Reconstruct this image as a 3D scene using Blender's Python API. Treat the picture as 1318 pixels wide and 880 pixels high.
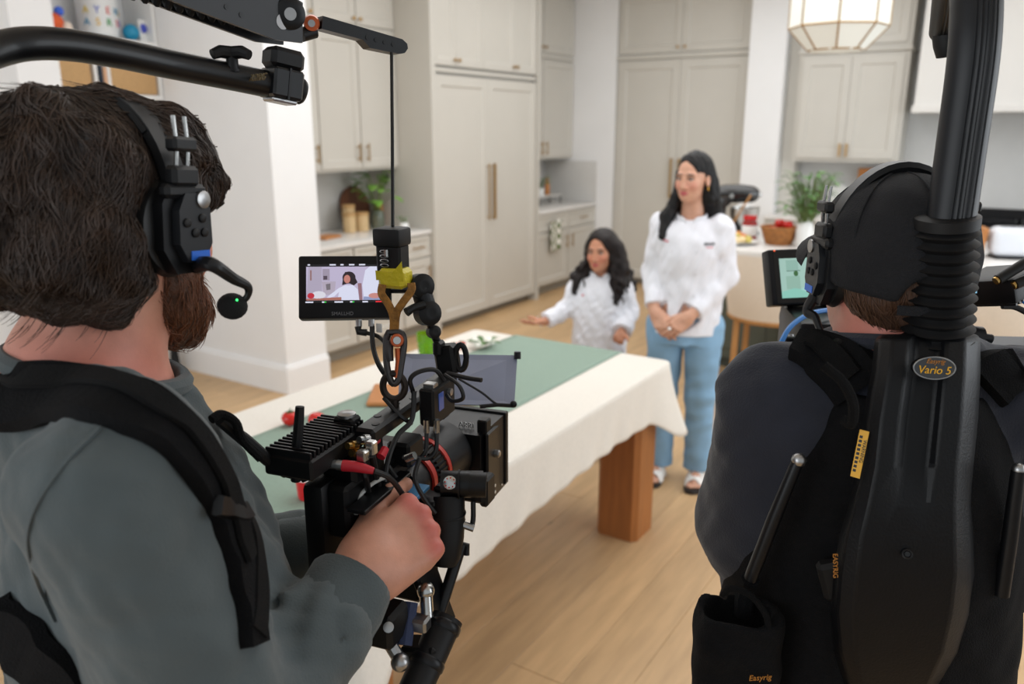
import bpy, bmesh, math, random
import numpy as np
from mathutils import Vector, Matrix, Euler

for o in list(bpy.data.objects):
    bpy.data.objects.remove(o)
SC = bpy.context.scene
COL = SC.collection
PI = math.pi
random.seed(7)
RNG = np.random.default_rng(7)

# ------------------------------------------------------------------ camera
FPX = 1025.1
PITCH = math.atan(274 / FPX)
AZ = math.radians(32.9)
CAMPOS = Vector((0, 0, 1.70))
cam_d = bpy.data.cameras.new('camera')
cam = bpy.data.objects.new('camera', cam_d)
COL.objects.link(cam)
cam.location = CAMPOS
cam.rotation_euler = (PI / 2 - PITCH, 0, AZ)
cam_d.sensor_width = 36
cam_d.lens = 28
cam_d.clip_start = 0.05
cam_d.dof.use_dof = True
cam_d.dof.focus_distance = 1.02
cam_d.dof.aperture_fstop = 4.2
SC.camera = cam

# ------------------------------------------------------------------ world, lights, exposure
W = bpy.data.worlds.new('daylight')
SC.world = W
W.use_nodes = True
W.node_tree.nodes['Background'].inputs[0].default_value = (0.90, 0.96, 1.0, 1)
W.node_tree.nodes['Background'].inputs[1].default_value = 0.60

def area(name, loc, rot, sx, sy, power, color=(1, 1, 1)):
    l = bpy.data.lights.new(name, 'AREA')
    l.shape = 'RECTANGLE'; l.size = sx; l.size_y = sy; l.energy = power; l.color = color
    o = bpy.data.objects.new(name, l)
    COL.objects.link(o)
    o.location = loc; o.rotation_euler = rot
    return o

# assumed, unmodelled windows on the open right side of the kitchen; added lights above and behind
area('assumed_window_light', (3.6, 4.2, 1.9), (0, math.radians(90), 0), 2.6, 5.0, 125, (0.90, 0.95, 1.0))  # bare area light; windows on this side are assumed, none is built
area('ceiling_fill_light', (-1.6, 4.6, 3.12), (0, 0, 0), 4.2, 5.2, 135, (0.96, 0.98, 1.0))  # broad added light standing in for unseen ceiling lamps
area('rear_fill_light', (-2.6, -3.2, 1.9), (math.radians(90), 0, 0), 4.5, 2.4, 92, (0.93, 0.97, 1.0))  # added soft light behind the camera, lifts the dark left pier
vs = SC.view_settings
vs.view_transform = 'Standard'
vs.look = 'None'
vs.gamma = 1
vs.use_curve_mapping = False
vs.exposure = -0.05

# ------------------------------------------------------------------ helpers
def lin(r, g, b):
    f = lambda c: (c / 255) / 12.92 if c / 255 <= 0.04045 else ((c / 255 + 0.055) / 1.055) ** 2.4
    return (f(r), f(g), f(b), 1.0)

MATS = {}
def mat(name, rgb, rough=0.5, metal=0.0, var=0.0, vscale=8.0, bump=0.0, bscale=120.0, stretch=(1, 1, 1),
        spec=0.5, emit=0.0, trans=0.0, sheen=0.0, coat=0.0, attr=None, objrand=0.0, sss=0.0, coords='Object'):
    """procedural material: base colour, noise variation, fine bump"""
    if name in MATS:
        return MATS[name]
    m = bpy.data.materials.new(name)
    m.use_nodes = True
    nt = m.node_tree; N = nt.nodes; L = nt.links
    b = N['Principled BSDF']
    c = lin(*rgb)
    b.inputs['Base Color'].default_value = c
    b.inputs['Roughness'].default_value = rough
    b.inputs['Metallic'].default_value = metal
    b.inputs['Specular IOR Level'].default_value = spec
    b.inputs['Transmission Weight'].default_value = trans
    b.inputs['Sheen Weight'].default_value = sheen
    b.inputs['Coat Weight'].default_value = coat
    if sss:
        b.inputs['Subsurface Weight'].default_value = sss
        b.inputs['Subsurface Radius'].default_value = (0.012, 0.005, 0.003)
        b.inputs['Subsurface Scale'].default_value = 0.6
    if emit:
        b.inputs['Emission Color'].default_value = c
        b.inputs['Emission Strength'].default_value = emit
    m.diffuse_color = c
    tc = None
    if var or bump or objrand:
        tc = N.new('ShaderNodeTexCoord')
        mp = N.new('ShaderNodeMapping')
        mp.inputs['Scale'].default_value = stretch
        L.new(tc.outputs[coords], mp.inputs['Vector'])
    src = None
    if attr:
        at = N.new('ShaderNodeVertexColor'); at.layer_name = attr
        src = at.outputs['Color']
        L.new(src, b.inputs['Base Color'])
    if var:
        nz = N.new('ShaderNodeTexNoise'); nz.inputs['Scale'].default_value = vscale
        nz.inputs['Detail'].default_value = 5
        L.new(mp.outputs[0], nz.inputs['Vector'])
        mr = N.new('ShaderNodeMapRange')
        mr.inputs['From Min'].default_value = 0.3; mr.inputs['From Max'].default_value = 0.7
        mr.inputs['To Min'].default_value = 1 - var; mr.inputs['To Max'].default_value = 1 + var
        L.new(nz.outputs['Fac'], mr.inputs['Value'])
        mx = N.new('ShaderNodeMix'); mx.data_type = 'RGBA'; mx.blend_type = 'MULTIPLY'
        mx.inputs['Factor'].default_value = 1
        if src is None:
            mx.inputs['A'].default_value = c
        else:
            L.new(src, mx.inputs['A'])
        L.new(mr.outputs[0], mx.inputs['B'])
        L.new(mx.outputs['Result'], b.inputs['Base Color'])
        src = mx.outputs['Result']
    if objrand:
        oi = N.new('ShaderNodeObjectInfo')
        mr = N.new('ShaderNodeMapRange')
        mr.inputs['To Min'].default_value = 1 - objrand; mr.inputs['To Max'].default_value = 1 + objrand
        L.new(oi.outputs['Random'], mr.inputs['Value'])
        mx = N.new('ShaderNodeMix'); mx.data_type = 'RGBA'; mx.blend_type = 'MULTIPLY'
        mx.inputs['Factor'].default_value = 1
        if src is None:
            mx.inputs['A'].default_value = c
        else:
            L.new(src, mx.inputs['A'])
        L.new(mr.outputs[0], mx.inputs['B'])
        L.new(mx.outputs['Result'], b.inputs['Base Color'])
    if bump:
        nb = N.new('ShaderNodeTexNoise'); nb.inputs['Scale'].default_value = bscale
        nb.inputs['Detail'].default_value = 3
        L.new(mp.outputs[0], nb.inputs['Vector'])
        bp = N.new('ShaderNodeBump'); bp.inputs['Strength'].default_value = bump
        bp.inputs['Distance'].default_value = 0.004
        L.new(nb.outputs['Fac'], bp.inputs['Height'])
        L.new(bp.outputs[0], b.inputs['Normal'])
    MATS[name] = m
    return m

def tag(o, label=None, cat=None, group=None, kind=None):
    if label: o['label'] = label
    if cat: o['category'] = cat
    if group: o['group'] = group
    if kind: o['kind'] = kind
    return o

def empty(name, loc, label, cat, group=None, rz=0.0):
    o = bpy.data.objects.new(name, None)
    COL.objects.link(o)
    o.location = loc
    o.rotation_euler = (0, 0, rz)
    o.empty_display_size = 0.05
    return tag(o, label, cat, group)

def frame(origin, fwd, up=(0, 0, 1)):
    """matrix with x = right, y = forward, z = up"""
    y = Vector(fwd).normalized()
    x = y.cross(Vector(up)).normalized()
    z = x.cross(y).normalized()
    m = Matrix((x, y, z)).transposed().to_4x4()
    m.translation = Vector(origin)
    return m

ID = Matrix.Identity(4)

class MB:
    """mesh builder; shapes are given in the builder's own frame M"""
    def __init__(s, M=ID):
        s.bm = bmesh.new(); s.M = M
    def _new(s, verts, M2):
        for v in verts:
            v.co = s.M @ (M2 @ v.co)
    def box(s, c, d, rot=(0, 0, 0), bev=0.0, seg=1, taper=None):
        r = bmesh.ops.create_cube(s.bm, size=1)
        vs_ = r['verts']
        for v in vs_:
            v.co = Vector((v.co.x * d[0], v.co.y * d[1], v.co.z * d[2]))
            if taper and v.co.z > 0:
                v.co.x *= taper[0]; v.co.y *= taper[1]
        if bev:
            es = list({e for v in vs_ for e in v.link_edges})
            rb = bmesh.ops.bevel(s.bm, geom=es, offset=min(bev, min(d) * 0.49), segments=seg, affect='EDGES', profile=0.5)
            vs_ = list({v for f in rb['faces'] for v in f.verts} | {v for v in vs_ if v.is_valid})
        M2 = Matrix.Translation(Vector(c)) @ Euler(rot).to_matrix().to_4x4()
        s._new(vs_, M2)
        return s
    def bar(s, p0, p1, w, h, bev=0.0, up=(0, 0, 1)):
        p0 = Vector(p0); p1 = Vector(p1)
        d = p1 - p0
        if abs(d.normalized().dot(Vector(up).normalized())) > 0.99:
            up = (1, 0, 0)
        fr = frame((p0 + p1) / 2, d, up)
        old = s.M; s.M = old @ fr
        s.box((0, 0, 0), (w, d.length, h), bev=bev)
        s.M = old
        return s
    def cyl(s, p0, p1, r0, r1=None, n=16, caps=True):
        return s.tube([p0, p1], [r0, r0 if r1 is None else r1], n, caps)
    def tube(s, pts, r, n=10, caps=True, closed=False):
        pts = [Vector(p) for p in pts]
        k = len(pts)
        rs = list(r) if hasattr(r, '__len__') else [r] * k
        rings = []
        ref = None
        for i, p in enumerate(pts):
            if closed:
                t = (pts[(i + 1) % k] - pts[i - 1])
            else:
                t = (pts[min(i + 1, k - 1)] - pts[max(i - 1, 0)])
            t = t.normalized() if t.length > 1e-9 else Vector((0, 0, 1))
            if ref is None:
                ref = Vector((0, 0, 1)) if abs(t.z) < 0.9 else Vector((1, 0, 0))
            u = (ref - t * ref.dot(t)).normalized(); ref = u
            w = t.cross(u)
            ring = []
            for j in range(n):
                a = 2 * PI * (j + 0.5) / n
                ring.append(s.bm.verts.new(s.M @ (p + (u * math.cos(a) + w * math.sin(a)) * rs[i])))
            rings.append(ring)
        m = k if closed else k - 1
        for i in range(m):
            A = rings[i]; B = rings[(i + 1) % k]
            for j in range(n):
                s.bm.faces.new((A[j], A[(j + 1) % n], B[(j + 1) % n], B[j]))
        if caps and not closed:
            s.bm.faces.new(rings[0][::-1]); s.bm.faces.new(rings[-1])
        return s
    def lathe(s, prof, c=(0, 0, 0), axis=(0, 0, 1), n=24, sx=1.0, sy=1.0):
        """prof: list of (radius, height) along axis from c"""
        ax = Vector(axis).normalized()
        ref = Vector((1, 0, 0)) if abs(ax.x) < 0.9 else Vector((0, 1, 0))
        u = (ref - ax * ref.dot(ax)).normalized(); w = ax.cross(u)
        rings = []
        for r, h in prof:
            if r < 1e-6:
                rings.append([s.bm.verts.new(s.M @ (Vector(c) + ax * h))])
            else:
                rings.append([s.bm.verts.new(s.M @ (Vector(c) + ax * h + u * (math.cos(2 * PI * j / n) * r * sx) + w * (math.sin(2 * PI * j / n) * r * sy))) for j in range(n)])
        for A, B in zip(rings[:-1], rings[1:]):
            if len(A) == 1 and len(B) == 1:
                continue
            for j in range(n):
                j2 = (j + 1) % n
                if len(A) == 1: s.bm.faces.new((A[0], B[j2], B[j]))
                elif len(B) == 1: s.bm.faces.new((A[j], A[j2], B[0]))
                else: s.bm.faces.new((A[j], A[j2], B[j2], B[j]))
        if len(rings[0]) > 1: s.bm.faces.new(rings[0][::-1])
        if len(rings[-1]) > 1: s.bm.faces.new(rings[-1])
        return s
    def ball(s, c, r, n=12, M2=None):
        rr = r if hasattr(r, '__len__') else (r, r, r)
        x = bmesh.ops.create_uvsphere(s.bm, u_segments=n, v_segments=max(6, n * 2 // 3), radius=1)
        for v in x['verts']:
            v.co = Vector((v.co.x * rr[0], v.co.y * rr[1], v.co.z * rr[2]))
        s._new(x['verts'], Matrix.Translation(Vector(c)) @ (M2 or ID))
        return s
    def prism(s, poly, z0, z1, M2=None, inset=None):
        """poly in local xy, extruded z0..z1, placed by M2"""
        M2 = M2 or ID
        a = [s.bm.verts.new(s.M @ (M2 @ Vector((x, y, z0)))) for x, y in poly]
        b = [s.bm.verts.new(s.M @ (M2 @ Vector((x, y, z1)))) for x, y in poly]
        n = len(poly)
        for i in range(n):
            s.bm.faces.new((a[i], a[(i + 1) % n], b[(i + 1) % n], b[i]))
        s.bm.faces.new(a[::-1]); s.bm.faces.new(b)
        return s
    def ribbon(s, pts, ws, nrm, th):
        """flat strap following pts; ws widths; nrm per-point normals"""
        pts = [Vector(p) for p in pts]; k = len(pts)
        if not hasattr(ws, '__len__'): ws = [ws] * k
        rings = []
        for i, p in enumerate(pts):
            t = (pts[min(i + 1, k - 1)] - pts[max(i - 1, 0)]).normalized()
            nn = Vector(nrm[i] if isinstance(nrm, list) else nrm)
            nn = (nn - t * nn.dot(t)).normalized()
            sd = t.cross(nn)
            w = ws[i] / 2
            q = []
            for a, b in ((-1, -.5), (-.86, .5), (.86, .5), (1, -.5), (.86, -1), (-.86, -1)):
                q.append(s.bm.verts.new(s.M @ (p + sd * (a * w) + nn * (b * th))))
            rings.append(q)
        for A, B in zip(rings[:-1], rings[1:]):
            for j in range(6):
                s.bm.faces.new((A[j], A[(j + 1) % 6], B[(j + 1) % 6], B[j]))
        s.bm.faces.new(rings[0][::-1]); s.bm.faces.new(rings[-1])
        return s
    def raw(s, V, F, M2=None):
        M2 = M2 or ID
        vs_ = [s.bm.verts.new(s.M @ (M2 @ Vector(v))) for v in V]
        for f in F:
            try: s.bm.faces.new([vs_[i] for i in f])
            except ValueError: pass
        return s
    def build(s, name, m, parent=None, smooth=35, label=None, kind=None):
        bmesh.ops.recalc_face_normals(s.bm, faces=s.bm.faces)
        if parent is not None:
            mi = parent_matrix(parent).inverted()
            s.bm.transform(mi)
        me = bpy.data.meshes.new(name)
        s.bm.to_mesh(me); s.bm.free()
        return link(name, me, m, parent, smooth, label, kind)

def parent_matrix(o):
    m = Matrix.LocRotScale(o.location, o.rotation_euler, o.scale)
    return parent_matrix(o.parent) @ m if o.parent else m

def link(name, me, m, parent=None, smooth=35, label=None, kind=None):
    o = bpy.data.objects.new(name, me)
    COL.objects.link(o)
    for x in (m if isinstance(m, (list, tuple)) else [m]):
        me.materials.append(x)
    if smooth:
        me.polygons.foreach_set('use_smooth', np.ones(len(me.polygons), dtype=bool))
        try: me.set_sharp_from_angle(angle=math.radians(smooth))
        except Exception: pass
    if parent is not None:
        o.parent = parent
    if label: o['label'] = label
    if kind: o['kind'] = kind
    return o

def copy_tree(o, parent=None, loc=None):
    c = o.copy(); COL.objects.link(c)
    c.parent = parent
    if loc is not None: c.location = loc
    for ch in list(o.children):
        copy_tree(ch, c)
    return c

HD = Vector((-math.sin(AZ), math.cos(AZ), 0)); RT = Vector((math.cos(AZ), math.sin(AZ), 0)); UPV = Vector((0, 0, 1))
FW = HD * math.cos(PITCH) - UPV * math.sin(PITCH); CU = HD * math.sin(PITCH) + UPV * math.cos(PITCH)
def P(x, y, t):
    """world point seen at pixel (x, y) of the 1318x880 photo at depth t metres"""
    return CAMPOS + (FW + RT * ((x - 659) / FPX) - CU * ((y - 440) / FPX)) * t
def bez(pts, n=8):
    """Catmull-Rom through pts"""
    pts = [Vector(p) for p in pts]
    out = []
    q = [pts[0] * 2 - pts[1]] + pts + [pts[-1] * 2 - pts[-2]]
    for i in range(1, len(q) - 2):
        a, b, c, d = q[i - 1:i + 3]
        for j in range(n):
            t = j / n
            out.append(0.5 * ((2 * b) + (c - a) * t + (2 * a - 5 * b + 4 * c - d) * t * t + (3 * b - a - 3 * c + d) * t ** 3))
    out.append(pts[-1])
    return out

# ------------------------------------------------------------------ materials
M_wall = mat('wall_paint', (238, 238, 238), 0.7, var=0.015, vscale=3, bump=0.05, bscale=60)
M_ceil = mat('ceiling_paint', (238, 237, 235), 0.8, var=0.01, vscale=2)
M_cab = mat('cabinet_paint', (200, 196, 187), 0.45, var=0.015, vscale=4)
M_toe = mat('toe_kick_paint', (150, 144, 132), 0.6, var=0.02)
M_brass = mat('brushed_brass', (176, 142, 92), 0.35, metal=0.9, var=0.05, vscale=60)
M_quartz = mat('white_quartz', (226, 223, 219), 0.25, var=0.03, vscale=6)
M_tile = mat('backsplash_stone', (205, 203, 199), 0.35, var=0.03, vscale=5)
M_green = mat('island_green_paint', (84, 90, 80), 0.5, var=0.03)
M_black = mat('black_plastic', (10, 10, 12), 0.42, spec=.35, var=0.12, vscale=40)
M_blackm = mat('black_anodised_metal', (13, 14, 17), 0.38, metal=0.2, spec=.4, var=0.15, vscale=60)
M_rubber = mat('black_rubber', (11, 11, 13), 0.55, spec=.35, var=0.1)
M_webb = mat('black_webbing', (9, 9, 10), 0.9, spec=.2, var=0.2, vscale=200, bump=0.6, bscale=700)
M_steel = mat('polished_steel', (190, 190, 188), 0.25, metal=1.0, var=0.05)
M_alu = mat('bare_aluminium', (170, 170, 170), 0.35, metal=1.0, var=0.08, vscale=50)
M_oak = mat('oak_wood', (176, 128, 76), 0.5, var=0.16, vscale=5, stretch=(9, 9, 0.9), bump=0.08, bscale=40)
M_white = mat('white_glaze', (238, 238, 236), 0.25, var=0.01)
M_red = mat('glossy_red', (196, 30, 28), 0.25, var=0.1, vscale=20)
M_leaf = mat('leaf_green', (84, 132, 48), 0.45, var=0.3, vscale=30, objrand=0.25)
# ================================================================== the room
# floor: boards run along +Y
fl = MB().box((-0.6, 3.2, -0.06), (10.2, 13.0, 0.1)).build('floor', mat('subfloor', (120, 96, 66), 0.8, var=0.1), smooth=0)
tag(fl, kind='structure')
fx0 = -5.6
# plank material with grain along y
mpl = mat('oak_plank', (196, 162, 120), 0.42, var=0.13, vscale=3.2, stretch=(7.5, 0.9, 1), bump=0.05, bscale=30, objrand=0.085)
def knots(m):
    nt = m.node_tree; N = nt.nodes; L = nt.links
    b = N['Principled BSDF']
    src = b.inputs['Base Color'].links[0].from_socket
    tc = N.new('ShaderNodeTexCoord'); mp = N.new('ShaderNodeMapping'); mp.inputs['Scale'].default_value = (4.5, 2.1, 1)
    oi = N.new('ShaderNodeObjectInfo'); ad = N.new('ShaderNodeVectorMath')
    L.new(tc.outputs['Object'], ad.inputs[0]); L.new(oi.outputs['Location'], ad.inputs[1]); L.new(ad.outputs[0], mp.inputs['Vector'])
    vo = N.new('ShaderNodeTexVoronoi'); vo.inputs['Scale'].default_value = 1.0
    L.new(mp.outputs[0], vo.inputs['Vector'])
    mr = N.new('ShaderNodeMapRange'); mr.inputs['From Min'].default_value = 0.02; mr.inputs['From Max'].default_value = 0.075
    mr.inputs['To Min'].default_value = 0.5; mr.inputs['To Max'].default_value = 1.0
    L.new(vo.outputs['Distance'], mr.inputs['Value'])
    mx = N.new('ShaderNodeMix'); mx.data_type = 'RGBA'; mx.blend_type = 'MULTIPLY'; mx.inputs['Factor'].default_value = 1
    L.new(src, mx.inputs['A']); L.new(mr.outputs[0], mx.inputs['B']); L.new(mx.outputs['Result'], b.inputs['Base Color'])
    # decorrelate the grain of neighbouring boards
    for nn in N:
        if nn.type == 'MAPPING' and nn != mp:
            old = nn.inputs['Vector'].links[0]; L.remove(old); L.new(ad.outputs[0], nn.inputs['Vector'])
knots(mpl)
PW = 0.19
pl_me = {}
def plank_mesh(ln):
    if ln not in pl_me:
        b = MB().box((0, 0, -0.005), (PW - 0.0012, ln - 0.0015, 0.01), bev=0.0012)
        me = bpy.data.meshes.new('plank'); b.bm.to_mesh(me); b.bm.free(); me.materials.append(mpl)
        pl_me[ln] = me
    return pl_me[ln]
for i in range(38):
    x = fx0 + PW * (i + 0.5)
    y = -1.2 - random.choice((0, 0.5, 0.9, 1.4, 1.9))
    while y < 8.6:
        ln = random.choice((1.8, 2.1, 2.4))
        o = bpy.data.objects.new('plank', plank_mesh(ln)); COL.objects.link(o)
        o.parent = fl; o.location = (x, y + ln / 2, 0.0)
        y += ln

def wall(name, c, d, m=None):
    o = MB().box(c, d).build(name, m or M_wall, smooth=0)
    return tag(o, kind='structure')
XW = -4.90           # left wall plane behind the cabinets
YB = 8.27            # pantry wall plane
YR = 8.50            # wall behind range
HC = 3.16
wall('wall_left', (XW - 0.06, 6.1, HC / 2), (0.12, 4.9, HC))
wall('wall_back', (-3.25, YR + 0.34, HC / 2), (3.4, 0.1, HC))
wall('wall_back_niche', (-4.47, YB + 0.1, HC / 2), (0.94, 0.2, HC))        # white return right of the niche
wall('wall_back_range', (0.85, YR + 0.06, HC / 2), (6.1, 0.12, HC), mat('range_wall', (206, 206, 204), 0.5, var=0.02))
wall('wall_back_pier', (-2.345, 8.42, HC / 2), (0.35, 0.56, HC))
wall('wall_left_pier', (-4.66, 3.60, HC / 2), (1.36, 0.36, HC))              # end wall with baseboard
wall('wall_left_hall', (-5.36, 1.7, HC / 2), (0.12, 3.9, HC))
wall('wall_left_jamb', (-5.05, 2.52, HC / 2), (0.5, 0.24, HC))
wall('ceiling', (-0.6, 3.9, HC + 0.05), (10.2, 9.4, 0.1), M_ceil)
# baseboards with a moulded top
def baseboard(name, p0, p1, nrm, h=0.19):
    b = MB()
    p0 = Vector(p0); p1 = Vector(p1); n = Vector(nrm)
    d = (p1 - p0).normalized()
    fr = Matrix((d, n, Vector((0, 0, 1)))).transposed().to_4x4(); fr.translation = p0
    L = (p1 - p0).length
    prof = [(0, 0), (0.022, 0), (0.022, h - 0.025), (0.014, h - 0.015), (0.014, h - 0.004), (0.004, h), (0, h)]
    R = Matrix(((0, 0, 1, 0), (1, 0, 0, 0), (0, 1, 0, 0), (0, 0, 0, 1)))
    b.M = fr
    b.prism(prof, 0, L, R)
    return tag(b.build(name, M_wall, smooth=0), kind='structure')
baseboard('baseboard_left', (-5.3, 3.42, 0), (-3.959, 3.42, 0), (0, -1, 0))
baseboard('baseboard_left_end', (-3.98, 3.3985, 0), (-3.98, 3.78, 0), (1, 0, 0))
baseboard('baseboard_back', (-2.17, 8.14, 0), (-2.52, 8.14, 0), (0, -1, 0))

# ------------------------------------------------------------------ cabinets
class Run:
    """cabinet frame: u along the wall, d outwards, z up"""
    def __init__(s, kind):
        # left run faces +X with u = +Y ; back run faces -Y with u = +X
        if kind == 'left':
            s.M = Matrix(((0, 1, 0, 0), (1, 0, 0, 0), (0, 0, 1, 0), (0, 0, 0, 1)))
        else:
            s.M = Matrix(((1, 0, 0, 0), (0, -1, 0, 0), (0, 0, 1, 0), (0, 0, 0, 1)))
    def w(s, u, d, z): return s.M @ Vector((u, d, z))
LEFT = Run('left'); BACK = Run('back')

def door(run, root, u0, u1, z0, z1, d, fw=0.06, name='door', th=0.02):
    g = 0.0015
    u0 += g; u1 -= g; z0 += g; z1 -= g
    fw = min(fw, (z1 - z0) * 0.3)
    V = []; F = []
    def ring(uu0, uu1, zz0, zz1, dd):
        k = len(V)
        V.extend([(uu0, dd, zz0), (uu1, dd, zz0), (uu1, dd, zz1), (uu0, dd, zz1)])
        return [k, k + 1, k + 2, k + 3]
    rs = [ring(u0, u1, z0, z1, d), ring(u0, u1, z0, z1, d + th - 0.002), ring(u0 + .002, u1 - .002, z0 + .002, z1 - .002, d + th),
          ring(u0 + fw, u1 - fw, z0 + fw, z1 - fw, d + th), ring(u0 + fw + .009, u1 - fw - .009, z0 + fw + .009, z1 - fw - .009, d + th - 0.010)]
    F.append(rs[0][::-1])
    for A, B in zip(rs[:-1], rs[1:]):
        for j in range(4):
            F.append((A[j], A[(j + 1) % 4], B[(j + 1) % 4], B[j]))
    F.append(rs[-1])
    return MB(run.M).raw(V, F).build(name, M_cab, root, smooth=0)

def pull(run, dr, u, z0, z1, d, horiz=False, w=0.011):
    b = MB(run.M)
    st = 0.032
    if horiz:
        b.box(((u + z0) / 2, d + st, z1), (abs(z0 - u), w, w), bev=.002)
        for q in (min(u, z0) + .02, max(u, z0) - .02): b.cyl((q, d, z1), (q, d + st, z1), .005, n=8)
    else:
        b.box((u, d + st, (z0 + z1) / 2), (w, w, z1 - z0), bev=.002)
        for q in (z0 + .025, z1 - .025): b.cyl((u, d, q), (u, d + st, q), .005, n=8)
    return b.build('pull_handle', M_brass, dr, label='brass bar handle')

def knob(run, dr, u, z, d):
    b = MB(run.M)
    b.lathe([(.006, 0), (.006, .012), (.014, .016), (.015, .024), (.008, .028), (0, .028)], c=(u, d, z), axis=(0, 1, 0), n=12)
    return b.build('knob', M_brass, dr, label='small brass knob')

def cab(run, name, label, u0, u1, z0, z1, dback, dfront, group=None, toe=0.0):
    c = run.w((u0 + u1) / 2, (dback + dfront) / 2, z0)
    r = empty(name, c, label, 'cabinet', group)
    b = MB(run.M)
    if toe:
        b.box(((u0 + u1) / 2, (dback + dfront) / 2, (z0 + toe + z1) / 2), (u1 - u0, dfront - dback, z1 - z0 - toe))
        b.build('body', M_cab, r, smooth=0)
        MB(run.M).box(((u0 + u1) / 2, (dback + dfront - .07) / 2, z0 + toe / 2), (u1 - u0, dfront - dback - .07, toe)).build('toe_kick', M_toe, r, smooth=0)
    else:
        b.box(((u0 + u1) / 2, (dback + dfront) / 2, (z0 + z1) / 2), (u1 - u0, dfront - dback, z1 - z0))
        b.build('body', M_cab, r, smooth=0)
    return r

XU = -4.54; XFR = -4.18; YS = 5.24; YE = 6.93; XC = -4.22
ZT = 3.08
# left niche: base units, worktop, uppers
for i, (a, b_, lab) in enumerate(((3.785, 4.32, 'greige base cabinet at the white pier, left of the fridge'), (4.32, 4.87, 'greige base cabinet with drawer below the canisters and plant'), (4.87, YS, 'narrow greige base cabinet touching the fridge side panel'))):
    r = cab(LEFT, 'base_cabinet', lab, a, b_ - .001, 0, 0.855, XW + .002, XC, 'greige base cabinets', toe=0.1)
    dr = door(LEFT, r, a + .01, b_ - .01, 0.67, 0.845, XC, .03, name='drawer')
    pull(LEFT, dr, (a + b_) / 2 - .07, (a + b_) / 2 + .07, .76, XC + .02, horiz=True)
    dd = door(LEFT, r, a + .01, b_ - .01, 0.115, 0.66, XC)
    pull(LEFT, dd, b_ - .06, .46, .6, XC + .02)
def slab(name, label, run, u0, u1, d0, d1, z0, z1, cat='worktop', m=None):
    o = MB(run.M).box(((u0 + u1) / 2, (d0 + d1) / 2, (z0 + z1) / 2), (u1 - u0, d1 - d0, z1 - z0), bev=.004, seg=2).build(name, m or M_quartz)
    return tag(o, label, cat)
slab('worktop', 'white stone worktop holding canisters and a leafy potted plant', LEFT, 3.785, YS - .001, XW + .002, XC + .03, .856, .89)
slab('backsplash', 'pale stone backsplash behind the canisters', LEFT, 3.785, YS - .001, XW + .001, XW + .016, .891, 1.379, cat='backsplash', m=M_tile)
ups = [(3.785, 4.36), (4.36, 4.80), (4.80, YS)]
for i, (a, b_) in enumerate(ups):
    lab = ('greige wall cabinet beside the white pier, partly hidden by it', 'middle greige wall cabinet above the wooden canisters', 'greige wall cabinet above the potted plant by the fridge panel')[i]
    r = cab(LEFT, 'wall_cabinet', lab, a, b_ - .001, 1.38, 2.42, XW + .002, XU, 'greige wall cabinets')
    dd = door(LEFT, r, a + .004, b_ - .004, 1.40, 2.40, XU)
    pull(LEFT, dd, (b_ - .05) if i < 2 else a + .05, 1.45, 1.59, XU + .02)
    r2 = cab(LEFT, 'top_cabinet', ('short greige top cabinet touching the white pier', 'short greige top cabinet over the canister cabinet', 'short greige top cabinet beside the fridge panel')[i], a, b_ - .001, 2.45, ZT, XW + .002, XU, 'greige top cabinets')
    dd = door(LEFT, r2, a + .004, b_ - .004, 2.47, ZT - .03, XU)
    knob(LEFT, dd, (b_ - .035) if i < 2 else a + .035, 2.51, XU + .02)
MB(LEFT.M).box(((3.785 + YS) / 2, (XW + XU) / 2 + .006, 2.435), (YS - 3.785 - .002, XU - XW + .03, .028), bev=.004).build('trim_1', M_cab, smooth=0)['kind'] = 'structure'

# fridge tower
r = empty('fridge_cabinet', LEFT.w((YS + YE) / 2, (XW + XFR) / 2, 0), 'tall greige built-in fridge tower with two panel doors and brass pull', 'fridge')
MB(LEFT.M).box((YS + .03, (XW + XFR) / 2 + .012, ZT / 2), (.06, XFR - XW + .02, ZT)).build('side_panel', M_cab, r, smooth=0)
MB(LEFT.M).box((YE - .02, (XW + XFR) / 2 + .012, ZT / 2), (.04, XFR - XW + .02, ZT)).build('side_panel', M_cab, r, smooth=0)
ym = 6.06
MB(LEFT.M).box(((YS + YE) / 2, (XW + XFR) / 2 - .02, (.09 + ZT) / 2), (YE - YS - .12, XFR - XW - .03, ZT - .09)).build('body', M_cab, r, smooth=0)
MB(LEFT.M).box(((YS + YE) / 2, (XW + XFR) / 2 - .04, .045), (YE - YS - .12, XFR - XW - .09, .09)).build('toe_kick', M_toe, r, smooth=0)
d1 = door(LEFT, r, YS + .068, ym, .075, 2.125, XFR - .012, .08)
d2 = door(LEFT, r, ym, YE - .048, .075, 2.125, XFR - .012, .08)
pull(LEFT, d2, ym + .055, .9, 1.40, XFR + .008, w=.022)
pull(LEFT, d1, ym - .03, .9, 1.40, XFR + .008, w=.012)
MB(LEFT.M).box(((YS + YE) / 2, XFR - .012, 2.165), (YE - YS - .12, .03, .03)).build('rail', M_cab, r, smooth=0)
tops = [(YS + .068, 5.60), (5.60, 5.99), (5.99, 6.50), (6.50, YE - .048)]
for i, (a, b_) in enumerate(tops):
    dd = door(LEFT, r, a, b_, 2.20, ZT - .03, XFR - .012, .055)
    knob(LEFT, dd, b_ - .03 if i in (0, 2) else a + .03, 2.25, XFR + .008)

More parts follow.
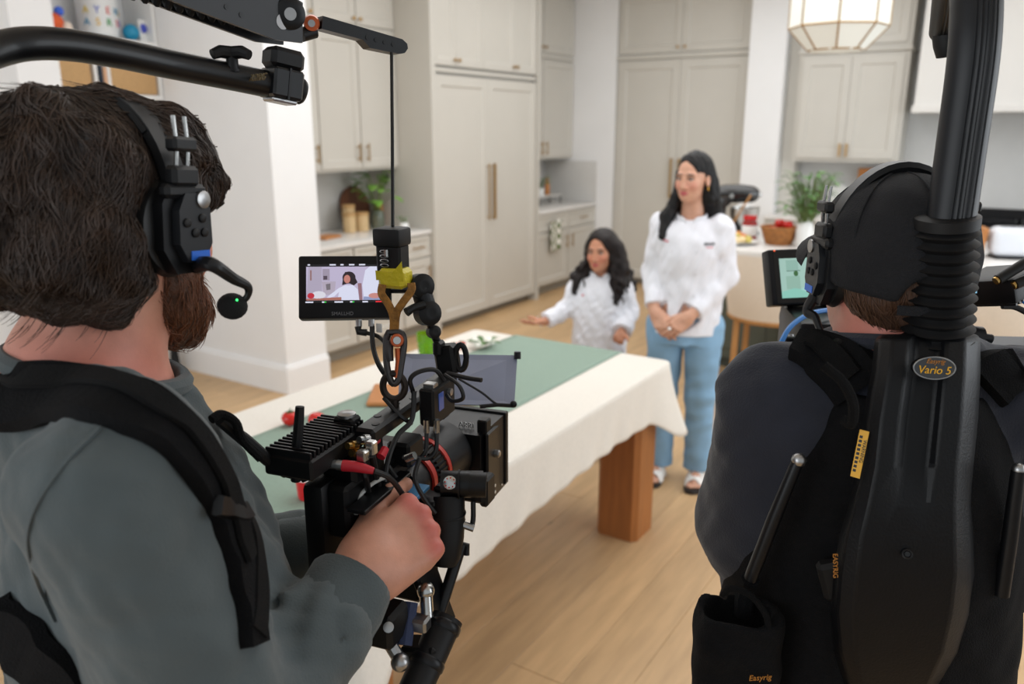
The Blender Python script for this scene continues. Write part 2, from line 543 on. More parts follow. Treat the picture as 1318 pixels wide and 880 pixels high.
# second niche
u0, u1 = YE + .002, YB - .002
for i, (a, b_, lab) in enumerate(((u0, 7.62, 'greige base cabinet with striped towel on its rail'), (7.62, u1, 'greige base cabinet in the inner corner by the white return'))):
    r = cab(LEFT, 'base_cabinet', lab, a, b_ - .001, 0, .855, XW + .002, XC, 'greige base cabinets', toe=.1)
    dr = door(LEFT, r, a + .01, b_ - .01, .67, .845, XC, .03, name='drawer')
    pull(LEFT, dr, (a + b_) / 2 - .07, (a + b_) / 2 + .07, .76, XC + .02, horiz=True)
    dd = door(LEFT, r, a + .01, b_ - .01, .115, .66, XC)
    pull(LEFT, dd, a + .06 if i else b_ - .06, .46, .6, XC + .02)
slab('worktop', 'short white worktop with a little riser shelf beside the fridge', LEFT, u0, u1, XW + .002, XC + .03, .856, .89)
slab('backsplash', 'pale stone backsplash panel behind the riser shelf', LEFT, u0, u1, XW + .001, XW + .016, .891, 1.379, cat='backsplash', m=M_tile)
slab('backsplash', 'stone side splash on the white return wall', BACK, XW + .02, XC + .02, -(YB - .001), -(YB - .014), .891, 1.35, cat='backsplash', m=M_tile)
for i, (a, b_) in enumerate(((u0, 7.60), (7.60, u1))):
    r = cab(LEFT, 'wall_cabinet', ('greige wall cabinet next to the fridge tower above the riser shelf', 'greige wall cabinet against the white return wall')[i], a, b_ - .001, 1.38, 2.42, XW + .002, XU, 'greige wall cabinets')
    dd = door(LEFT, r, a + .004, b_ - .004, 1.40, 2.40, XU)
    pull(LEFT, dd, b_ - .05 if i == 0 else a + .05, 1.43, 1.57, XU + .02)
    r = cab(LEFT, 'top_cabinet', ('short greige top cabinet beside the fridge tower top', 'short greige top cabinet against the white return wall')[i], a, b_ - .001, 2.45, ZT, XW + .002, XU, 'greige top cabinets')
    dd = door(LEFT, r, a + .004, b_ - .004, 2.48, ZT - .03, XU)
    knob(LEFT, dd, b_ - .035 if i == 0 else a + .035, 2.53, XU + .02)
MB(LEFT.M).box(((u0 + u1) / 2, (XW + XU) / 2 + .006, 2.435), (u1 - u0 - .002, XU - XW + .03, .028), bev=.004).build('trim_2', M_cab, smooth=0)['kind'] = 'structure'
MB(LEFT.M).box(((u0 + u1) / 2, (XW + XU) / 2 + .02, ZT + .03), (u1 - u0 - .002, XU - XW + .06, .058), bev=.01).build('trim_3', M_cab, smooth=0)['kind'] = 'structure'

# pantry
px0, px1, pm = -4.0, -2.525, -3.265
r = empty('pantry_cabinet', ((px0 + px1) / 2, YB + .2, 0), 'tall greige double-door pantry with long brass pulls behind the woman', 'cabinet')
MB(BACK.M).box(((px0 + px1) / 2, -(YB + .22), 1.55), (px1 - px0 - .004, .40, 2.98)).build('body', M_cab, r, smooth=0)
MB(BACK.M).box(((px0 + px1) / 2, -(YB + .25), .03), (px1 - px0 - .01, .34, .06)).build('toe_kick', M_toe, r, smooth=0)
dA = door(BACK, r, px0 + .03, pm, .065, 2.40, -YB - .02, .085)
dB = door(BACK, r, pm, px1 - .03, .065, 2.40, -YB - .02, .085)
pull(BACK, dA, pm - .045, .98, 1.40, -YB, w=.02); pull(BACK, dB, pm + .045, .98, 1.40, -YB, w=.02)
MB(BACK.M).box(((px0 + px1) / 2, -YB - .005, 2.435), (px1 - px0 - .004, .03, .045), bev=.006).build('rail', M_cab, r, smooth=0)
for i, (a, b_) in enumerate(((px0 + .03, pm), (pm, px1 - .03))):
    dd = door(BACK, r, a, b_, 2.47, ZT - .03, -YB - .02, .07)
    knob(BACK, dd, b_ - .04 if i == 0 else a + .04, 2.52, -YB)
MB(BACK.M).box(((px0 + px1) / 2, -YB - .0, ZT + .03), (px1 - px0 - .004, .05, .05), bev=.01).build('crown', M_cab, r, smooth=0)

# right-hand wall cabinets, filler and hood
YRC = 8.14
ra, rb, rm = -2.03, -1.085, -1.56
MB(BACK.M).box(((-2.168 + ra) / 2, -(8.38), HC / 2), (ra + 2.168 - .002, .2, HC - .01)).build('trim_4', M_cab, smooth=0)['kind'] = 'structure'
r = cab(BACK, 'wall_cabinet', 'two-door greige wall cabinet with crown ledge beside the range hood', ra, rb, 1.40, 2.37, -(YR - .002), -YRC, 'greige wall cabinets')
d1 = door(BACK, r, ra + .035, rm, 1.43, 2.34, -YRC, .07); d2 = door(BACK, r, rm, rb - .035, 1.43, 2.34, -YRC, .07)
pull(BACK, d1, rm - .03, 1.45, 1.57, -YRC + .02, w=.018); pull(BACK, d2, rm + .03, 1.45, 1.57, -YRC + .02, w=.018)
MB(BACK.M).box(((ra + rb) / 2, -(YR + YRC) / 2 + .012, 2.39), (rb - ra + .03, YR - YRC + .03, .036), bev=.008).build('ledge', M_cab, r, smooth=0)
r = cab(BACK, 'top_cabinet', 'greige top cabinet behind the pendant lantern', ra, rb, 2.41, ZT, -(YR - .002), -YRC, 'greige top cabinets')
door(BACK, r, ra + .035, rm, 2.44, ZT - .03, -YRC, .07); door(BACK, r, rm, rb - .035, 2.44, ZT - .03, -YRC, .07)
# hood
hx0, hx1 = -0.985, 0.75
r = empty('range_hood', ((hx0 + hx1) / 2, 8.2, 1.83), 'wide white plaster range hood over the stove', 'hood')
MB().box(((hx0 + hx1) / 2, (YR + 7.94) / 2, 2.52), (hx1 - hx0, YR - 7.945, 1.27)).build('body', mat('hood_paint', (222, 219, 214), .6, var=.01), r, smooth=0)
MB().box(((hx0 + hx1) / 2, (YR + 7.92) / 2, 1.865), (hx1 - hx0 + .03, YR - 7.922, .06), bev=.004).build('lip', mat('hood_paint', (222, 219, 214), .6), r, smooth=0)
# back counter + range
r = cab(BACK, 'base_cabinet', 'greige base cabinet run under the back worktop left of the range', -2.165, -.42, 0, .855, -(YR - .002), -7.86, toe=.1)
for a, b_ in ((-2.15, -1.72), (-1.72, -1.29), (-1.29, -.86), (-.86, -.43)):
    door(BACK, r, a, b_, .115, .84, -7.86)
slab('worktop', 'white back worktop left of the range', BACK, -2.165, -.42, -(YR - .002), -7.83, .856, .89)
r = empty('range_stove', (.1, 8.16, 0), 'black and steel range stove under the hood', 'stove')
MB().box((.1, 8.15, .44), (1.03, .64, .88), bev=.005).build('oven_body', mat('stove_dark', (38, 38, 40), .3, metal=.6), r)
MB().box((.1, 7.815, .86), (1.03, .04, .07), bev=.01).build('control_panel', M_steel, r)
MB().box((.1, 7.82, .5), (.9, .03, .45), bev=.01).build('oven_door', M_black, r)
b = MB()
for gx in (-.25, .1, .45):
    for k in range(4): b.bar((gx - .15, 7.93 + k * .13, .935), (gx + .15, 7.93 + k * .13, .935), .012, .02)
    for k in (-.15, .15): b.bar((gx + k, 7.9, .92), (gx + k, 8.36, .92), .012, .045)
b.build('grate', M_blackm, r)
for k in range(6):
    MB().lathe([(.026, 0), (.026, .02), (.02, .035), (0, .035)], c=(-.3 + .16 * k, 7.795, .865), axis=(0, -1, 0), n=12).build('dial_knob', M_blackm, r)
r2 = MB().box((.1, 8.43, .95), (1.03, .07, .12), bev=.006).build('back_guard', M_black, r)

# island
YI = 5.25
ir = empty('kitchen_island', (-.2, 5.95, 0), 'long kitchen island with dark green base', 'island')
MB().box((-.25, 6.05, .474), (3.5, .95, .79)).build('body', M_green, ir, smooth=0)
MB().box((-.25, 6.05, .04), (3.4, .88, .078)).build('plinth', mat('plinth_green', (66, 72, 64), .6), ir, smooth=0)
isl = MB(Matrix.Identity(4))
for k in range(6):
    x0 = -1.98 + k * .58
    MB().box((x0 + .27, 5.57, .5), (.5, .012, .7), bev=.004).build('panel', M_green, ir, smooth=0)
slab('worktop', 'thick white island worktop laid with food and a mixer', BACK, -2.1, 1.6, -6.62, -YI, .87, .92)

# pendant lantern
PX_ = -1.045
pr = empty('pendant_lantern', (-1.045, 4.95, 2.06), 'white octagonal glass pendant lantern with brass edges', 'pendant lamp')
MB().cyl((PX_, 4.95, 2.62), (PX_, 4.95, HC - .001), .006, n=8).build('rod', M_brass, pr)
MB().lathe([(.012, 0), (.06, .0), (.06, .03), (.012, .03)], c=(PX_, 4.95, HC - .032), n=20).build('canopy', M_brass, pr)
LM = mat('lantern_glass', (238, 241, 235), .5, emit=0.12, spec=.3)
b = MB(); NA = 8
prof = [(.150, 2.125), (.262, 2.245), (.262, 2.5), (.14, 2.62)]
V = []; F = []
for rr, z in prof:
    for j in range(NA):
        a = 2 * PI * (j + .27) / NA
        V.append((PX_ + rr * math.cos(a), 4.95 + rr * math.sin(a), z))
for i in range(3):
    for j in range(NA):
        q = [V[i * NA + j], V[i * NA + (j + 1) % NA], V[(i + 1) * NA + (j + 1) % NA], V[(i + 1) * NA + j]]
        cc = sum((Vector(v) for v in q), Vector()) / 4
        out = Vector((cc.x - PX_, cc.y - 4.95, 0)).normalized() * .004
        MB().raw([Vector(v) - out for v in q] + q, [(0, 3, 2, 1), (4, 5, 6, 7), (0, 1, 5, 4), (1, 2, 6, 5), (2, 3, 7, 6), (3, 0, 4, 7)]).build('pane', LM, pr, smooth=0)
b = MB()
for i in range(4):
    for j in range(NA):
        b.cyl(V[i * NA + j], V[i * NA + (j + 1) % NA], .005, n=6)
        if i < 3: b.cyl(V[i * NA + j], V[(i + 1) * NA + j], .005, n=6)
b.build('brass_edging', M_brass, pr)
MB().lathe([(.0, 2.120), (.147, 2.120), (.147, 2.127), (0, 2.127)], c=(PX_, 4.95, 0), n=8).build('bottom_pane', LM, pr, smooth=0)
# ------------------------------------------------------------------ hall shelf with toys and baskets
SX0, SX1, SY0, SY1 = -5.298, -4.985, 2.70, 3.415
sh = empty('wall_shelf', (-5.14, 3.05, 1.88), 'white wall shelf unit with cubbies holding baskets and toys', 'shelf')
for z, nm in ((1.90, 'bottom_board'), (2.235, 'middle_board'), (2.70, 'top_board')):
    MB().box(((SX0 + SX1) / 2, (SY0 + SY1) / 2, z), (SX1 - SX0, SY1 - SY0, .03), bev=.002).build(nm, M_white, sh, smooth=0)
for y in (SY0 + .012, 2.965, 3.05, SY1 - .012):
    MB().box(((SX0 + SX1) / 2, y, 2.0675), (SX1 - SX0 - .01, .02, .302)).build('divider', M_white, sh, smooth=0)
MB().box(((SX0 + SX1) / 2, SY1 - .012, 2.467), (SX1 - SX0 - .01, .02, .432)).build('divider', M_white, sh, smooth=0)
MB().box((SX0 + .12, (SY0 + SY1) / 2 , 1.855), (.22, .3, .055), bev=.004).build('bracket', mat('shelf_shade_grey', (196, 196, 194), .6), sh, smooth=0)  # grey box stands in for the shadow under the shelf
M_bask = mat('seagrass', (206, 166, 116), .8, var=.2, vscale=70, bump=.6, bscale=240, stretch=(1, 1, 4))
def basket(y0, y1, label):
    o = empty('storage_basket', (-5.13, (y0 + y1) / 2, 1.916), label, 'basket', 'storage baskets on the wall shelf')
    MB().box((-5.13, (y0 + y1) / 2, 2.012), (.26, y1 - y0, .19), bev=.01, seg=2).build('woven_body', M_bask, o)
    MB().box((-5.13, (y0 + y1) / 2, 2.112), (.265, y1 - y0 + .004, .014), bev=.004).build('rim', M_bask, o)
basket(2.74, 2.94, 'square tan basket in the cubby by the wall edge')
basket(3.065, 3.385, 'wide tan basket in the large cubby above the operator\'s head')
o = MB().box((-5.08, 2.995, 2.0), (.2, .018, .168), bev=.002).build('book', mat('book_navy', (40, 52, 66), .6)); tag(o, 'thin dark blue book in the narrow cubby', 'book', 'books in the narrow cubby')
o = MB().box((-5.08, 3.02, 1.995), (.2, .02, .158), bev=.002).build('book', mat('book_peach', (226, 178, 140), .6)); tag(o, 'thin peach book in the narrow cubby', 'book', 'books in the narrow cubby')
Z2 = 2.2505
o = empty('plush_toy', (-5.1, 2.80, Z2), 'orange plush toy with a blue pom on the wall shelf', 'toy')
S_ = MB(); S_.ball((-5.1, 2.80, Z2 + .062), (.06, .065, .064), n=18); S_.build('plush_body', mat('plush_orange', (226, 100, 56), .9, var=.15, bump=.5, bscale=200), o)
MB().ball((-5.09, 2.84, Z2 + .135), (.028, .028, .028), n=14).build('pom', mat('pom_blue', (70, 110, 220), .8), o)
MB().ball((-5.055, 2.86, Z2 + .04), (.03, .03, .038), n=14).build('paw', mat('plush_cream', (238, 220, 204), .9), o)
o = empty('toy_bucket', (-5.12, 3.10, Z2), 'white tub printed with colourful letters on the wall shelf', 'tub')
MB().lathe([(0, .001), (.10, .001), (.115, .02), (.122, .27), (.126, .28), (.118, .28), (.11, .03), (0, .03)], c=(-5.12, 3.10, Z2), n=32).build('tub', mat('tub_white', (226, 228, 228), .4), o)
cols = [(226, 196, 50), (60, 90, 200), (220, 80, 60), (60, 150, 190), (236, 190, 60), (60, 160, 90), (220, 60, 70), (70, 80, 190)]
for r_, row in enumerate((('A', 'Y', 'E', 'N', 'A'), ('A', 'S', 'R', 'S', 'U'))):
    for k, ch in enumerate(row):
        a = math.radians(-62 + 31 * k); z = Z2 + .16 - .07 * r_
        n_ = Vector((math.cos(a), math.sin(a), 0)); c = Vector((-5.12, 3.10, z)) + n_ * .1215
        x = Vector((0, 0, 1)).cross(n_)
        M = Matrix((x, Vector((0, 0, 1)), n_)).transposed().to_4x4(); M.translation = c
        cu = bpy.data.curves.new('letter', 'FONT'); cu.body = ch; cu.size = .06; cu.align_x = 'CENTER'; cu.align_y = 'CENTER'; cu.extrude = .001
        to = bpy.data.objects.new('letter', cu); COL.objects.link(to)
        me = bpy.data.meshes.new_from_object(to.evaluated_get(bpy.context.evaluated_depsgraph_get())); bpy.data.objects.remove(to)
        me.transform(parent_matrix(o).inverted() @ M); me.materials.clear(); link('letter', me, mat('letter_%d' % ((k + 3 * r_) % 8), cols[(k + 3 * r_) % 8], .6), o, 0)
b = MB()
for k in range(6): 
    a = k * 1.05; b.ball((-5.12 + .06 * math.cos(a), 3.10 + .06 * math.sin(a), Z2 + .30), .045, n=10)
b.build('filling', mat('soft_toys', (70, 120, 220), .9, var=.9, vscale=12), o)
o = empty('toy_ball', (-5.055, 3.275, Z2), 'teal blue ball on the wall shelf', 'ball')
MB().ball((-5.055, 3.275, Z2 + .052), .052, n=20).build('ball_skin', mat('teal', (24, 140, 180), .4), o)
o = empty('picture_card', (-5.06, 3.362, Z2), 'white card with blue drawing propped at the shelf end', 'card')
MB().box((-5.06, 3.362, Z2 + .07), (.012, .06, .138), rot=(0, -.05, .2), bev=.002).build('card', M_white, o)
MB().ball((-5.052, 3.366, Z2 + .085), (.006, .025, .03), n=10).build('drawing', mat('card_blue', (70, 84, 190), .7), o)
# light stand foot by the pier
o = empty('light_stand', (-5.02, 3.30, 0), 'black light stand standing by the baseboard', 'stand')
MB().tube([(-5.02, 3.30, .002), (-5.02, 3.30, .02), (-5.018, 3.30, .2), (-5.018, 3.30, .9)], [.045, .04, .022, .016], n=14).build('pole', M_black, o)
# ================================================================== dining table with cloth
tx0, tx1, ty0, ty1, TZ = -2.205, -1.195, 1.10, 3.075, .75
tb = empty('dining_table', (-1.7, 2.1, 0), 'oak dining table with thick chamfered square legs under a linen cloth', 'table')
MB().box(((tx0 + tx1) / 2, (ty0 + ty1) / 2, TZ - .03), (tx1 - tx0 - .02, ty1 - ty0 - .02, .05), bev=.004).build('tabletop', M_oak, tb)
mleg = mat('orange_oak', (158, 98, 48), .45, var=.14, vscale=5, stretch=(10, 10, 1), bump=.06, bscale=40)
for lx in (tx0 + .115, tx1 - .115):
    for ly in (ty0 + .14, ty1 - .14):
        b = MB(); w = .095; ch = .022
        poly = [(-w + ch, -w), (w - ch, -w), (w, -w + ch), (w, w - ch), (w - ch, w), (-w + ch, w), (-w, w - ch), (-w, -w + ch)]
        b.prism([(x + lx, y + ly) for x, y in poly], .0, TZ - .056)
        b.build('leg', mleg, tb, smooth=0)
# cloth: top sheet + draped skirt
def cloth_mesh():
    n_u = 360; n_v = 12
    W2 = (tx1 - tx0) / 2 + .004; L2 = (ty1 - ty0) / 2 + .004; cx = (tx0 + tx1) / 2; cy = (ty0 + ty1) / 2
    rc = .03
    # rounded rectangle perimeter
    per = []
    segs = [((W2, -L2 + rc), (W2, L2 - rc)), ((W2 - rc, L2), (-W2 + rc, L2)), ((-W2, L2 - rc), (-W2, -L2 + rc)), ((-W2 + rc, -L2), (W2 - rc, -L2))]
    nrm = [(1, 0), (0, 1), (-1, 0), (0, -1)]
    ccs = [(W2 - rc, L2 - rc), (-W2 + rc, L2 - rc), (-W2 + rc, -L2 + rc), (W2 - rc, -L2 + rc)]
    for k in range(4):
        (a0, a1), (b0, b1) = segs[k]
        m = 110 if k % 2 == 0 else 60
        for i in range(m):
            t = i / m
            dist = min(t, 1 - t) * (2 * L2 if k % 2 == 0 else 2 * W2)
            per.append((a0 + (b0 - a0) * t, a1 + (b1 - a1) * t, nrm[k][0], nrm[k][1], max(0, 1 - dist / .22)))
        a = math.atan2(nrm[k][1], nrm[k][0])
        for i in range(14):
            q = a + PI / 2 * i / 14
            per.append((ccs[k][0] + rc * math.cos(q), ccs[k][1] + rc * math.sin(q), math.cos(q), math.sin(q), 1.0))
    n = len(per)
    V = []; F = []
    prof = [(-.012, 0.0), (-.004, -.0015), (0.002, -.006)]
    for x, y, nx, ny, c in per:
        for dd, dz in prof:
            V.append((cx + x + nx * dd, cy + y + ny * dd, TZ + .004 + dz))
    s = 0; rows = 3
    drop = .205
    tot = 0
    xs = [0]
    for i in range(n):
        x, y = per[i][:2]; x2, y2 = per[(i + 1) % n][:2]
        tot += math.hypot(x2 - x, y2 - y); xs.append(tot)
    nv = 14
    allV = []
    for i, (x, y, nx, ny, c) in enumerate(per):
        u = xs[i]
        fold = math.sin(u * 13 + math.sin(u * 3.1) * 2) * .5 + math.sin(u * 29 + 1.3 * math.sin(u * 5)) * .3
        c3 = c * c * (3 - 2 * c)
        dl = drop + .018 * math.sin(u * 2.3) + .10 * c3 + (.035 if nx > .7 else 0)*(math.sin(u*4.1)*.5)
        row = []
        for dd, dz in prof:
            row.append((cx + x + nx * dd, cy + y + ny * dd, TZ + .004 + dz))
        for j in range(1, nv + 1):
            v = j / nv
            off = .003 + v * (.006 + .008 * fold * v) + c3 * (.085 * v ** 1.3) + .004 * math.sin(u * 41 + v * 3) * v
            row.append((cx + x + nx * off, cy + y + ny * off, TZ + .004 - .006 - dl * v))
        # hem underside
        allV.append(row)
    R = len(allV[0])
    V = [p for row in allV for p in row]
    for i in range(n):
        i2 = (i + 1) % n
        for j in range(R - 1):
            F.append((i * R + j, i2 * R + j, i2 * R + j + 1, i * R + j + 1))
    F.append([i * R for i in range(n)])
    me = bpy.data.meshes.new('tablecloth'); me.from_pydata(V, [], F); me.update()
    return me
M_linen = mat('cream_linen', (228, 222, 212), .9, var=.03, vscale=90, bump=.35, bscale=420, sheen=.1)
tc_ = link('tablecloth', cloth_mesh(), M_linen, None, 60)
sd = tc_.modifiers.new('hem', 'SOLIDIFY'); sd.thickness = .0016; sd.offset = -1
tag(tc_, 'cream linen tablecloth draped over the dining table', 'tablecloth')
# runner
def runner():
    V = []; F = []
    x0, x1 = -1.975, -1.42
    ys = list(np.linspace(ty0 - .005, ty1 + .0055, 60))
    rows = []
    z = TZ + .0065
    tail = [(ty0 - .014, z - .004), (ty0 - .020, z - .02), (ty0 - .03, z - .06), (ty0 - .04, z - .12)]
    head = [(ty1 + .014, z - .004), (ty1 + .020, z - .02), (ty1 + .03, z - .06), (ty1 + .045, z - .14)]
    path = [(a, b) for a, b in tail[::-1]] + [(y, z) for y in ys] + head
    nx = 14
    for k, (y, zz) in enumerate(path):
        for i in range(nx + 1):
            t = i / nx
            V.append((x0 + (x1 - x0) * t, y, zz + .0006 * math.sin(t * 17 + y * 9)))
    for k in range(len(path) - 1):
        for i in range(nx):
            a = k * (nx + 1) + i
            F.append((a, a + 1, a + nx + 2, a + nx + 1))
    me = bpy.data.meshes.new('table_runner'); me.from_pydata(V, [], F); me.update()
    return me
rn = link('table_runner', runner(), mat('sage_linen', (138, 158, 144), .9, var=.04, vscale=70, bump=.3, bscale=420), None, 60)
sd = rn.modifiers.new('thick', 'SOLIDIFY'); sd.thickness = .0012; sd.offset = 1
tag(rn, 'sage green runner laid along the cream tablecloth', 'table runner')
ZR = TZ + .0085   # top of the runner
ZC = TZ + .0042   # top of the cloth

# tomatoes
def tomato(c, r, label, group, stem=True, rz=0.0):
    o = empty('tomato', c, label, 'tomato', group)
    b = MB(); prof = []
    for i in range(15):
        a = -PI / 2 + PI * i / 14
        rr = math.cos(a) * r; h = math.sin(a) * r * .84 + r * .84
        if i > 11: h -= (i - 11) * .035 * r * 1.4
        prof.append((max(rr, 0), h))
    b.lathe(prof, c=c, n=24)
    for v in b.bm.verts:
        d = Vector((v.co.x - c[0], v.co.y - c[1]))
        a = math.atan2(d.y, d.x) + rz
        k = 1 + .035 * math.cos(5 * a) * min(1, d.length / r)
        v.co.x = c[0] + d.x * k; v.co.y = c[1] + d.y * k
    b.build('flesh', mat('tomato_skin', (200, 34, 26), .22, var=.12, vscale=25), o)
    if stem:
        b = MB()
        top = c[2] + r * 1.60
        for k in range(5):
            a = 2 * PI * k / 5 + rz
            d = Vector((math.cos(a), math.sin(a), 0)); s_ = Vector((-math.sin(a), math.cos(a), 0))
            p0 = Vector((c[0], c[1], top - .002)); p1 = p0 + d * r * .35 + Vector((0, 0, .004)); p2 = p0 + d * r * .66 - Vector((0, 0, .004))
            b.ribbon([p0, p1, p2], [.006, .007, .002], (0, 0, 1), .0012)
        b.cyl((c[0], c[1], top - .004), (c[0] + .003, c[1], top + .012), .003, .002, n=8)
        b.build('stem', mat('tomato_stem', (60, 92, 40), .6, var=.2), o)
    return o
tomato((-1.952, 1.675, ZR - .001), .029, 'red tomato with green star-shaped calyx on the sage runner', 'tomatoes on the runner')
tomato((-1.873, 1.715, ZR - .001), .0285, 'bare red tomato without calyx beside the stemmed one on the runner', 'tomatoes on the runner', stem=False, rz=.5)

# paper cup of whipped dessert
o = empty('paper_cup', (-1.50, 1.33, ZR), 'red and white paper cup heaped with white ice', 'cup')
MB().lathe([(.0, .001), (.027, .001), (.029, .01), (.034, .075), (.0355, .078), (.034, .08), (.031, .078), (.028, .06), (0, .06)], c=(-1.50, 1.33, ZR), n=28).build('cup', mat('cup_red', (205, 30, 36), .35), o)
MB().lathe([(.0342, .058), (.0362, .076), (.0368, .079), (.036, .082), (.033, .08)], c=(-1.50, 1.33, ZR), n=28).build('white_band', M_white, o)
b = MB()
for k in range(9):
    a = k * 2.4; rr = .006 + .0022 * k
    b.ball((-1.50 + math.cos(a) * rr, 1.33 + math.sin(a) * rr, ZR + .085 - rr * .25), .011 + .002 * (k % 3), n=8)
b.build('filling', mat('ice_white', (235, 236, 240), .3, var=.03), o)
b = MB(); b.lathe([(.0, 0), (.011, 0), (.011, .001), (0, .001)], c=(-1.4705, 1.309, ZR + .045), axis=(.82, -.57, -.05), n=18); b.build('round_logo', M_white, o)
MB().cyl((-1.497, 1.335, ZR + .07), (-1.51, 1.31, ZR + .125), .003, n=8).build('straw', M_red, o)

# wooden boards, glass, fruit
def board(name, label, c, lx, ly, th, rz, m):
    M = Matrix.Translation(Vector(c)) @ Matrix.Rotation(rz, 4, 'Z')
    o = empty(name, c, label, 'cutting board')
    b = MB(M); b.box((0, 0, th / 2), (lx, ly, th), bev=.008, seg=3); b.build('board', m, o)
    b = MB(M); b.tube([(lx / 2 - .005, 0, th / 2), (lx / 2 + .03, 0, th / 2), (lx / 2 + .06, 0, th / 2), (lx / 2 + .085, 0, th / 2)], [.012, .011, .012, .017], n=12)
    b.ball((lx / 2 + .09, 0, th / 2), .0165, n=12)
    b.build('handle', m, o)
M_board = mat('board_wood', (186, 122, 66), .45, var=.14, vscale=6, stretch=(1, 8, 8))
board('cutting_board', 'honey coloured wooden board with a knob handle on the green runner', (-1.76, 2.14, ZR), .40, .22, .018, math.radians(35), M_board)
o = empty('drinking_glass', (-2.10, 2.57, ZC), 'green ribbed drinking glass on the tablecloth', 'glass')
prof = [(.0, 0), (.031, 0), (.033, .004)]
b = MB()
pr = [(0, 0), (.030, 0), (.033, .005), (.034, .022), (.037, .024), (.035, .043), (.039, .046), (.037, .066), (.041, .07), (.042, .105), (.0395, .105), (.038, .072), (.033, .045), (.030, .01), (0, .009)]
b.lathe(pr, c=(-2.10, 2.57, ZC), n=32)
b.build('glass_body', mat('green_glass', (150, 205, 40), .08, trans=.75, spec=.6), o)
# garnish bowl: strawberry, white petals and leaves
o = empty('flower_bunch', (-1.97, 2.80, ZC), 'small bunch of white flowers with leaves at the far end of the table', 'flowers')
b = MB()
for k in range(7):
    cx = -1.97 + RNG.uniform(-.055, .055); cy = 2.80 + RNG.uniform(-.05, .04); cz = ZC + .022 + RNG.uniform(0, .02)
    for j in range(6):
        a = 2 * PI * j / 6 + k
        b.ball((cx + math.cos(a) * .014, cy + math.sin(a) * .014, cz), (.013, .010, .006), n=8, M2=Euler((0, .5, a)).to_matrix().to_4x4())
b.build('petals', mat('petal_white', (240, 238, 228), .6, var=.03), o, kind='stuff')
for k in range(5):
    a = k * 1.3
    p0 = Vector((-1.955, 2.80, ZC + .02)); d = Vector((math.cos(a), math.sin(a), .25))
    s_ = MB(); s_.ribbon([p0, p0 + d * .03 + Vector((0, 0, .012)), p0 + d * .06 + Vector((0, 0, .012)), p0 + d * .085], [.006, .026, .022, .003], (0, 0, 1), .001)
    s_.build('leaf', mat('leaf_mid', (72, 112, 44), .5, var=.2), o)
def strawberry(c, label):
    o = empty('strawberry', c, label, 'strawberry', 'strawberries by the white flowers')
    MB().lathe([(0, .0), (.008, .003), (.015, .013), (.018, .026), (.013, .034), (0, .036)], c=c, n=16).build('fruit', M_red, o)
    b = MB()
    for k in range(5):
        a = 2 * PI * k / 5
        b.ribbon([(c[0], c[1], c[2] + .036), (c[0] + .013 * math.cos(a), c[1] + .013 * math.sin(a), c[2] + .034)], [.006, .002], (0, 0, 1), .001)
    b.build('calyx', MATS['leaf_mid'], o)
strawberry((-2.06, 2.71, ZC), 'red strawberry nearer the green glass, by white flowers')
strawberry((-2.045, 2.75, ZC), 'red strawberry tucked closest against the white flowers')

# ================================================================== kitchen props
# canisters on left worktop
def canister(c, r, h, label):
    o = empty('canister', c, label, 'canister', 'wooden canisters')
    MB().lathe([(0, .001), (r, .001), (r, h - .001), (0, h - .001)], c=c, n=24).build('jar', mat('canister_wood', (206, 176, 130), .55, var=.1, vscale=6, stretch=(1, 1, 6)), o)
    MB().lathe([(0, h), (r * 1.06, h), (r * 1.06, h + .022), (0, h + .022)], c=c, n=24).build('lid', mat('lid_wood', (190, 150, 98), .55, var=.1), o)
canister((-4.62, 4.72, .891), .052, .13, 'pale wooden canister with lid standing closest to the white pier')
canister((-4.60, 4.845, .891), .055, .13, 'pale wooden canister with lid beside the round board')
canister((-4.70, 4.80, .891), .05, .19, 'taller wooden canister standing behind the two others')
o = MB().lathe([(0, 0), (.17, 0), (.17, .018), (0, .018)], c=(-4.845, 5.02, 1.062), axis=(.985, 0, .17), n=36).build('round_board', mat('walnut', (98, 58, 36), .5, var=.3, vscale=4, stretch=(1, 9, 1)))
tag(o, 'round dark walnut board leaning on the backsplash behind the plant', 'cutting board')
o = MB().box((-4.52, 4.36, .90), (.14, .22, .02), rot=(0, 0, .2), bev=.006).build('wooden_tray', M_board)
tag(o, 'small orange wooden tray on the worktop by the white pier', 'tray')

def leaf_shape(b, p, d, up, L, w):
    d = Vector(d).normalized(); up = Vector(up)
    up = (up - d * up.dot(d)).normalized()
    pts = [p + d * (L * t) + up * (L * .16 * math.sin(t * PI)) for t in (0, .15, .4, .7, .9, 1)]
    b.ribbon(pts, [.004, w * .62, w, w * .78, w * .35, .002], up, .0015)
def plant(name, label, base, pot, nleaf, hmin, hmax, spread, L, w, seed, mleaf, cat='plant'):
    rg = random.Random(seed)
    o = empty(name, base, label, cat)
    pot(o)
    st = MB()
    for k in range(nleaf):
        a = rg.uniform(0, 2 * PI); rr = spread * rg.uniform(.25, 1)
        h = rg.uniform(hmin, hmax)
        tip = Vector((base[0] + math.cos(a) * rr, base[1] + math.sin(a) * rr, base[2] + h))
        root = Vector((base[0] + math.cos(a) * .012, base[1] + math.sin(a) * .012, base[2] + hmin * .5))
        st.tube(bez([root, (root + tip) / 2 + Vector((0, 0, .04)), tip], 3), .0025, n=5)
        lf = MB()
        leaf_shape(lf, tip, (math.cos(a), math.sin(a), rg.uniform(-.5, .3)), (0, 0, 1), L * rg.uniform(.75, 1.15), w * rg.uniform(.8, 1.1))
        lf.build('leaf', mleaf, o)
    st.build('stems', mat('stem_green', (92, 110, 52), .6), o)
    return o
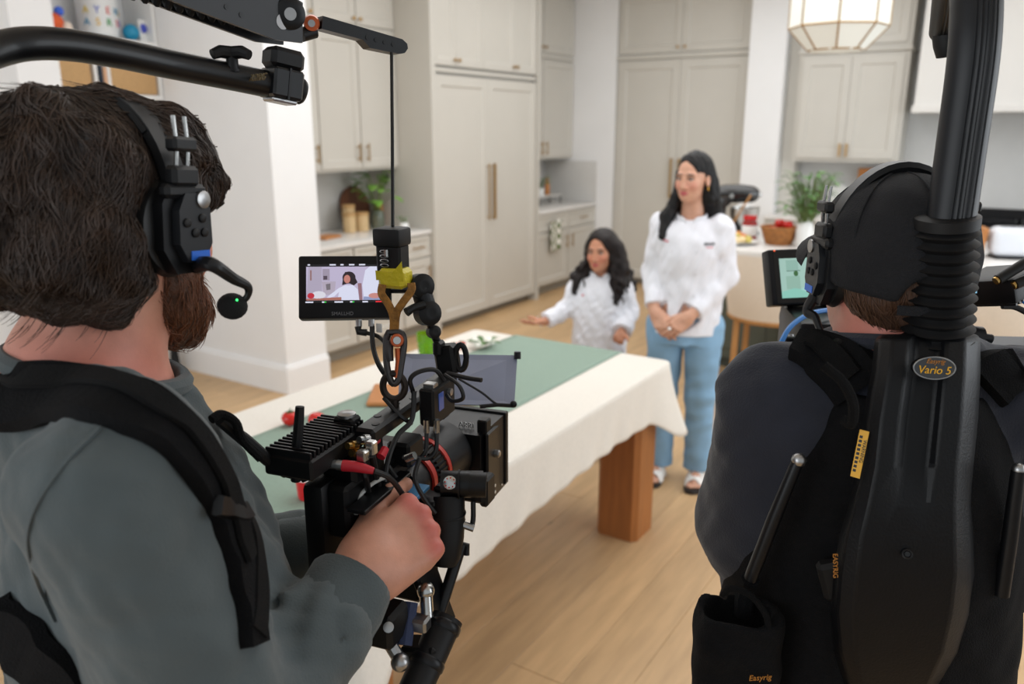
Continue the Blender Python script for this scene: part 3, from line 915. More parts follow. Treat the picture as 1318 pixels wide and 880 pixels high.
def pot1(o):
    MB().lathe([(0, .0), (.05, 0), (.055, .06), (.05, .13), (.045, .15), (.04, .15), (.04, .13), (0, .12)], c=o.location, n=28).build('vase', mat('clear_glassy', (150, 160, 140), .1, trans=.6), o)
plant('potted_plant', 'leafy bright green plant in a glass vase on the left worktop', (-4.60, 5.04, .891), pot1, 26, .2, .46, .15, .12, .085, 3, mat('bright_leaf', (112, 158, 62), .45, var=.25, vscale=20, objrand=.3))
o = empty('vase', (-4.72, 5.18, .891), 'slim orange wooden vase behind the leafy plant', 'vase')
MB().lathe([(0, 0), (.035, 0), (.045, .06), (.04, .16), (.03, .2), (0, .2)], c=(-4.72, 5.185, .891), n=24).build('vase_body', M_board, o)
# flower sprig hanging over worktop
def pot2(o):
    MB().lathe([(0, 0), (.03, 0), (.036, .05), (.03, .07), (0, .07)], c=o.location, n=20).build('cup', M_white, o)
plant('herb_pot', 'little white pot with grey-green sprigs at the worktop edge', (-4.30, 5.02, .891), pot2, 12, .07, .14, .06, .04, .02, 9, mat('sage_leaf', (140, 152, 130), .6, var=.2))

# second niche: riser, pot, boards, towel
o = empty('riser_shelf', (-4.56, 7.72, .891), 'small metal riser with thin legs on the short worktop', 'riser')
MB().box((-4.56, 7.72, .985), (.16, .5, .014), bev=.003).build('shelf_board', mat('marble', (210, 206, 200), .3, var=.05), o)
for sx in (-.07, .07):
    for sy in (-.23, .23):
        MB().bar((-4.56 + sx, 7.72 + sy, .892), (-4.56 + sx, 7.72 + sy, .977), .01, .01).build('leg', M_blackm, o)
def pot3(o):
    MB().lathe([(0, 0), (.04, 0), (.048, .08), (.044, .08), (.04, .07), (0, .07)], c=o.location, n=20).build('pot', M_white, o)
plant('herb_pot', 'white pot with green sprig standing on the riser', (-4.56, 7.62, .993), pot3, 14, .12, .2, .09, .06, .03, 5, MATS['leaf_green'])
o = empty('oil_bottle', (-4.58, 7.80, .993), 'slim orange wooden bottle on the riser beside the herb pot', 'bottle')
MB().lathe([(0, 0), (.03, 0), (.032, .09), (.016, .14), (.014, .19), (0, .19)], c=(-4.58, 7.80, .993), n=20).build('bottle_body', M_board, o)
# towel with checks
mt = mat('towel_check', (228, 224, 214), .95, bump=.3, bscale=300)
nt = mt.node_tree
ck = nt.nodes.new('ShaderNodeTexChecker'); ck.inputs['Scale'].default_value = 1
ck.inputs['Color1'].default_value = lin(232, 228, 220); ck.inputs['Color2'].default_value = lin(110, 122, 84)
tcn = nt.nodes.new('ShaderNodeTexCoord'); mpn = nt.nodes.new('ShaderNodeMapping'); mpn.inputs['Scale'].default_value = (3, 18, 18)
nt.links.new(tcn.outputs['Object'], mpn.inputs[0]); nt.links.new(mpn.outputs[0], ck.inputs[0]); nt.links.new(ck.outputs[0], nt.nodes['Principled BSDF'].inputs[0])
o = empty('tea_towel', (-4.17, 7.30, .47), 'green and cream checked tea towel hanging on a drawer pull', 'towel')
V = []; F = []
for j in range(13):
    for i in range(13):
        t = i / 12; v = j / 12
        V.append((-4.158 + .012 * math.sin(t * 9 + v) * (.4 + v) , 7.17 + .22 * t + .02 * v * math.sin(3 * t), .77 - .31 * v - .015 * math.sin(t * 6)))
for j in range(12):
    for i in range(12):
        a = j * 13 + i; F.append((a, a + 1, a + 14, a + 13))
me = bpy.data.meshes.new('towel_cloth'); me.from_pydata([Vector(v) - o.location for v in V], [], F)
tw = link('cloth', me, mt, o, 60); sd = tw.modifiers.new('t', 'SOLIDIFY'); sd.thickness = .006; sd.offset = 0

# island props
ZI = .9205
mx_ = empty('stand_mixer', (-1.90, 6.02, ZI), 'black stand mixer with steel bowl on the island', 'stand mixer')
Mm = Matrix.Translation((-1.90, 6.02, ZI)) @ Matrix.Rotation(math.radians(-57), 4, 'Z')
mblk = mat('mixer_black', (20, 20, 22), .15, coat=.6)
b = MB(Mm); b.box((0, .03, .02), (.17, .32, .04), bev=.018, seg=3); b.build('base', mblk, mx_)
b = MB(Mm); b.tube([(0, -.10, .03), (0, -.105, .12), (0, -.10, .22), (0, -.07, .27)], [.055, .048, .05, .06], n=16); b.build('column', mblk, mx_)
b = MB(Mm); b.tube([(0, -.16, .30), (0, -.15, .305), (0, -.08, .31), (0, .05, .31), (0, .14, .305), (0, .175, .30), (0, .18, .30)], [.02, .05, .068, .07, .062, .045, .01], n=20); b.build('motor_head', mblk, mx_)
b = MB(Mm); b.tube([(0, -.13, .315), (0, .16, .305)], .0712, n=20); 
b.bm.free()
b = MB(Mm); b.lathe([(.012, 0), (.026, 0), (.026, .02), (.02, .03), (0, .03)], c=(0, .175, .30), axis=(0, 1, 0), n=16); b.build('hub_knob', M_steel, mx_)
b = MB(Mm); b.lathe([(0, .042), (.05, .042), (.055, .05), (.085, .09), (.108, .15), (.112, .205), (.115, .21), (.108, .205), (.10, .15), (.05, .06), (0, .055)], c=(0, .085, 0), n=28); b.build('bowl', M_steel, mx_)
b = MB(Mm); b.cyl((.069, -.04, .30), (.082, -.04, .30), .016, n=14); b.build('speed_lever', M_steel, mx_)
# plate with vegetables
o = empty('serving_plate', (-1.72, 5.56, ZI), 'white plate piled with small vegetables beside the mixer', 'plate')
MB().lathe([(0, .002), (.09, .002), (.15, .018), (.152, .021), (.09, .008), (0, .008)], c=(-1.72, 5.56, ZI), n=36).build('plate_dish', M_white, o)
vegc = [((232, 208, 160), 'potato'), ((214, 120, 48), 'carrot_piece'), ((236, 230, 214), 'garlic'), ((196, 178, 90), 'squash'), ((226, 168, 92), 'apricot')]
for k in range(22):
    rr = .105 * math.sqrt((k % 15 + .5) / 15); a = k * 2.399
    lv = 0 if k < 15 else .03
    if lv: rr *= .55
    cv, nm = vegc[k % 5]
    c = (-1.72 + rr * math.cos(a), 5.56 + rr * math.sin(a), ZI + .012 + lv)
    b = MB()
    r_ = .021 + .004 * (k % 3)
    b.lathe([(0, 0), (r_ * .7, r_ * .25), (r_, r_ * .8), (r_ * .75, r_ * 1.4), (r_ * .2, r_ * 1.7), (0, r_ * 1.7)], c=c, n=12, sx=1.0, sy=.85 + .1 * (k % 3))
    og = b.build(nm, mat('veg_' + nm, cv, .5, var=.1))
    tag(og, {'potato': 'cream potato piled on the white plate on the island', 'carrot_piece': 'orange carrot piece piled on the white plate on the island', 'garlic': 'white garlic bulb piled on the white plate on the island', 'squash': 'yellow green squash piled on the white plate on the island', 'apricot': 'pale orange apricot piled on the white plate on the island'}[nm], 'vegetable', 'vegetables on the island plate')
# jar with red label and spoon
o = empty('sauce_jar', (-1.70, 5.80, ZI), 'glass jar of red sauce with wooden spoon on the island', 'jar')
MB().lathe([(0, 0), (.05, 0), (.055, .02), (.055, .12), (.045, .14), (.045, .15), (0, .15)], c=(-1.70, 5.80, ZI), n=24).build('jar_body', mat('sauce_red', (150, 32, 26), .2, coat=.4), o)
MB().lathe([(0, .15), (.048, .15), (.048, .175), (0, .175)], c=(-1.70, 5.80, ZI), n=24).build('lid', M_red, o)
MB().lathe([(.0556, .035), (.0562, .037), (.0562, .105), (.0556, .107)], c=(-1.70, 5.80, ZI), n=24).build('paper_label', M_white, o)
o = empty('wooden_spoon', (-1.86, 6.0, ZI + .06), 'wooden spoon sticking up out of the mixer bowl', 'spoon')
b = MB(); b.tube([(-1.885, 5.945, ZI + .07), (-1.80, 5.93, ZI + .22), (-1.745, 5.92, ZI + .31)], [.008, .006, .009], n=8); b.build('spoon_handle', M_oak, o)
# wicker basket of tomatoes
o = empty('wicker_basket', (-1.46, 5.70, ZI), 'round woven basket heaped with tomatoes on the island', 'basket')
b = MB()
for k in range(9):
    z = ZI + .008 + k * .0125; r = .085 + .035 * (k / 8) ** .8
    b.tube([(-1.46 + r * math.cos(2 * PI * j / 28) , 5.70 + r * math.sin(2 * PI * j / 28), z + .002 * (-1) ** j) for j in range(28)], .0075, n=6, closed=True)
b.lathe([(0, 0), (.085, 0), (.085, .01), (0, .01)], c=(-1.46, 5.70, ZI), n=28)
b.build('woven_wall', mat('wicker', (160, 104, 52), .65, var=.3, vscale=40, bump=.4, bscale=160), o)
b = MB(); b.tube([(-1.46 + .122 * math.cos(2 * PI * j / 32), 5.70 + .122 * math.sin(2 * PI * j / 32), ZI + .118) for j in range(32)], .009, n=8, closed=True); b.build('rim', MATS['wicker'], o)
for k in range(8):
    a = k * 2.4; rr = .03 + .045 * (k % 2)
    if k == 7: rr = 0
    tomato((-1.46 + rr * math.cos(a), 5.70 + rr * math.sin(a), ZI + .058 + (.055 if k >= 5 else 0)), .036, 'ripe red tomato heaped in the woven basket', 'tomatoes in the basket', stem=False, rz=a)
# vase with foliage
def pot4(o):
    MB().lathe([(0, 0), (.05, 0), (.058, .02), (.06, .11), (.05, .15), (.032, .175), (.035, .195), (.03, .195), (.026, .17), (0, .16)], c=o.location, n=28).build('vase_body', M_white, o)
plant('vase_of_foliage', 'white ceramic vase with loose green foliage on the island', (-1.285, 5.68, ZI), pot4, 140, .22, .50, .18, .07, .032, 21, mat('foliage', (84, 122, 62), .5, var=.3, vscale=20, objrand=.35), cat='vase')
# toaster, box and apples at the right
o = empty('toaster', (-.06, 5.86, ZI), 'white rounded toaster on the island', 'toaster')
Mt = Matrix.Translation((-.06, 5.86, ZI)) @ Matrix.Rotation(math.radians(20), 4, 'Z')
MB(Mt).box((0, 0, .105), (.28, .17, .18), bev=.045, seg=4).build('shell', mat('toaster_white', (226, 230, 238), .2, coat=.3), o)
MB(Mt).box((0, 0, .008), (.25, .15, .016), bev=.004).build('foot_plate', M_blackm, o)
for sy in (-.035, .035): MB(Mt).box((0, sy, .194), (.2, .025, .004)).build('slot', M_black, o)
MB(Mt).box((.145, 0, .12), (.015, .03, .015), bev=.004).build('lever', M_steel, o)
o = MB(Matrix.Translation((-.245, 5.84, ZI)) @ Matrix.Rotation(.25, 4, 'Z')).box((0, 0, .09), (.03, .16, .18), rot=(0, .12, 0), bev=.006).build('bread_board', M_board)
o.location.z += .004
tag(o, 'small wooden board standing beside the toaster', 'cutting board')
tomato((-.36, 5.83, ZI), .034, 'single red tomato by the toaster on the island', None, stem=False)
# things on the back worktop
o = MB().lathe([(0, 0), (.14, 0), (.14, .015), (0, .015)], c=(-1.62, 8.41, 1.032), axis=(0, -.97, .2), n=36).build('marble_round', mat('pale_marble', (206, 206, 202), .25, var=.1, vscale=4))
tag(o, 'round pale marble board leaning behind the foliage', 'cutting board')
o = MB().box((-1.29, 8.43, 1.12), (.34, .02, .44), rot=(.12, 0, 0), bev=.01).build('tall_wooden_board', M_board)
tag(o, 'tall orange wooden board leaning under the wall cabinet', 'cutting board')

# bar stools
M_boucle = mat('boucle_cream', (218, 204, 186), .95, var=.05, vscale=120, bump=.5, bscale=260, sheen=.2)
def stool(x, y, rz, label):
    o = empty('bar_stool', (x, y, 0), label, 'bar stool', 'upholstered bar stools at the island', rz)
    Mz = Matrix.Translation((x, y, 0)) @ Matrix.Rotation(rz, 4, 'Z')
    # backrest shell: curved, wraps round the seat (faces +Y, back towards -Y)
    V = []; F = []; nu = 28; nv = 8
    prof = []
    for i in range(nu + 1):
        a = math.radians(-200 + 220 * i / nu)
        e = abs(i / nu - .5) * 2
        zt = .95 - .10 * e ** 3; zb = .53 + .06 * e ** 2
        for j in range(nv + 1):
            t = j / nv
            z = zb + (zt - zb) * t
            bul = math.sin(t * PI) * .02
            r = .285 + bul
            V.append((r * math.cos(a), r * .95 * math.sin(a), z))
    n = len(V)
    for i in range(nu + 1):
        a = math.radians(-200 + 220 * i / nu)
        e = abs(i / nu - .5) * 2
        zt = .95 - .10 * e ** 3; zb = .53 + .06 * e ** 2
        for j in range(nv + 1):
            t = j / nv
            r = .225 - math.sin(t * PI) * .01
            V.append((r * math.cos(a), r * .95 * math.sin(a), zb + .01 + (zt - zb - .02) * t))
    w = nv + 1
    for i in range(nu):
        for j in range(nv):
            a = i * w + j
            F.append((a, a + w, a + w + 1, a + 1)); F.append((n + a, n + a + 1, n + a + w + 1, n + a + w))
        F.append((i * w + nv, (i + 1) * w + nv, n + (i + 1) * w + nv, n + i * w + nv))
        F.append((i * w, n + i * w, n + (i + 1) * w, (i + 1) * w))
    for i in (0, nu):
        for j in range(nv):
            a = i * w + j; F.append((a, a + 1, n + a + 1, n + a))
    MB(Mz).raw(V, F).build('backrest', M_boucle, o, smooth=70)
    MB(Mz).lathe([(0, .57), (.20, .57), (.22, .60), (.21, .655), (.17, .67), (0, .67)], n=28).build('seat', M_boucle, o)
    MB(Mz).tube([(.27 * math.cos(2 * PI * k / 32), .26 * math.sin(2 * PI * k / 32), .545) for k in range(32)], .02, n=8, closed=True).build('seat_ring', M_oak, o)
    for sx in (-1, 1):
        for sy in (-1, 1):
            MB(Mz).bar((sx * .19, sy * .18, .545), (sx * .20, sy * .19, .001), .036, .036, bev=.004).build('leg', M_oak, o)
    for sx in (-1, 1): MB(Mz).bar((sx * .195, -.17, .2), (sx * .195, .17, .2), .022, .03, bev=.003).build('footrest', M_oak, o)
    for sy in (-1, 1): MB(Mz).bar((-.18, sy * .185, .2), (.18, sy * .185, .2), .03, .022, bev=.003).build('footrest', M_oak, o)
    return o
stool(-1.30, 5.10, .10, 'cream upholstered bar stool with oak legs behind the white-coated woman')
stool(-.08, 4.98, -.12, 'cream upholstered bar stool beside the second camera operator')
# ================================================================== implicit-surface modelling for bodies, hair and clothes
class Sdf:
    def __init__(s):
        s.pr = []; s.paint = []; s.disp = None
    def add(s, fn, lo, hi, op, k):
        s.pr.append((fn, np.array(lo, float), np.array(hi, float), op, k)); return s
    def cone(s, a, b, ra, rb, k=.015, op='+', sc=None, R=None):
        """tapered capsule; sc scales the cross section in the frame R (3x3, columns = axes)"""
        a = np.array(a, float); b = np.array(b, float)
        Rm = np.eye(3) if R is None else np.array(R, float)
        S = np.ones(3) if sc is None else np.array(sc, float)
        def T(q): return (q @ Rm) / S
        a2 = T(a); b2 = T(b); ba = b2 - a2; l2 = max(float(ba @ ba), 1e-12); ms = float(S.min())
        def fn(p):
            q = T(p) - a2
            h = np.clip((q @ ba) / l2, 0, 1)
            return (np.linalg.norm(q - h[..., None] * ba, axis=-1) - (ra + (rb - ra) * h)) * ms
        m = max(ra, rb) * float(S.max())
        return s.add(fn, np.minimum(a, b) - m, np.maximum(a, b) + m, op, k)
    def path(s, pts, rs, k=.015, op='+', **kw):
        for i in range(len(pts) - 1):
            s.cone(pts[i], pts[i + 1], rs[i], rs[i + 1], k if i == 0 else min(k, .02), op, **kw)
        return s
    def ell(s, c, r, k=.015, op='+', R=None):
        c = np.array(c, float); r = np.array(r, float) if hasattr(r, '__len__') else np.array([r] * 3, float)
        Rm = np.eye(3) if R is None else np.array(R, float)
        def fn(p):
            q = (p - c) @ Rm
            k0 = np.linalg.norm(q / r, axis=-1); k1 = np.linalg.norm(q / (r * r), axis=-1)
            return k0 * (k0 - 1) / np.maximum(k1, 1e-9)
        m = float(r.max())
        return s.add(fn, c - m, c + m, op, k)
    def loft(s, secs, k=.02, op='+', n=2.0, cap=.0):
        """stack of ellipses (z, cx, cy, rx, ry)"""
        A = np.array(sorted(secs), float)
        zz = np.linspace(A[0, 0], A[-1, 0], 60)
        # smooth interpolation
        def sm(v):
            y = np.interp(zz, A[:, 0], v)
            for _ in range(6): y[1:-1] = (y[:-2] + 2 * y[1:-1] + y[2:]) / 4
            return y
        CX, CY, RX, RY = (sm(A[:, i]) for i in (1, 2, 3, 4))
        def fn(p):
            z = p[..., 2]
            cx = np.interp(z, zz, CX); cy = np.interp(z, zz, CY); rx = np.interp(z, zz, RX); ry = np.interp(z, zz, RY)
            e = (np.abs((p[..., 0] - cx) / rx) ** n + np.abs((p[..., 1] - cy) / ry) ** n) ** (1 / n)
            d = (e - 1) * np.minimum(rx, ry)
            dz = np.maximum(A[0, 0] - z, z - A[-1, 0])
            return np.where(dz > 0, np.sqrt(np.maximum(d, 0) ** 2 + dz ** 2) - cap, np.maximum(d, dz) if cap == 0 else d - 0)
        mx = float((np.abs(A[:, 1]) + A[:, 3]).max()); my = float((np.abs(A[:, 2]) + A[:, 4]).max())
        return s.add(fn, (-mx, -my, A[0, 0]), (mx, my, A[-1, 0]), op, k)
    def half(s, c, n, k=.004):
        """keep the side that the normal n points away from"""
        c = np.array(c, float); n = np.array(n, float); n = n / np.linalg.norm(n)
        s.pr.append((lambda p: (p - c) @ n, None, None, '*', k)); return s
    def mesh(s, name, h, pad=.03):
        lo = np.min([p[1] for p in s.pr if p[1] is not None and p[3] == '+'], axis=0) - pad
        hi = np.max([p[2] for p in s.pr if p[1] is not None and p[3] == '+'], axis=0) + pad
        n = np.ceil((hi - lo) / h).astype(int) + 1
        ax = [lo[i] + h * np.arange(n[i]) for i in range(3)]
        Fd = np.full(n, .06, np.float32)
        for fn, a, b, op, k in s.pr:
            if a is None:
                i0 = np.zeros(3, int); i1 = n
            else:
                m = max(k, 2 * h) + h * 2
                i0 = np.clip(np.floor((a - m - lo) / h).astype(int), 0, n); i1 = np.clip(np.ceil((b + m - lo) / h).astype(int) + 1, 0, n)
            if np.any(i1 <= i0): continue
            sl = tuple(slice(i0[i], i1[i]) for i in range(3))
            g = np.stack(np.meshgrid(*(ax[i][sl[i]] for i in range(3)), indexing='ij'), -1)
            d = fn(g).astype(np.float32); f = Fd[sl]
            kk = max(k, 1e-5)
            if op == '+':
                t = np.maximum(kk - np.abs(f - d), 0) / kk
                Fd[sl] = np.minimum(f, d) - t * t * kk * .25
            else:
                if op == '-': d = -d
                t = np.maximum(kk - np.abs(f - d), 0) / kk
                Fd[sl] = np.maximum(f, d) + t * t * kk * .25
        if s.disp is not None:
            idx = np.nonzero(np.abs(Fd) < .035)
            pts = np.stack([ax[i][idx[i]] for i in range(3)], -1)
            Fd[idx] += s.disp(pts).astype(np.float32)
        V, Q = surface_nets(Fd, lo, h)
        me = bpy.data.meshes.new(name)
        me.vertices.add(len(V)); me.vertices.foreach_set('co', V.astype(np.float32).ravel())
        me.loops.add(len(Q) * 4); me.loops.foreach_set('vertex_index', Q.astype(np.int32).ravel())
        me.polygons.add(len(Q)); me.polygons.foreach_set('loop_start', np.arange(0, len(Q) * 4, 4, dtype=np.int32))
        me.update(calc_edges=True); me.validate()
        return me, V

def surface_nets(F, lo, h):
    n = np.array(F.shape)
    ins = F < 0
    c = n - 1
    corners = [(i, j, k) for i in (0, 1) for j in (0, 1) for k in (0, 1)]
    cnt = np.zeros(c, np.int8)
    for i, j, k in corners:
        cnt += ins[i:i + c[0], j:j + c[1], k:k + c[2]]
    act = (cnt > 0) & (cnt < 8)
    I = np.argwhere(act)
    vid = np.full(c, -1, np.int64); vid[act] = np.arange(len(I))
    val = {q: F[I[:, 0] + q[0], I[:, 1] + q[1], I[:, 2] + q[2]] for q in corners}
    acc = np.zeros((len(I), 3)); num = np.zeros(len(I))
    for a in corners:
        for d in range(3):
            if a[d] == 0:
                b = tuple(1 if x == d else a[x] for x in range(3))
                va, vb = val[a], val[b]
                m = (va < 0) != (vb < 0)
                t = np.where(m, va / np.where(m, va - vb, 1), 0)
                p = np.tile(np.array(a, float), (len(I), 1)); p[:, d] = t
                acc[m] += p[m]; num[m] += 1
    V = lo + (I + acc / num[:, None]) * h
    Q = []
    for d in range(3):
        e1, e2 = [(1, 2), (2, 0), (0, 1)][d]
        s0 = [slice(1, -1)] * 3; s0[d] = slice(0, -1); s1 = list(s0); s1[d] = slice(1, None)
        A = ins[tuple(s0)]; B = ins[tuple(s1)]
        for flip, m in ((False, A & ~B), (True, ~A & B)):
            ix = np.argwhere(m)
            off = np.ones(3, int); off[d] = 0
            ix = ix + off
            def g(o1, o2):
                q = ix.copy(); q[:, e1] -= o1; q[:, e2] -= o2
                return vid[q[:, 0], q[:, 1], q[:, 2]]
            q = np.stack([g(1, 1), g(0, 1), g(0, 0), g(1, 0)], -1)
            Q.append(q[:, ::-1] if flip else q)
    Q = np.concatenate(Q)
    Q = Q[(Q >= 0).all(1)]
    return V, Q

def vcol(me, V, base, paints):
    """per-vertex colour: base then ellipsoidal patches (c, r, rgb, softness, R)"""
    C = np.tile(np.array(lin(*base)), (len(V), 1))
    for p in paints:
        c, r, rgb, soft = p[:4]
        q = V - np.array(c, float)
        if len(p) > 4: q = q @ np.array(p[4], float)
        e = np.linalg.norm(q / np.array(r, float), axis=1)
        w = np.clip((1 - e) / soft + .5, 0, 1)[:, None]
        C = C * (1 - w) + np.array(lin(*rgb)) * w
    at = me.color_attributes.new('Col', 'FLOAT_COLOR', 'POINT')
    at.data.foreach_set('color', C.astype(np.float32).ravel())

def folds(seed, amp, freq, stretch=(1, 1, 1), n=7, sharp=False):
    rg = np.random.default_rng(seed)
    K = rg.normal(size=(n, 3)); K /= np.linalg.norm(K, axis=1)[:, None]
    K = K * freq * rg.uniform(.6, 1.6, n)[:, None] * np.array(stretch)
    ph = rg.uniform(0, 6.28, n); wv = rg.normal(size=(3, 3)) * freq * .35
    def f(p):
        w = np.sin(p @ wv.T + 1.0) * .5
        q = p @ K.T + ph + w[:, :1] * 2
        v = np.sin(q)
        if sharp: v = 1 - 2 * np.abs(v) ** .7
        return amp * v.sum(1) / math.sqrt(n)
    return f

def rotm(ax, deg):
    return np.array(Matrix.Rotation(math.radians(deg), 3, ax))

def person_frame(loc, fwd):
    M = frame(loc, fwd)
    return M

def place(name, me, m, root, smooth=80, label=None, kind=None):
    return link(name, me, m, root, smooth, label, kind)

M_skin = mat('skin', (200, 150, 125), .5, attr='Col', var=.06, vscale=60, bump=.06, bscale=500, sss=.12)

def head(S, c, R, sc=1.0, ears=True, sockets=True):
    """head of height ~.23*sc; c = point between the ears at eye level; R columns = right, forward, up"""
    c = np.array(c, float)
    w = lambda x, y, z: c + R @ (np.array((x, y, z)) * sc)
    E = lambda p, r, k=.02, op='+': S.ell(w(*p), np.array(r) * sc, k * sc, op, R)
    E((0, -.012, .036), (.073, .094, .083))
    E((0, .028, -.025), (.061, .066, .085), .03)
    E((0, .040, -.078), (.046, .048, .036), .03)
    E((0, .076, -.098), (.019, .016, .016), .02)
    for sx in (-1, 1):
        E((sx * .036, .064, -.030), (.024, .026, .026), .02)
        E((sx * .028, .082, .018), (.024, .014, .010), .015)
        if sockets: E((sx * .031, .104, -.002), (.017, .014, .010), .010, '-')
        if ears:
            E((sx * .076, -.012, -.014), (.009, .020, .032), .006)
            E((sx * .084, -.004, -.012), (.006, .011, .018), .005, '-')
    S.cone(w(0, .092, -.002), w(0, .106, -.040), .007 * sc, .0105 * sc, .012 * sc)
    for sx in (-1, 1): E((sx * .012, .096, -.044), (.008, .010, .007), .008)
    E((0, .092, -.066), (.021, .011, .0055), .006)
    E((0, .089, -.076), (.018, .011, .006), .006)
    return w

def face_paint(w, R, sc, skin, lip, brow, cheek):
    sk = np.array(skin)
    P_ = []
    for sx in (-1, 1):
        P_.append((w(sx * .04, .085, -.035), (.03 * sc, .03 * sc, .025 * sc), cheek, 1.2, R))
        P_.append((w(sx * .032, .094, .021), (.021 * sc, .02 * sc, .0048 * sc), brow, .6, R))
        P_.append((w(sx * .031, .09, .0035), (.0175 * sc, .03 * sc, .0035 * sc), (38, 26, 22), .6, R))
    P_.append((w(0, .098, -.070), (.022 * sc, .02 * sc, .0105 * sc), lip, .5, R))
    return P_

def eyes(root, w, R, sc, iris=(58, 36, 24)):
    for sx in (-1, 1):
        c = Vector(w(sx * .031, .0785, -.002))
        b = MB(); b.ball(c, .0118 * sc, n=14)
        e = MB_local(b, 'eye', mat('eye_white', (150, 142, 136), .3), root)
        b = MB(); b.ball(Vector(w(sx * .0305, .0838, -.002)), (.0072 * sc, .0072 * sc, .0072 * sc), n=10)
        MB_local(b, 'iris', mat('iris_brown', iris, .15), e)

def MB_local(b, name, m, parent, **kw):
    """build a mesh whose coordinates are already local to its parent"""
    bmesh.ops.recalc_face_normals(b.bm, faces=b.bm.faces)
    me = bpy.data.meshes.new(name); b.bm.to_mesh(me); b.bm.free()
    return link(name, me, m, parent, kw.pop('smooth', 40), **kw)

def hand(S, M, sc, curls, side, thumb=(35, 20, 20), spread=1.0, tdir=(.62, .66, -.42)):
    """M: 4x4 wrist frame, x toward the thumb when side=+1, y along fingers, z back of the hand"""
    w = lambda x, y, z: np.array(M @ Vector((x * sc * side, y * sc, z * sc)))
    xs = (.030, .010, -.011, -.030); ys = (.094, .098, .093, .083)
    Ls = ((.044, .027, .022), (.049, .031, .023), (.045, .029, .022), (.035, .022, .019))
    rs = ((.0098, .0088, .0080, .0070), (.0100, .0090, .0082, .0072), (.0096, .0086, .0078, .0068), (.0085, .0076, .0068, .0060))
    # palm
    for x, y in zip(xs, ys):
        S.cone(w(x * .62, .008, 0), w(x, y, 0), .0165 * sc, .0112 * sc, .009 * sc)
        S.ell(w(x, y - .001, .0035), np.array((.0108, .012, .0100)) * sc, .004 * sc)
    S.cone(w(0, -.05, 0), w(0, .02, 0), .024 * sc, .025 * sc, .02 * sc)
    S.cone(w(.022, .018, -.010), w(.034, .052, -.014), .019 * sc, .014 * sc, .015 * sc)
    S.cone(w(-.026, .018, -.008), w(-.030, .066, -.008), .016 * sc, .0125 * sc, .015 * sc)
    tips = []
    for i in range(4):
        p = Vector((xs[i], ys[i], 0)); ang = 0
        fan = (xs[i] / .03) * 5 * spread
        for j in range(3):
            ang += curls[i][j] if hasattr(curls[i], '__len__') else curls[i]
            a = math.radians(ang); f_ = math.radians(fan)
            d = Vector((math.sin(f_) * math.cos(a), math.cos(f_) * math.cos(a), -math.sin(a)))
            q = p + d * Ls[i][j]
            S.cone(w(*p), w(*q), rs[i][j] * sc, rs[i][j + 1] * sc, .006 * sc)
            p = q
        tips.append((p, d))
    d = Vector(tdir).normalized(); p = Vector((.028, .024, -.010)); Lt = (.046, .033, .026); rt = (.0145, .0118, .0105, .0085)
    axis = Vector((0, 0, 1)).cross(d).normalized()
    bend = Vector((-.55, .75, -.2)).normalized()
    for j in range(3):
        t = math.radians(thumb[j])
        d = (d * math.cos(t) + bend * math.sin(t)).normalized() if j else d
        q = p + d * Lt[j]
        S.cone(w(*p), w(*q), rt[j] * sc, rt[j + 1] * sc, .009 * sc)
        p = q
    return w, tips
# ================================================================== woman and girl in chef jackets
from mathutils.bvhtree import BVHTree
def bvh_of(me):
    vs_ = [v.co.copy() for v in me.vertices]; fs = [tuple(p.vertices) for p in me.polygons]
    return BVHTree.FromPolygons(vs_, fs)
def hm(o, f, back):
    y = Vector(f).normalized(); z = Vector(back); z = (z - y * z.dot(y)).normalized(); x = y.cross(z)
    m = Matrix((x, y, z)).transposed().to_4x4(); m.translation = Vector(o)
    return m
def yawR(deg, pit=0, roll=0):
    """head rotation: +deg turns to the person's right, pit nods down, roll tilts to the right"""
    return np.array(Matrix.Rotation(math.radians(-deg), 3, 'Z') @ Matrix.Rotation(math.radians(-pit), 3, 'X') @ Matrix.Rotation(math.radians(roll), 3, 'Y'))
def person(loc, fwd, label):
    rz = math.atan2(-fwd[0], fwd[1])
    return empty('person', loc, label, 'person', None, rz)
def decal_box(root, bv, p, d, size, m, name, label=None, rot=0.0, off=.0008):
    hit, n, i, dist = bv.ray_cast(Vector(p), Vector(d))
    if hit is None: return None
    up = Vector((0, 0, 1))
    x = up.cross(n).normalized(); u = n.cross(x)
    x2 = x * math.cos(rot) + u * math.sin(rot); u2 = n.cross(x2)
    M = Matrix((x2, u2, n)).transposed().to_4x4(); M.translation = hit + n * off
    b = MB(M); b.box((0, 0, 0), (size[0], size[1], .0015)); 
    return MB_local(b, name, m, root, label=label)
M_jacket = mat('jacket_white', (232, 233, 240), .85, var=.02, vscale=30, bump=.15, bscale=160)
M_jean = mat('denim_light', (136, 176, 208), .85, var=.10, vscale=9, bump=.3, bscale=500)
M_hairblk = mat('hair_black', (11, 9, 10), .5, spec=.3, var=.35, vscale=30, stretch=(3, 3, .4), bump=.5, bscale=90)
M_hairbrn = mat('hair_dark_brown', (24, 15, 13), .5, spec=.3, var=.4, vscale=30, stretch=(3, 3, .5), bump=.5, bscale=80)
M_ink = mat('dark_print', (30, 32, 48), .7)
M_redink = mat('red_print', (216, 70, 82), .7)
M_btn = mat('white_button', (222, 222, 228), .4)

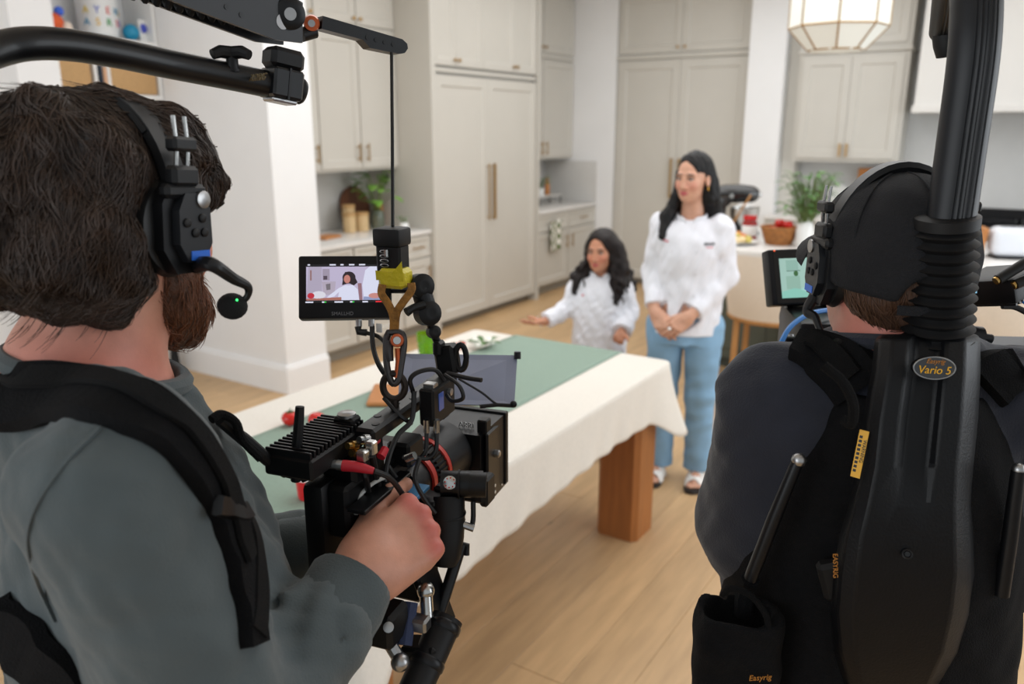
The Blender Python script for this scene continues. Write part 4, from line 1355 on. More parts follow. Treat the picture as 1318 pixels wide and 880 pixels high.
def collar(root, c, rx, ry, h, m, lean=.0):
    V = []; F = []; n = 40
    for i in range(n + 1):
        a = math.radians(90 + 14 + (360 - 28) * i / n)
        e = min(i, n - i) / n
        hh = h * (1 if e > .04 else .65 + e * 9)
        for t, rr in ((0, 1.0), (.5, 1.02), (1, .99)):
            for q in (0, .004):
                V.append((c[0] + (rx * rr + q) * math.cos(a), c[1] + (ry * rr + q) * math.sin(a) + lean * t * h, c[2] + hh * t - .01 * math.sin(a)))
    for i in range(n):
        b0 = i * 6; b1 = b0 + 6
        for t in range(2):
            F.append((b0 + 2 * t, b1 + 2 * t, b1 + 2 * t + 2, b0 + 2 * t + 2))
            F.append((b0 + 2 * t + 1, b0 + 2 * t + 3, b1 + 2 * t + 3, b1 + 2 * t + 1))
        F.append((b0 + 4, b1 + 4, b1 + 5, b0 + 5))
    b = MB(); b.raw(V, F)
    return MB_local(b, 'collar', m, root, smooth=60)

# ---------------- woman
wl = person((-1.315, 3.56, 0), (.22, -1.0), 'woman with long black hair in white chef jacket and light blue jeans, hands clasped')
S = Sdf()
RW = yawR(20, 2, 0)
hc = np.array((0.0, .012, 1.487))
w = head(S, hc, RW, .91)
S.cone((0, -.012, 1.43), (0, -.022, 1.28), .047, .054, .02)
S.loft([(.74, 0, 0, .15, .10), (.85, 0, 0, .15, .10), (1.02, 0, 0, .125, .085), (1.2, 0, 0, .12, .075), (1.24, 0, -.015, .10, .05), (1.28, 0, -.02, .05, .045)], .03)
RS, RE, RWr = (.135, -.015, 1.262), (.172, -.035, 1.035), (.130, .105, .872)
LS, LE, LWr = (-.135, -.015, 1.262), (-.172, -.035, 1.035), (-.035, .135, .868)
for a, b_, c in ((RS, RE, RWr), (LS, LE, LWr)):
    S.cone(a, b_, .04, .034, .03); S.cone(b_, c, .033, .024, .01)
MR = hm(RWr, (-.062, .05, -.085), (.25, 1, .25)); ML = hm(LWr, (.085, .035, -.075), (-.2, 1, .3))
hand(S, MR, .86, ((25, 20, 15), (25, 20, 15), (26, 22, 15), (30, 25, 15)), -1, thumb=(0, 15, 10), tdir=(.4, .9, -.1))
hand(S, ML, .86, ((22, 25, 20), (24, 25, 20), (26, 26, 20), (30, 28, 20)), 1, thumb=(0, 15, 10), tdir=(.4, .9, -.1))
for sx in (-1, 1):
    S.cone((sx * .085, 0, .78), (sx * .088, .01, .45), .08, .052, .02); S.cone((sx * .088, .01, .45), (sx * .09, -.015, .09), .05, .036, .01)
    S.cone((sx * .09, -.03, .05), (sx * .10, .07, .042), .034, .024, .02); S.cone((sx * .10, .07, .042), (sx * .102, .12, .034), .028, .016, .015)
    for t in range(5): S.cone((sx * (.102 - .026 + .0135 * t), .115, .034), (sx * (.10 - .026 + .0145 * t), .150 - .006 * abs(t - (1)), .030), .0085, .007, .004)
me, V = S.mesh('body', .0042)
SKW = (208, 158, 132)
vcol(me, V, SKW, face_paint(w, RW, .91, SKW, (190, 92, 98), (44, 30, 26), (214, 150, 128)))
place('body', me, M_skin, wl)
eyes(wl, w, RW, .91)
# hair
S = Sdf()
E = lambda p, r, k=.02, op='+': S.ell(hc + RW @ (np.array(p) * .91), np.array(r) * .91, k, op, RW)
E((0, -.018, .042), (.081, .103, .090))
q = lambda x, y, z: hc + RW @ (np.array((x, y, z)) * .91)
E((0, .088, -.040), (.066, .072, .112), .012, '-')
E((.012, .10, .03), (.05, .06, .055), .02, '-')
E((-.09, .03, -.03), (.035, .045, .05), .012, '-')
S.path([q(.070, -.01, .01), q(.078, .005, -.09), (.115, .02, 1.30), (.12, .075, 1.22)], [.024, .028, .030, .018], .03)
S.path([q(-.055, -.055, .0), q(-.07, -.06, -.10), (-.10, -.07, 1.30), (-.105, -.075, 1.20)], [.035, .036, .036, .02], .03)
S.path([q(0, -.075, .02), q(0, -.09, -.10), (0, -.105, 1.27), (0, -.11, 1.17)], [.05, .055, .05, .03], .04)
S.path([q(-.04, -.07, -.05), (-.06, -.10, 1.30), (-.06, -.11, 1.16)], [.045, .045, .025], .04)
S.path([q(.05, -.06, -.05), (.07, -.08, 1.30), (.07, -.10, 1.18)], [.045, .045, .025], .04)
S.disp = folds(5, .0022, 160, (1, 1, .12), 8)
me, V = S.mesh('hair', .0048)
place('hair', me, M_hairblk, wl, label='long straight black hair')
# earring
b = MB(); b.tube([q(-.084, .0, -.052) + np.array((0, .006 * math.cos(t), .006 * math.sin(t))) for t in np.linspace(0, 6.28, 12)[:-1]], .003, n=6, closed=True); MB_local(b, 'earring', mat('gold', (220, 178, 84), .25, metal=1), wl, label='gold hoop earring')
# jacket
S = Sdf()
S.loft([(.765, 0, .01, .170, .122), (.80, 0, .01, .168, .120), (.92, 0, .008, .156, .112), (1.03, 0, .006, .146, .106), (1.13, 0, .008, .148, .112), (1.22, 0, .004, .146, .102), (1.255, 0, -.004, .128, .088), (1.280, 0, -.010, .09, .074), (1.298, 0, -.012, .066, .062)], .03)
for a, b_, c in ((RS, RE, RWr), (LS, LE, LWr)):
    a = np.array(a); b_ = np.array(b_); c = np.array(c)
    e = b_ + (c - b_) * .86
    S.cone(a, b_, .060, .052, .045); S.cone(b_, c, .052, .044, .02)
for b_, c in ((RE, RWr), (LE, LWr)):
    pass
f1 = folds(11, .0040, 55, (1.2, 1.2, .6), 7)
f2 = folds(12, .0018, 120, (1, 1, 1), 6)
S.disp = lambda p: (f1(p) + f2(p)) * np.clip((p[:, 2] - .77) / .08, .15, 1)
S.half((0, 0, .768), (0, 0, -1))
for b_, c in ((RE, RWr), (LE, LWr)):
    b_ = np.array(b_); c = np.array(c); d = (c - b_) / np.linalg.norm(c - b_); cc = c - d * .035
    def cutter(cc=cc, d=d):
        def fn(p):
            # a local cylinder region beyond the cuff
            h_ = (p - cc) @ d
            rad = np.linalg.norm(p - cc - h_[..., None] * d, axis=-1)
            return np.maximum(np.maximum(-h_, h_ - .12), rad - .058)
        return fn
    S.add(cutter(), cc - .13, cc + .13, '-', .003)
me, V = S.mesh('chef_jacket', .0052)
jk = place('chef_jacket', me, M_jacket, wl, label='white double-breasted chef jacket')
bv = bvh_of(me)
collar(wl, (0, -.012, 1.278), .066, .064, .044, M_jacket, .12)
for i in range(3):
    for sx in (-1, 1):
        decal_box(jk, bv, (sx * .055 + .01, .4, 1.16 - .1 * i), (0, -1, 0), (.012, .012), M_btn, 'button')
for k in range(5):
    decal_box(jk, bv, (-.115 + .009 * k, .4, 1.198 - .001 * (k % 2)), (0, -1, 0), (.0065, .013), M_ink, 'stitched_letter')
for k in range(3):
    decal_box(jk, bv, (-.108 + .009 * k, .4, 1.182), (0, -1, 0), (.007, .005), M_redink, 'stitched_letter')
for k in range(3):
    decal_box(jk, bv, (.09 + .009 * k, .4, 1.202 + .002 * k), (0, -1, 0), (.007, .008), M_redink, 'stitched_letter')
# jeans
S = Sdf()
S.loft([(.72, 0, 0, .165, .115), (.80, 0, 0, .166, .116), (.86, 0, 0, .15, .105)], .02)
for sx in (-1, 1):
    S.cone((sx * .085, 0, .79), (sx * .092, .015, .45), .098, .070, .02); S.cone((sx * .092, .015, .45), (sx * .094, -.012, .055), .070, .066, .02)
g1 = folds(21, .0028, 60, (1, 1, .7), 7); g2 = folds(22, .0011, 50, (.8, .8, 1.6), 6)
S.disp = lambda p: g1(p) + g2(p) * (1 + 2 * np.exp(-((p[:, 2] - .42) / .12) ** 2) + 2 * np.exp(-((p[:, 2] - .10) / .08) ** 2))
S.half((0, 0, .068), (0, 0, -1)); S.half((0, 0, .85), (0, 0, 1))
me, V = S.mesh('jeans', .0055)
place('jeans', me, M_jean, wl, label='light blue straight jeans')
# ring
b = MB(); b.ball(ML @ Vector((.012, .105, .010)), .008, n=10); MB_local(b, 'ring', M_white, wl, label='round white ring')
# sandals
for sx in (-1, 1):
    b = MB()
    out = [(.028, -.075), (.034, -.03), (.032, .03), (.042, .09), (.044, .13), (.030, .165), (-.005, .172), (-.034, .15), (-.042, .10), (-.034, .03), (-.034, -.03), (-.026, -.075), (0, -.09)]
    b.prism([(x + sx * .098, y) for x, y in out], .002, .022)
    so = MB_local(b, 'sandal_sole', mat('sole_dark', (44, 40, 38), .8, var=.1), wl, smooth=0)
    for y0, hh in ((.02, .076), (.085, .062)):
        b = MB()
        pts = [Vector((sx * .098 + .042 * math.cos(t), y0 + .02 * abs(math.cos(t)), .018 + hh * .72 * math.sin(t))) for t in np.linspace(0, PI, 13)]
        b.ribbon(pts, .048, [Vector((math.cos(t), .15, math.sin(t))) for t in np.linspace(0, PI, 13)], .005)
        MB_local(b, 'sandal_strap', mat('strap_white', (236, 234, 230), .55), so, label='wide white strap')

# ---------------- girl
gl = person((-1.80, 3.62, 0), (.36, -1.0), 'young girl with long curly dark hair in a white chef jacket, palm held out')
S = Sdf()
RG = yawR(16, 0, 2)
hg = np.array((0.0, .01, 1.104))
w = head(S, hg, RG, .85)
S.cone((0, -.016, 1.05), (0, -.022, .975), .041, .046, .02)
S.loft([(.45, 0, 0, .11, .085), (.62, 0, 0, .105, .08), (.8, 0, 0, .105, .07), (.90, 0, 0, .09, .055), (.94, 0, -.01, .05, .035)], .03)
RS, RE, RWr = (.105, -.01, .94), (.165, .01, .80), (.265, .13, .752)
LS, LE, LWr = (-.105, -.01, .94), (-.15, -.01, .79), (-.125, .115, .715)
for a, b_, c in ((RS, RE, RWr), (LS, LE, LWr)):
    S.cone(a, b_, .032, .027, .03); S.cone(b_, c, .026, .019, .01)
MR = hm(RWr, (.8, .5, -.08), (-.1, .2, -1)); ML = hm(LWr, (.12, .55, -.45), (.1, -.2, -1))
hand(S, MR, .66, ((12, 12, 10), (14, 14, 10), (18, 16, 12), (22, 18, 12)), -1, thumb=(0, 10, 10))
hand(S, ML, .66, ((45, 55, 30), (48, 55, 30), (50, 58, 30), (52, 58, 30)), 1, thumb=(0, 20, 20))
for sx in (-1, 1):
    S.cone((sx * .06, 0, .5), (sx * .062, .01, .28), .06, .042, .02); S.cone((sx * .062, .01, .28), (sx * .064, -.01, .07), .042, .03, .01)
    S.cone((sx * .064, -.02, .04), (sx * .07, .10, .03), .03, .022, .02)
me, V = S.mesh('body', .0042)
SKG = (196, 138, 108)
vcol(me, V, SKG, face_paint(w, RG, .85, SKG, (190, 92, 92), (40, 27, 22), (204, 132, 106)))
place('body', me, M_skin, gl)
eyes(gl, w, RG, .85)
S = Sdf()
q = lambda x, y, z: hg + RG @ (np.array((x, y, z)) * .875)
E = lambda p, r, k=.02, op='+': S.ell(hg + RG @ (np.array(p) * .875), np.array(r) * .875, k, op, RG)
E((0, -.02, .040), (.088, .108, .094))
E((0, .088, -.040), (.062, .072, .105), .012, '-')
E((.01, .10, .03), (.045, .06, .052), .02, '-')
for pts, rs in (([q(.072, -.005, .02), q(.085, -.01, -.08), (.115, .02, .96), (.125, .06, .90)], [.03, .034, .032, .012]),
                ([q(-.075, -.01, .02), q(-.088, -.02, -.08), (-.095, .03, .94), (-.095, .075, .86)], [.034, .042, .042, .014]),
                ([q(-.07, -.05, .0), q(-.09, -.06, -.12), (-.13, -.04, .92), (-.135, -.03, .80)], [.045, .05, .042, .012]),
                ([q(0, -.085, .02), q(0, -.10, -.12), (0, -.10, .90), (0, -.11, .80)], [.06, .065, .06, .02]),
                ([q(.06, -.06, .0), q(.075, -.07, -.12), (.08, -.08, .92), (.08, -.09, .82)], [.045, .05, .045, .015]),
                ([q(-.05, -.08, .0), q(-.06, -.09, -.12), (-.085, -.09, .90), (-.09, -.09, .79)], [.045, .05, .045, .015])):
    S.path(pts, rs, .03)
h1 = folds(31, .0075, 120, (1, 1, .8), 8); h2 = folds(32, .0025, 190, (1, 1, .35), 8)
def gd(p):
    k = np.clip((1.13 - p[:, 2]) / .12, .15, 1)
    return (h1(p) + h2(p)) * k
S.disp = gd
me, V = S.mesh('hair', .0045)
place('hair', me, M_hairbrn, gl, label='long curly dark hair')
# loose curls
b = MB()
rg = random.Random(4)
for k in range(46):
    a = rg.uniform(0, 1)
    side = rg.choice((-1, -1, 1))
    x0 = side * rg.uniform(.07, .12); y0 = rg.uniform(-.08, .06); z1 = rg.uniform(.78, .90)
    pts = []
    for t in np.linspace(0, 1, 16):
        ph = t * 14 + k
        pts.append((x0 * (1 + .25 * t) + .006 * math.cos(ph), y0 + .006 * math.sin(ph), 1.02 + (z1 - 1.02) * t))
    b.tube(pts, [.0045] * 12 + [.004, .003, .002, .001], n=5)
MB_local(b, 'loose_curls', M_hairbrn, gl, kind='stuff')
S = Sdf()
S.loft([(.42, 0, .005, .158, .118), (.5, 0, .005, .152, .112), (.62, 0, .006, .144, .106), (.74, 0, .008, .136, .10), (.84, 0, .006, .132, .096), (.92, 0, -.002, .118, .08), (.955, 0, -.006, .08, .065), (.982, 0, -.010, .054, .054)], .03)
for a, b_, c in ((RS, RE, RWr), (LS, LE, LWr)):
    S.cone(a, b_, .052, .048, .04); S.cone(b_, c, .048, .042, .02)
f1 = folds(41, .0040, 60, (1.2, 1.2, .6), 7); f2 = folds(42, .0018, 130, (1, 1, 1), 6)
S.disp = lambda p: f1(p) + f2(p)
S.half((0, 0, .425), (0, 0, -1))
for b_, c in ((RE, RWr), (LE, LWr)):
    b_ = np.array(b_); c = np.array(c); d = (c - b_) / np.linalg.norm(c - b_); cc = c - d * .012
    def cutter(cc=cc, d=d):
        def fn(p):
            h_ = (p - cc) @ d
            rad = np.linalg.norm(p - cc - h_[..., None] * d, axis=-1)
            return np.maximum(np.maximum(-h_, h_ - .12), rad - .052)
        return fn
    S.add(cutter(), cc - .13, cc + .13, '-', .003)
me, V = S.mesh('chef_jacket', .005)
jk = place('chef_jacket', me, M_jacket, gl, label='white chef jacket, too large')
bv = bvh_of(me)
collar(gl, (0, -.008, .962), .054, .052, .042, M_jacket, .12)
# turned-up cuff on the left sleeve
c = Vector(LWr); e_ = Vector(LE); d = (c - e_).normalized(); b = MB()
b.lathe([(.044, -.05), (.051, -.052), (.052, -.008), (.046, -.005), (.038, -.012)], c=c, axis=d, n=28)
MB_local(b, 'cuff', M_jacket, gl)
for i in range(4):
    for sx in (-1, 1):
        decal_box(jk, bv, (sx * .042 + .008, .4, .86 - .075 * i), (0, -1, 0), (.010, .010), M_btn, 'button')
for k in range(5): decal_box(jk, bv, (-.10 + .008 * k, .4, .874 + .002 * k), (0, -1, 0), (.006, .011), M_ink, 'stitched_letter')
for k in range(3): decal_box(jk, bv, (-.094 + .008 * k, .4, .860 + .002 * k), (0, -1, 0), (.006, .005), M_redink, 'stitched_letter')
decal_box(jk, bv, (.082, .4, .885), (0, -1, 0), (.010, .010), M_redink, 'stitched_letter')
S = Sdf()
S.loft([(.42, 0, 0, .12, .09), (.55, 0, 0, .115, .085)], .02)
for sx in (-1, 1):
    S.cone((sx * .062, 0, .48), (sx * .064, .01, .28), .072, .055, .02); S.cone((sx * .064, .01, .28), (sx * .066, -.01, .06), .055, .05, .02)
S.half((0, 0, .07), (0, 0, -1))
me, V = S.mesh('trousers', .008)
place('trousers', me, M_jean, gl)
for sx in (-1, 1):
    S = Sdf(); S.cone((sx * .064, -.03, .036), (sx * .07, .10, .03), .035, .030, .02); S.half((0, 0, .003), (0, 0, -1))
    me, V = S.mesh('shoe', .006); place('shoe', me, M_white, gl)
# ================================================================== hair strands traced over a volume
def tubes_np(paths, radii, n=4):
    """paths (N,K,3), radii (N,K) -> verts, quads"""
    N_, K, _ = paths.shape
    T = np.empty_like(paths); T[:, 1:-1] = paths[:, 2:] - paths[:, :-2]; T[:, 0] = paths[:, 1] - paths[:, 0]; T[:, -1] = paths[:, -1] - paths[:, -2]
    T /= np.maximum(np.linalg.norm(T, axis=2, keepdims=True), 1e-9)
    ref = np.where(np.abs(T[..., 2:3]) < .9, np.array([0, 0, 1.]), np.array([1., 0, 0]))
    U = np.cross(ref, T); U /= np.maximum(np.linalg.norm(U, axis=2, keepdims=True), 1e-9)
    Wv = np.cross(T, U)
    a = 2 * PI * np.arange(n) / n
    V = paths[:, :, None] + radii[:, :, None, None] * (U[:, :, None] * np.cos(a)[:, None] + Wv[:, :, None] * np.sin(a)[:, None])
    idx = np.arange(N_ * K * n).reshape(N_, K, n)
    A = idx[:, :-1]; B = idx[:, 1:]
    Q = np.stack([A, np.roll(A, -1, 2), np.roll(B, -1, 2), B], -1).reshape(-1, 4)
    return V.reshape(-1, 3), Q
def np_mesh(name, V, Q):
    me = bpy.data.meshes.new(name)
    me.vertices.add(len(V)); me.vertices.foreach_set('co', V.astype(np.float32).ravel())
    me.loops.add(len(Q) * 4); me.loops.foreach_set('vertex_index', Q.astype(np.int32).ravel())
    me.polygons.add(len(Q)); me.polygons.foreach_set('loop_start', np.arange(0, len(Q) * 4, 4, dtype=np.int32))
    me.update(calc_edges=True)
    return me
def strands(me, V, N_, K, step, flow, seed, r0, lift, keep=None, wav=.3):
    rg = random.Random(seed)
    bv = bvh_of(me)
    idx = list(range(len(V)))
    out = []; rad = []
    tries = 0
    while len(out) < N_ and tries < N_ * 6:
        tries += 1
        p = Vector(V[rg.choice(idx)])
        if keep and not keep(p): continue
        ph = rg.uniform(0, 6.28); fr = rg.uniform(35, 80); lf = lift * rg.uniform(-.4, 1.5); nz = Vector((rg.gauss(0, .15), rg.gauss(0, .15), rg.gauss(0, .15)))
        pts = []
        for k in range(K):
            co, n, i, d = bv.find_nearest(p)
            if co is None: break
            e = k / (K - 1)
            q = co + n * (lf * (.3 + e))
            pts.append(q)
            g = flow(co) + nz
            sd = n.cross(g)
            g = g + sd.normalized() * (wav * math.sin(ph + fr * step * k)) if sd.length > 1e-6 else g
            t = g - n * g.dot(n)
            if t.length < 1e-6: t = Vector((0, 0, -1))
            p = co + t.normalized() * step
        if len(pts) == K:
            out.append(pts); rr = r0 * rg.uniform(.6, 1.3)
            rad.append([rr * (.5 + .5 * min(1, k / 2)) * (1 - .8 * max(0, (k / (K - 1) - .55) / .45)) for k in range(K)])
    return tubes_np(np.array([[tuple(q) for q in s_] for s_ in out]), np.array(rad))

# ================================================================== first camera operator (grey sweatshirt)
PHI = math.radians(58 - 32.9)
FL_ = Vector((math.sin(PHI), math.cos(PHI), 0))
NB = P(128, 478, .83)
op = person((NB.x, NB.y, 0), FL_, 'bearded camera operator in grey sweatshirt and headset gripping a cinema camera')
OPM = parent_matrix(op); OPI = OPM.inverted()
L = lambda x, y, t: np.array(OPI @ P(x, y, t))
hc = L(146, 287, .83)
RO = yawR(-35, 4, 0)
RSh = np.array((.185, -.005, 1.40)); LSh = np.array((-.195, .0, 1.40))
REl = np.array((.235, .045, 1.115)); LEl = np.array((-.27, .06, 1.09))
RWr = L(462, 738, .92); LWr = L(424, 706, 1.14)
S = Sdf()
w = head(S, hc, RO, 1.0)
nb = np.array((-.012, -.005, 1.42))
S.cone(hc + RO @ np.array((0, -.02, -.06)), nb, .062, .070, .025)
S.cone((-.01, -.03, 1.46), (.13, -.01, 1.40), .045, .035, .04); S.cone((-.02, -.03, 1.46), (-.15, -.01, 1.40), .045, .035, .04)
S.loft([(.86, 0, 0, .155, .11), (1.0, 0, 0, .15, .105), (1.15, 0, .01, .155, .11), (1.3, 0, .01, .165, .105), (1.39, 0, 0, .14, .075), (1.43, 0, 0, .08, .06)], .04)
S.cone(RSh, REl, .045, .04, .03); S.cone(REl, RWr, .038, .027, .012)
S.cone(LSh, LEl, .045, .04, .03); S.cone(LEl, LWr, .038, .027, .012)
KN = L(532, 684, .97)
toC = np.array(OPI.to_3x3() @ (CAMPOS - P(500, 700, .95))); toC /= np.linalg.norm(toC)
rtL = np.array(OPI.to_3x3() @ RT)
back = toC + rtL * .25 + np.array((0, 0, .55))
MR = hm(RWr, KN - RWr, back)
hand(S, MR, 1.08, ((62, 78, 40), (66, 80, 40), (70, 82, 40), (74, 84, 40)), -1, thumb=(0, 25, 20), tdir=(.42, .74, -.10), spread=.5)
ML = hm(LWr, (.35, .75, .2), (-1, .3, .3))
hand(S, ML, 1.05, ((50, 70, 40), (50, 70, 40), (52, 72, 40), (55, 72, 40)), 1, thumb=(0, 25, 20))
for sx in (-1, 1):
    S.cone((sx * .095, 0, .88), (sx * .10, .02, .48), .085, .06, .02); S.cone((sx * .10, .02, .48), (sx * .10, -.01, .09), .058, .04, .01)
    S.cone((sx * .10, -.04, .05), (sx * .115, .13, .04), .04, .032, .02)
me, V = S.mesh('body', .0046)
SK1 = (204, 146, 122)
pt = face_paint(w, RO, 1.0, SK1, (176, 100, 92), (52, 34, 24), (206, 132, 112))
kn = [MR @ Vector((-x * 1.08, y * 1.08, .010)) for x, y in zip((.030, .010, -.011, -.030), (.094, .098, .093, .083))]
for c in kn: pt.append((np.array(c), (.014, .014, .014), (206, 112, 100), 1.2))
pt.append((np.array(nb) + np.array((.05, -.02, .03)), (.08, .08, .05), (206, 120, 106), 1.5))
vcol(me, V, SK1, pt)
place('body', me, M_skin, op)
eyes(op, w, RO, 1.0, (70, 90, 110))
# hair
M_hair1 = mat('hair_brown', (38, 27, 21), .45, var=.5, vscale=25, bump=.4, bscale=120)
S = Sdf()
E = lambda p, r, k=.02, op='+': S.ell(hc + RO @ np.array(p), np.array(r), k, op, RO)
E((0, -.026, .044), (.090, .118, .087))
E((0, -.078, -.018), (.078, .062, .070), .04)
E((.045, -.062, -.032), (.045, .052, .055), .03)
E((.066, .035, .040), (.020, .042, .048), .03)
E((.070, .035, -.002), (.012, .030, .034), .02)
E((0, .025, .072), (.072, .068, .050), .03)
E((0, .100, -.045), (.085, .085, .100), .015, '-')
E((.085, .03, -.06), (.03, .05, .055), .012, '-')
E((-.085, .03, -.06), (.03, .05, .055), .012, '-')
c1 = folds(51, .0055, 95, (1, 1, .6), 8); c2 = folds(52, .0020, 240, (1, 1, .45), 8)
S.disp = lambda p: c1(p) + c2(p)
me, V = S.mesh('hair', .004)
hr = place('hair', me, M_hair1, op, label='thick wavy dark brown hair')
ROi = Matrix([list(r) for r in RO]).transposed()
HCv = Vector(hc); ROm = Matrix([list(r) for r in RO])
def flow1(co):
    q = ROi @ (co - HCv)
    rad = Vector((q.x, q.y + .06, 0))
    g = rad.normalized() * max(0, min(1, (q.z - .02) / .06)) * .9 + Vector((0, -.25 if q.y < .05 else .3, -1)) * max(.15, min(1, 1.1 - q.z / .13))
    if q.z < -.06 and q.y < -.05: g = g + Vector((0, -.9, .2))
    return ROm @ g
SV, SQ = strands(me, V, 6000, 16, .0080, flow1, 5, .00058, .0034, wav=.42)
link('hair_strands', np_mesh('hair_strands', SV, SQ), mat('hair_strand_brown', (56, 40, 30), .38, var=.4, vscale=40), op, 0, kind='stuff')
rgf = random.Random(17); fp = []; fr_ = []
for k in range(420):
    i_ = rgf.randrange(len(V)); p0 = Vector(V[i_]); q = ROi @ (p0 - HCv)
    if not (q.y < -.02 or q.z > .07): continue
    out = Vector((q.x * .6, q.y - .02, q.z * .5)).normalized()
    dn = Vector((0, -.5, -1)).normalized() if q.z < .07 else Vector((rgf.uniform(-.5, .5), -1, -.1)).normalized()
    a_ = rgf.uniform(.2, .6) if q.z < .0 else rgf.uniform(.05, .2)
    ln = rgf.uniform(.02, .048)
    pts = [p0 - (ROm @ dn) * .01 + ROm @ (dn * ln * t + out * ln * a_ * t * t + Vector((0, 0, .25 * ln * t ** 3 if q.z < 0 else 0))) for t in np.linspace(0, 1, 8)]
    fp.append([tuple(v) for v in pts]); fr_.append([.0006 * (1 - .75 * t) for t in np.linspace(0, 1, 8)])
FV, FQ = tubes_np(np.array(fp), np.array(fr_))
link('stray_strands', np_mesh('stray_strands', FV, FQ), MATS['hair_strand_brown'], op, 0, kind='stuff')
# beard
S = Sdf()
E = lambda p, r, k=.02, op='+': S.ell(hc + RO @ np.array(p), np.array(r), k, op, RO)
E((0, .052, -.092), (.054, .056, .046)); E((0, .082, -.112), (.032, .028, .034))
for sx in (-1, 1): E((sx * .052, .028, -.060), (.018, .030, .048), .025)
E((0, .092, -.052), (.030, .012, .009), .012)
E((0, .085, -.010), (.052, .06, .052), .012, '-')
E((0, .106, -.070), (.018, .012, .007), .006, '-')
b1 = folds(61, .0016, 190, (1, 1, .6), 8)
S.disp = b1
me, V = S.mesh('beard', .004)
place('beard', me, mat('beard_brown', (84, 50, 30), .6, var=.4, vscale=60, bump=.6, bscale=250), op, label='full reddish brown beard')
SV, SQ = strands(me, V, 1500, 6, .0042, lambda c: ROm @ Vector((0, .15, -1)), 8, .00055, .004)
link('beard_strands', np_mesh('beard_strands', SV, SQ), mat('beard_strand', (112, 66, 38), .5), op, 0, kind='stuff')

# sweatshirt
M_sweat = mat('sweatshirt_grey', (74, 82, 84), .92, var=.07, vscale=14, bump=.18, bscale=420, sheen=.15)
S = Sdf()
S.loft([(.88, 0, .005, .185, .14), (.98, 0, .01, .195, .15), (1.12, 0, .018, .190, .150), (1.25, 0, .018, .188, .142), (1.34, 0, .008, .175, .120), (1.40, -.004, -.004, .145, .098), (1.445, -.008, -.012, .098, .088)], .04)
S.cone((.07, -.02, 1.425), (.165, -.01, 1.395), .05, .06, .05); S.cone((-.08, -.02, 1.425), (-.175, -.01, 1.395), .05, .06, .05)
S.cone(RSh, REl, .080, .068, .05); S.cone(LSh, LEl, .080, .068, .05)
dR = (RWr - REl) / np.linalg.norm(RWr - REl); dL = (LWr - LEl) / np.linalg.norm(LWr - LEl)
S.cone(REl, RWr - dR * .075, .066, .052, .025); S.cone(LEl, LWr - dL * .06, .066, .050, .025)
s1 = folds(71, .0075, 42, (1, 1, .7), 6); s2 = folds(72, .0042, 85, (1, 1, 1.0), 7, sharp=True)
def sd_(p):
    # deeper creases round the elbow and lower sleeve, arm pit and across the belly
    k = 1 + .5 * np.exp(-(np.linalg.norm(p - (REl + dR * .09), axis=1) / .10) ** 2)
    k += .8 * np.exp(-(np.linalg.norm(p - np.array((.11, .10, 1.28)), axis=1) / .09) ** 2)
    return s1(p) + s2(p) * .55 * k
S.disp = sd_
S.ell(hc + RO @ np.array((0, -.012, -.10)), (.078, .078, .11), .01, '-')
S.half((0, 0, .885), (0, 0, -1))
me, V = S.mesh('sweatshirt', .0055)
sw = place('sweatshirt', me, M_sweat, op, label='dark grey crew-neck sweatshirt')
sm1 = sw.modifiers.new('soften', 'SMOOTH'); sm1.factor = .5; sm1.iterations = 4
SWB = bvh_of(me)
def rib_cuff(c, d, r, ln, root, name='ribbed_cuff', m=None, n=64):
    b = MB(); V = []; F = []
    d = Vector(d).normalized(); u = d.orthogonal().normalized(); w_ = d.cross(u)
    prof = [(-ln, r * .98, 0), (-ln * .7, r * 1.0, 1), (-ln * .35, r * .985, 1), (-.008, r * .97, 1), (0, r * .95, .3), (.001, r * .86, 0), (-.02, r * .82, 0)]
    for h, rr, q in prof:
        for j in range(n):
            a = 2 * PI * j / n
            k = rr + (.0009 * (1 if j % 2 else -1) + .0025 * math.sin(3 * a + h * 60)) * q
            V.append(Vector(c) + d * h + (u * math.cos(a) + w_ * math.sin(a)) * k)
    for i in range(len(prof) - 1):
        for j in range(n):
            F.append((i * n + j, i * n + (j + 1) % n, (i + 1) * n + (j + 1) % n, (i + 1) * n + j))
    b.raw(V, F)
    return MB_local(b, name, m or M_sweat, root, smooth=60)
rib_cuff(RWr - dR * .012, dR, .050, .082, op)
rib_cuff(LWr - dL * .012, dL, .047, .075, op)
# collar ring
b = MB(); pts = []
nc = np.array((-.014, -.006, 1.452))
for k in range(40):
    a = 2 * PI * k / 40
    pts.append((nc[0] + .086 * math.cos(a), nc[1] + .082 * math.sin(a) + .006, nc[2] - .024 * math.sin(a) + .004))
b.tube(pts, .0105, n=8, closed=True); MB_local(b, 'ribbed_collar', M_sweat, op)

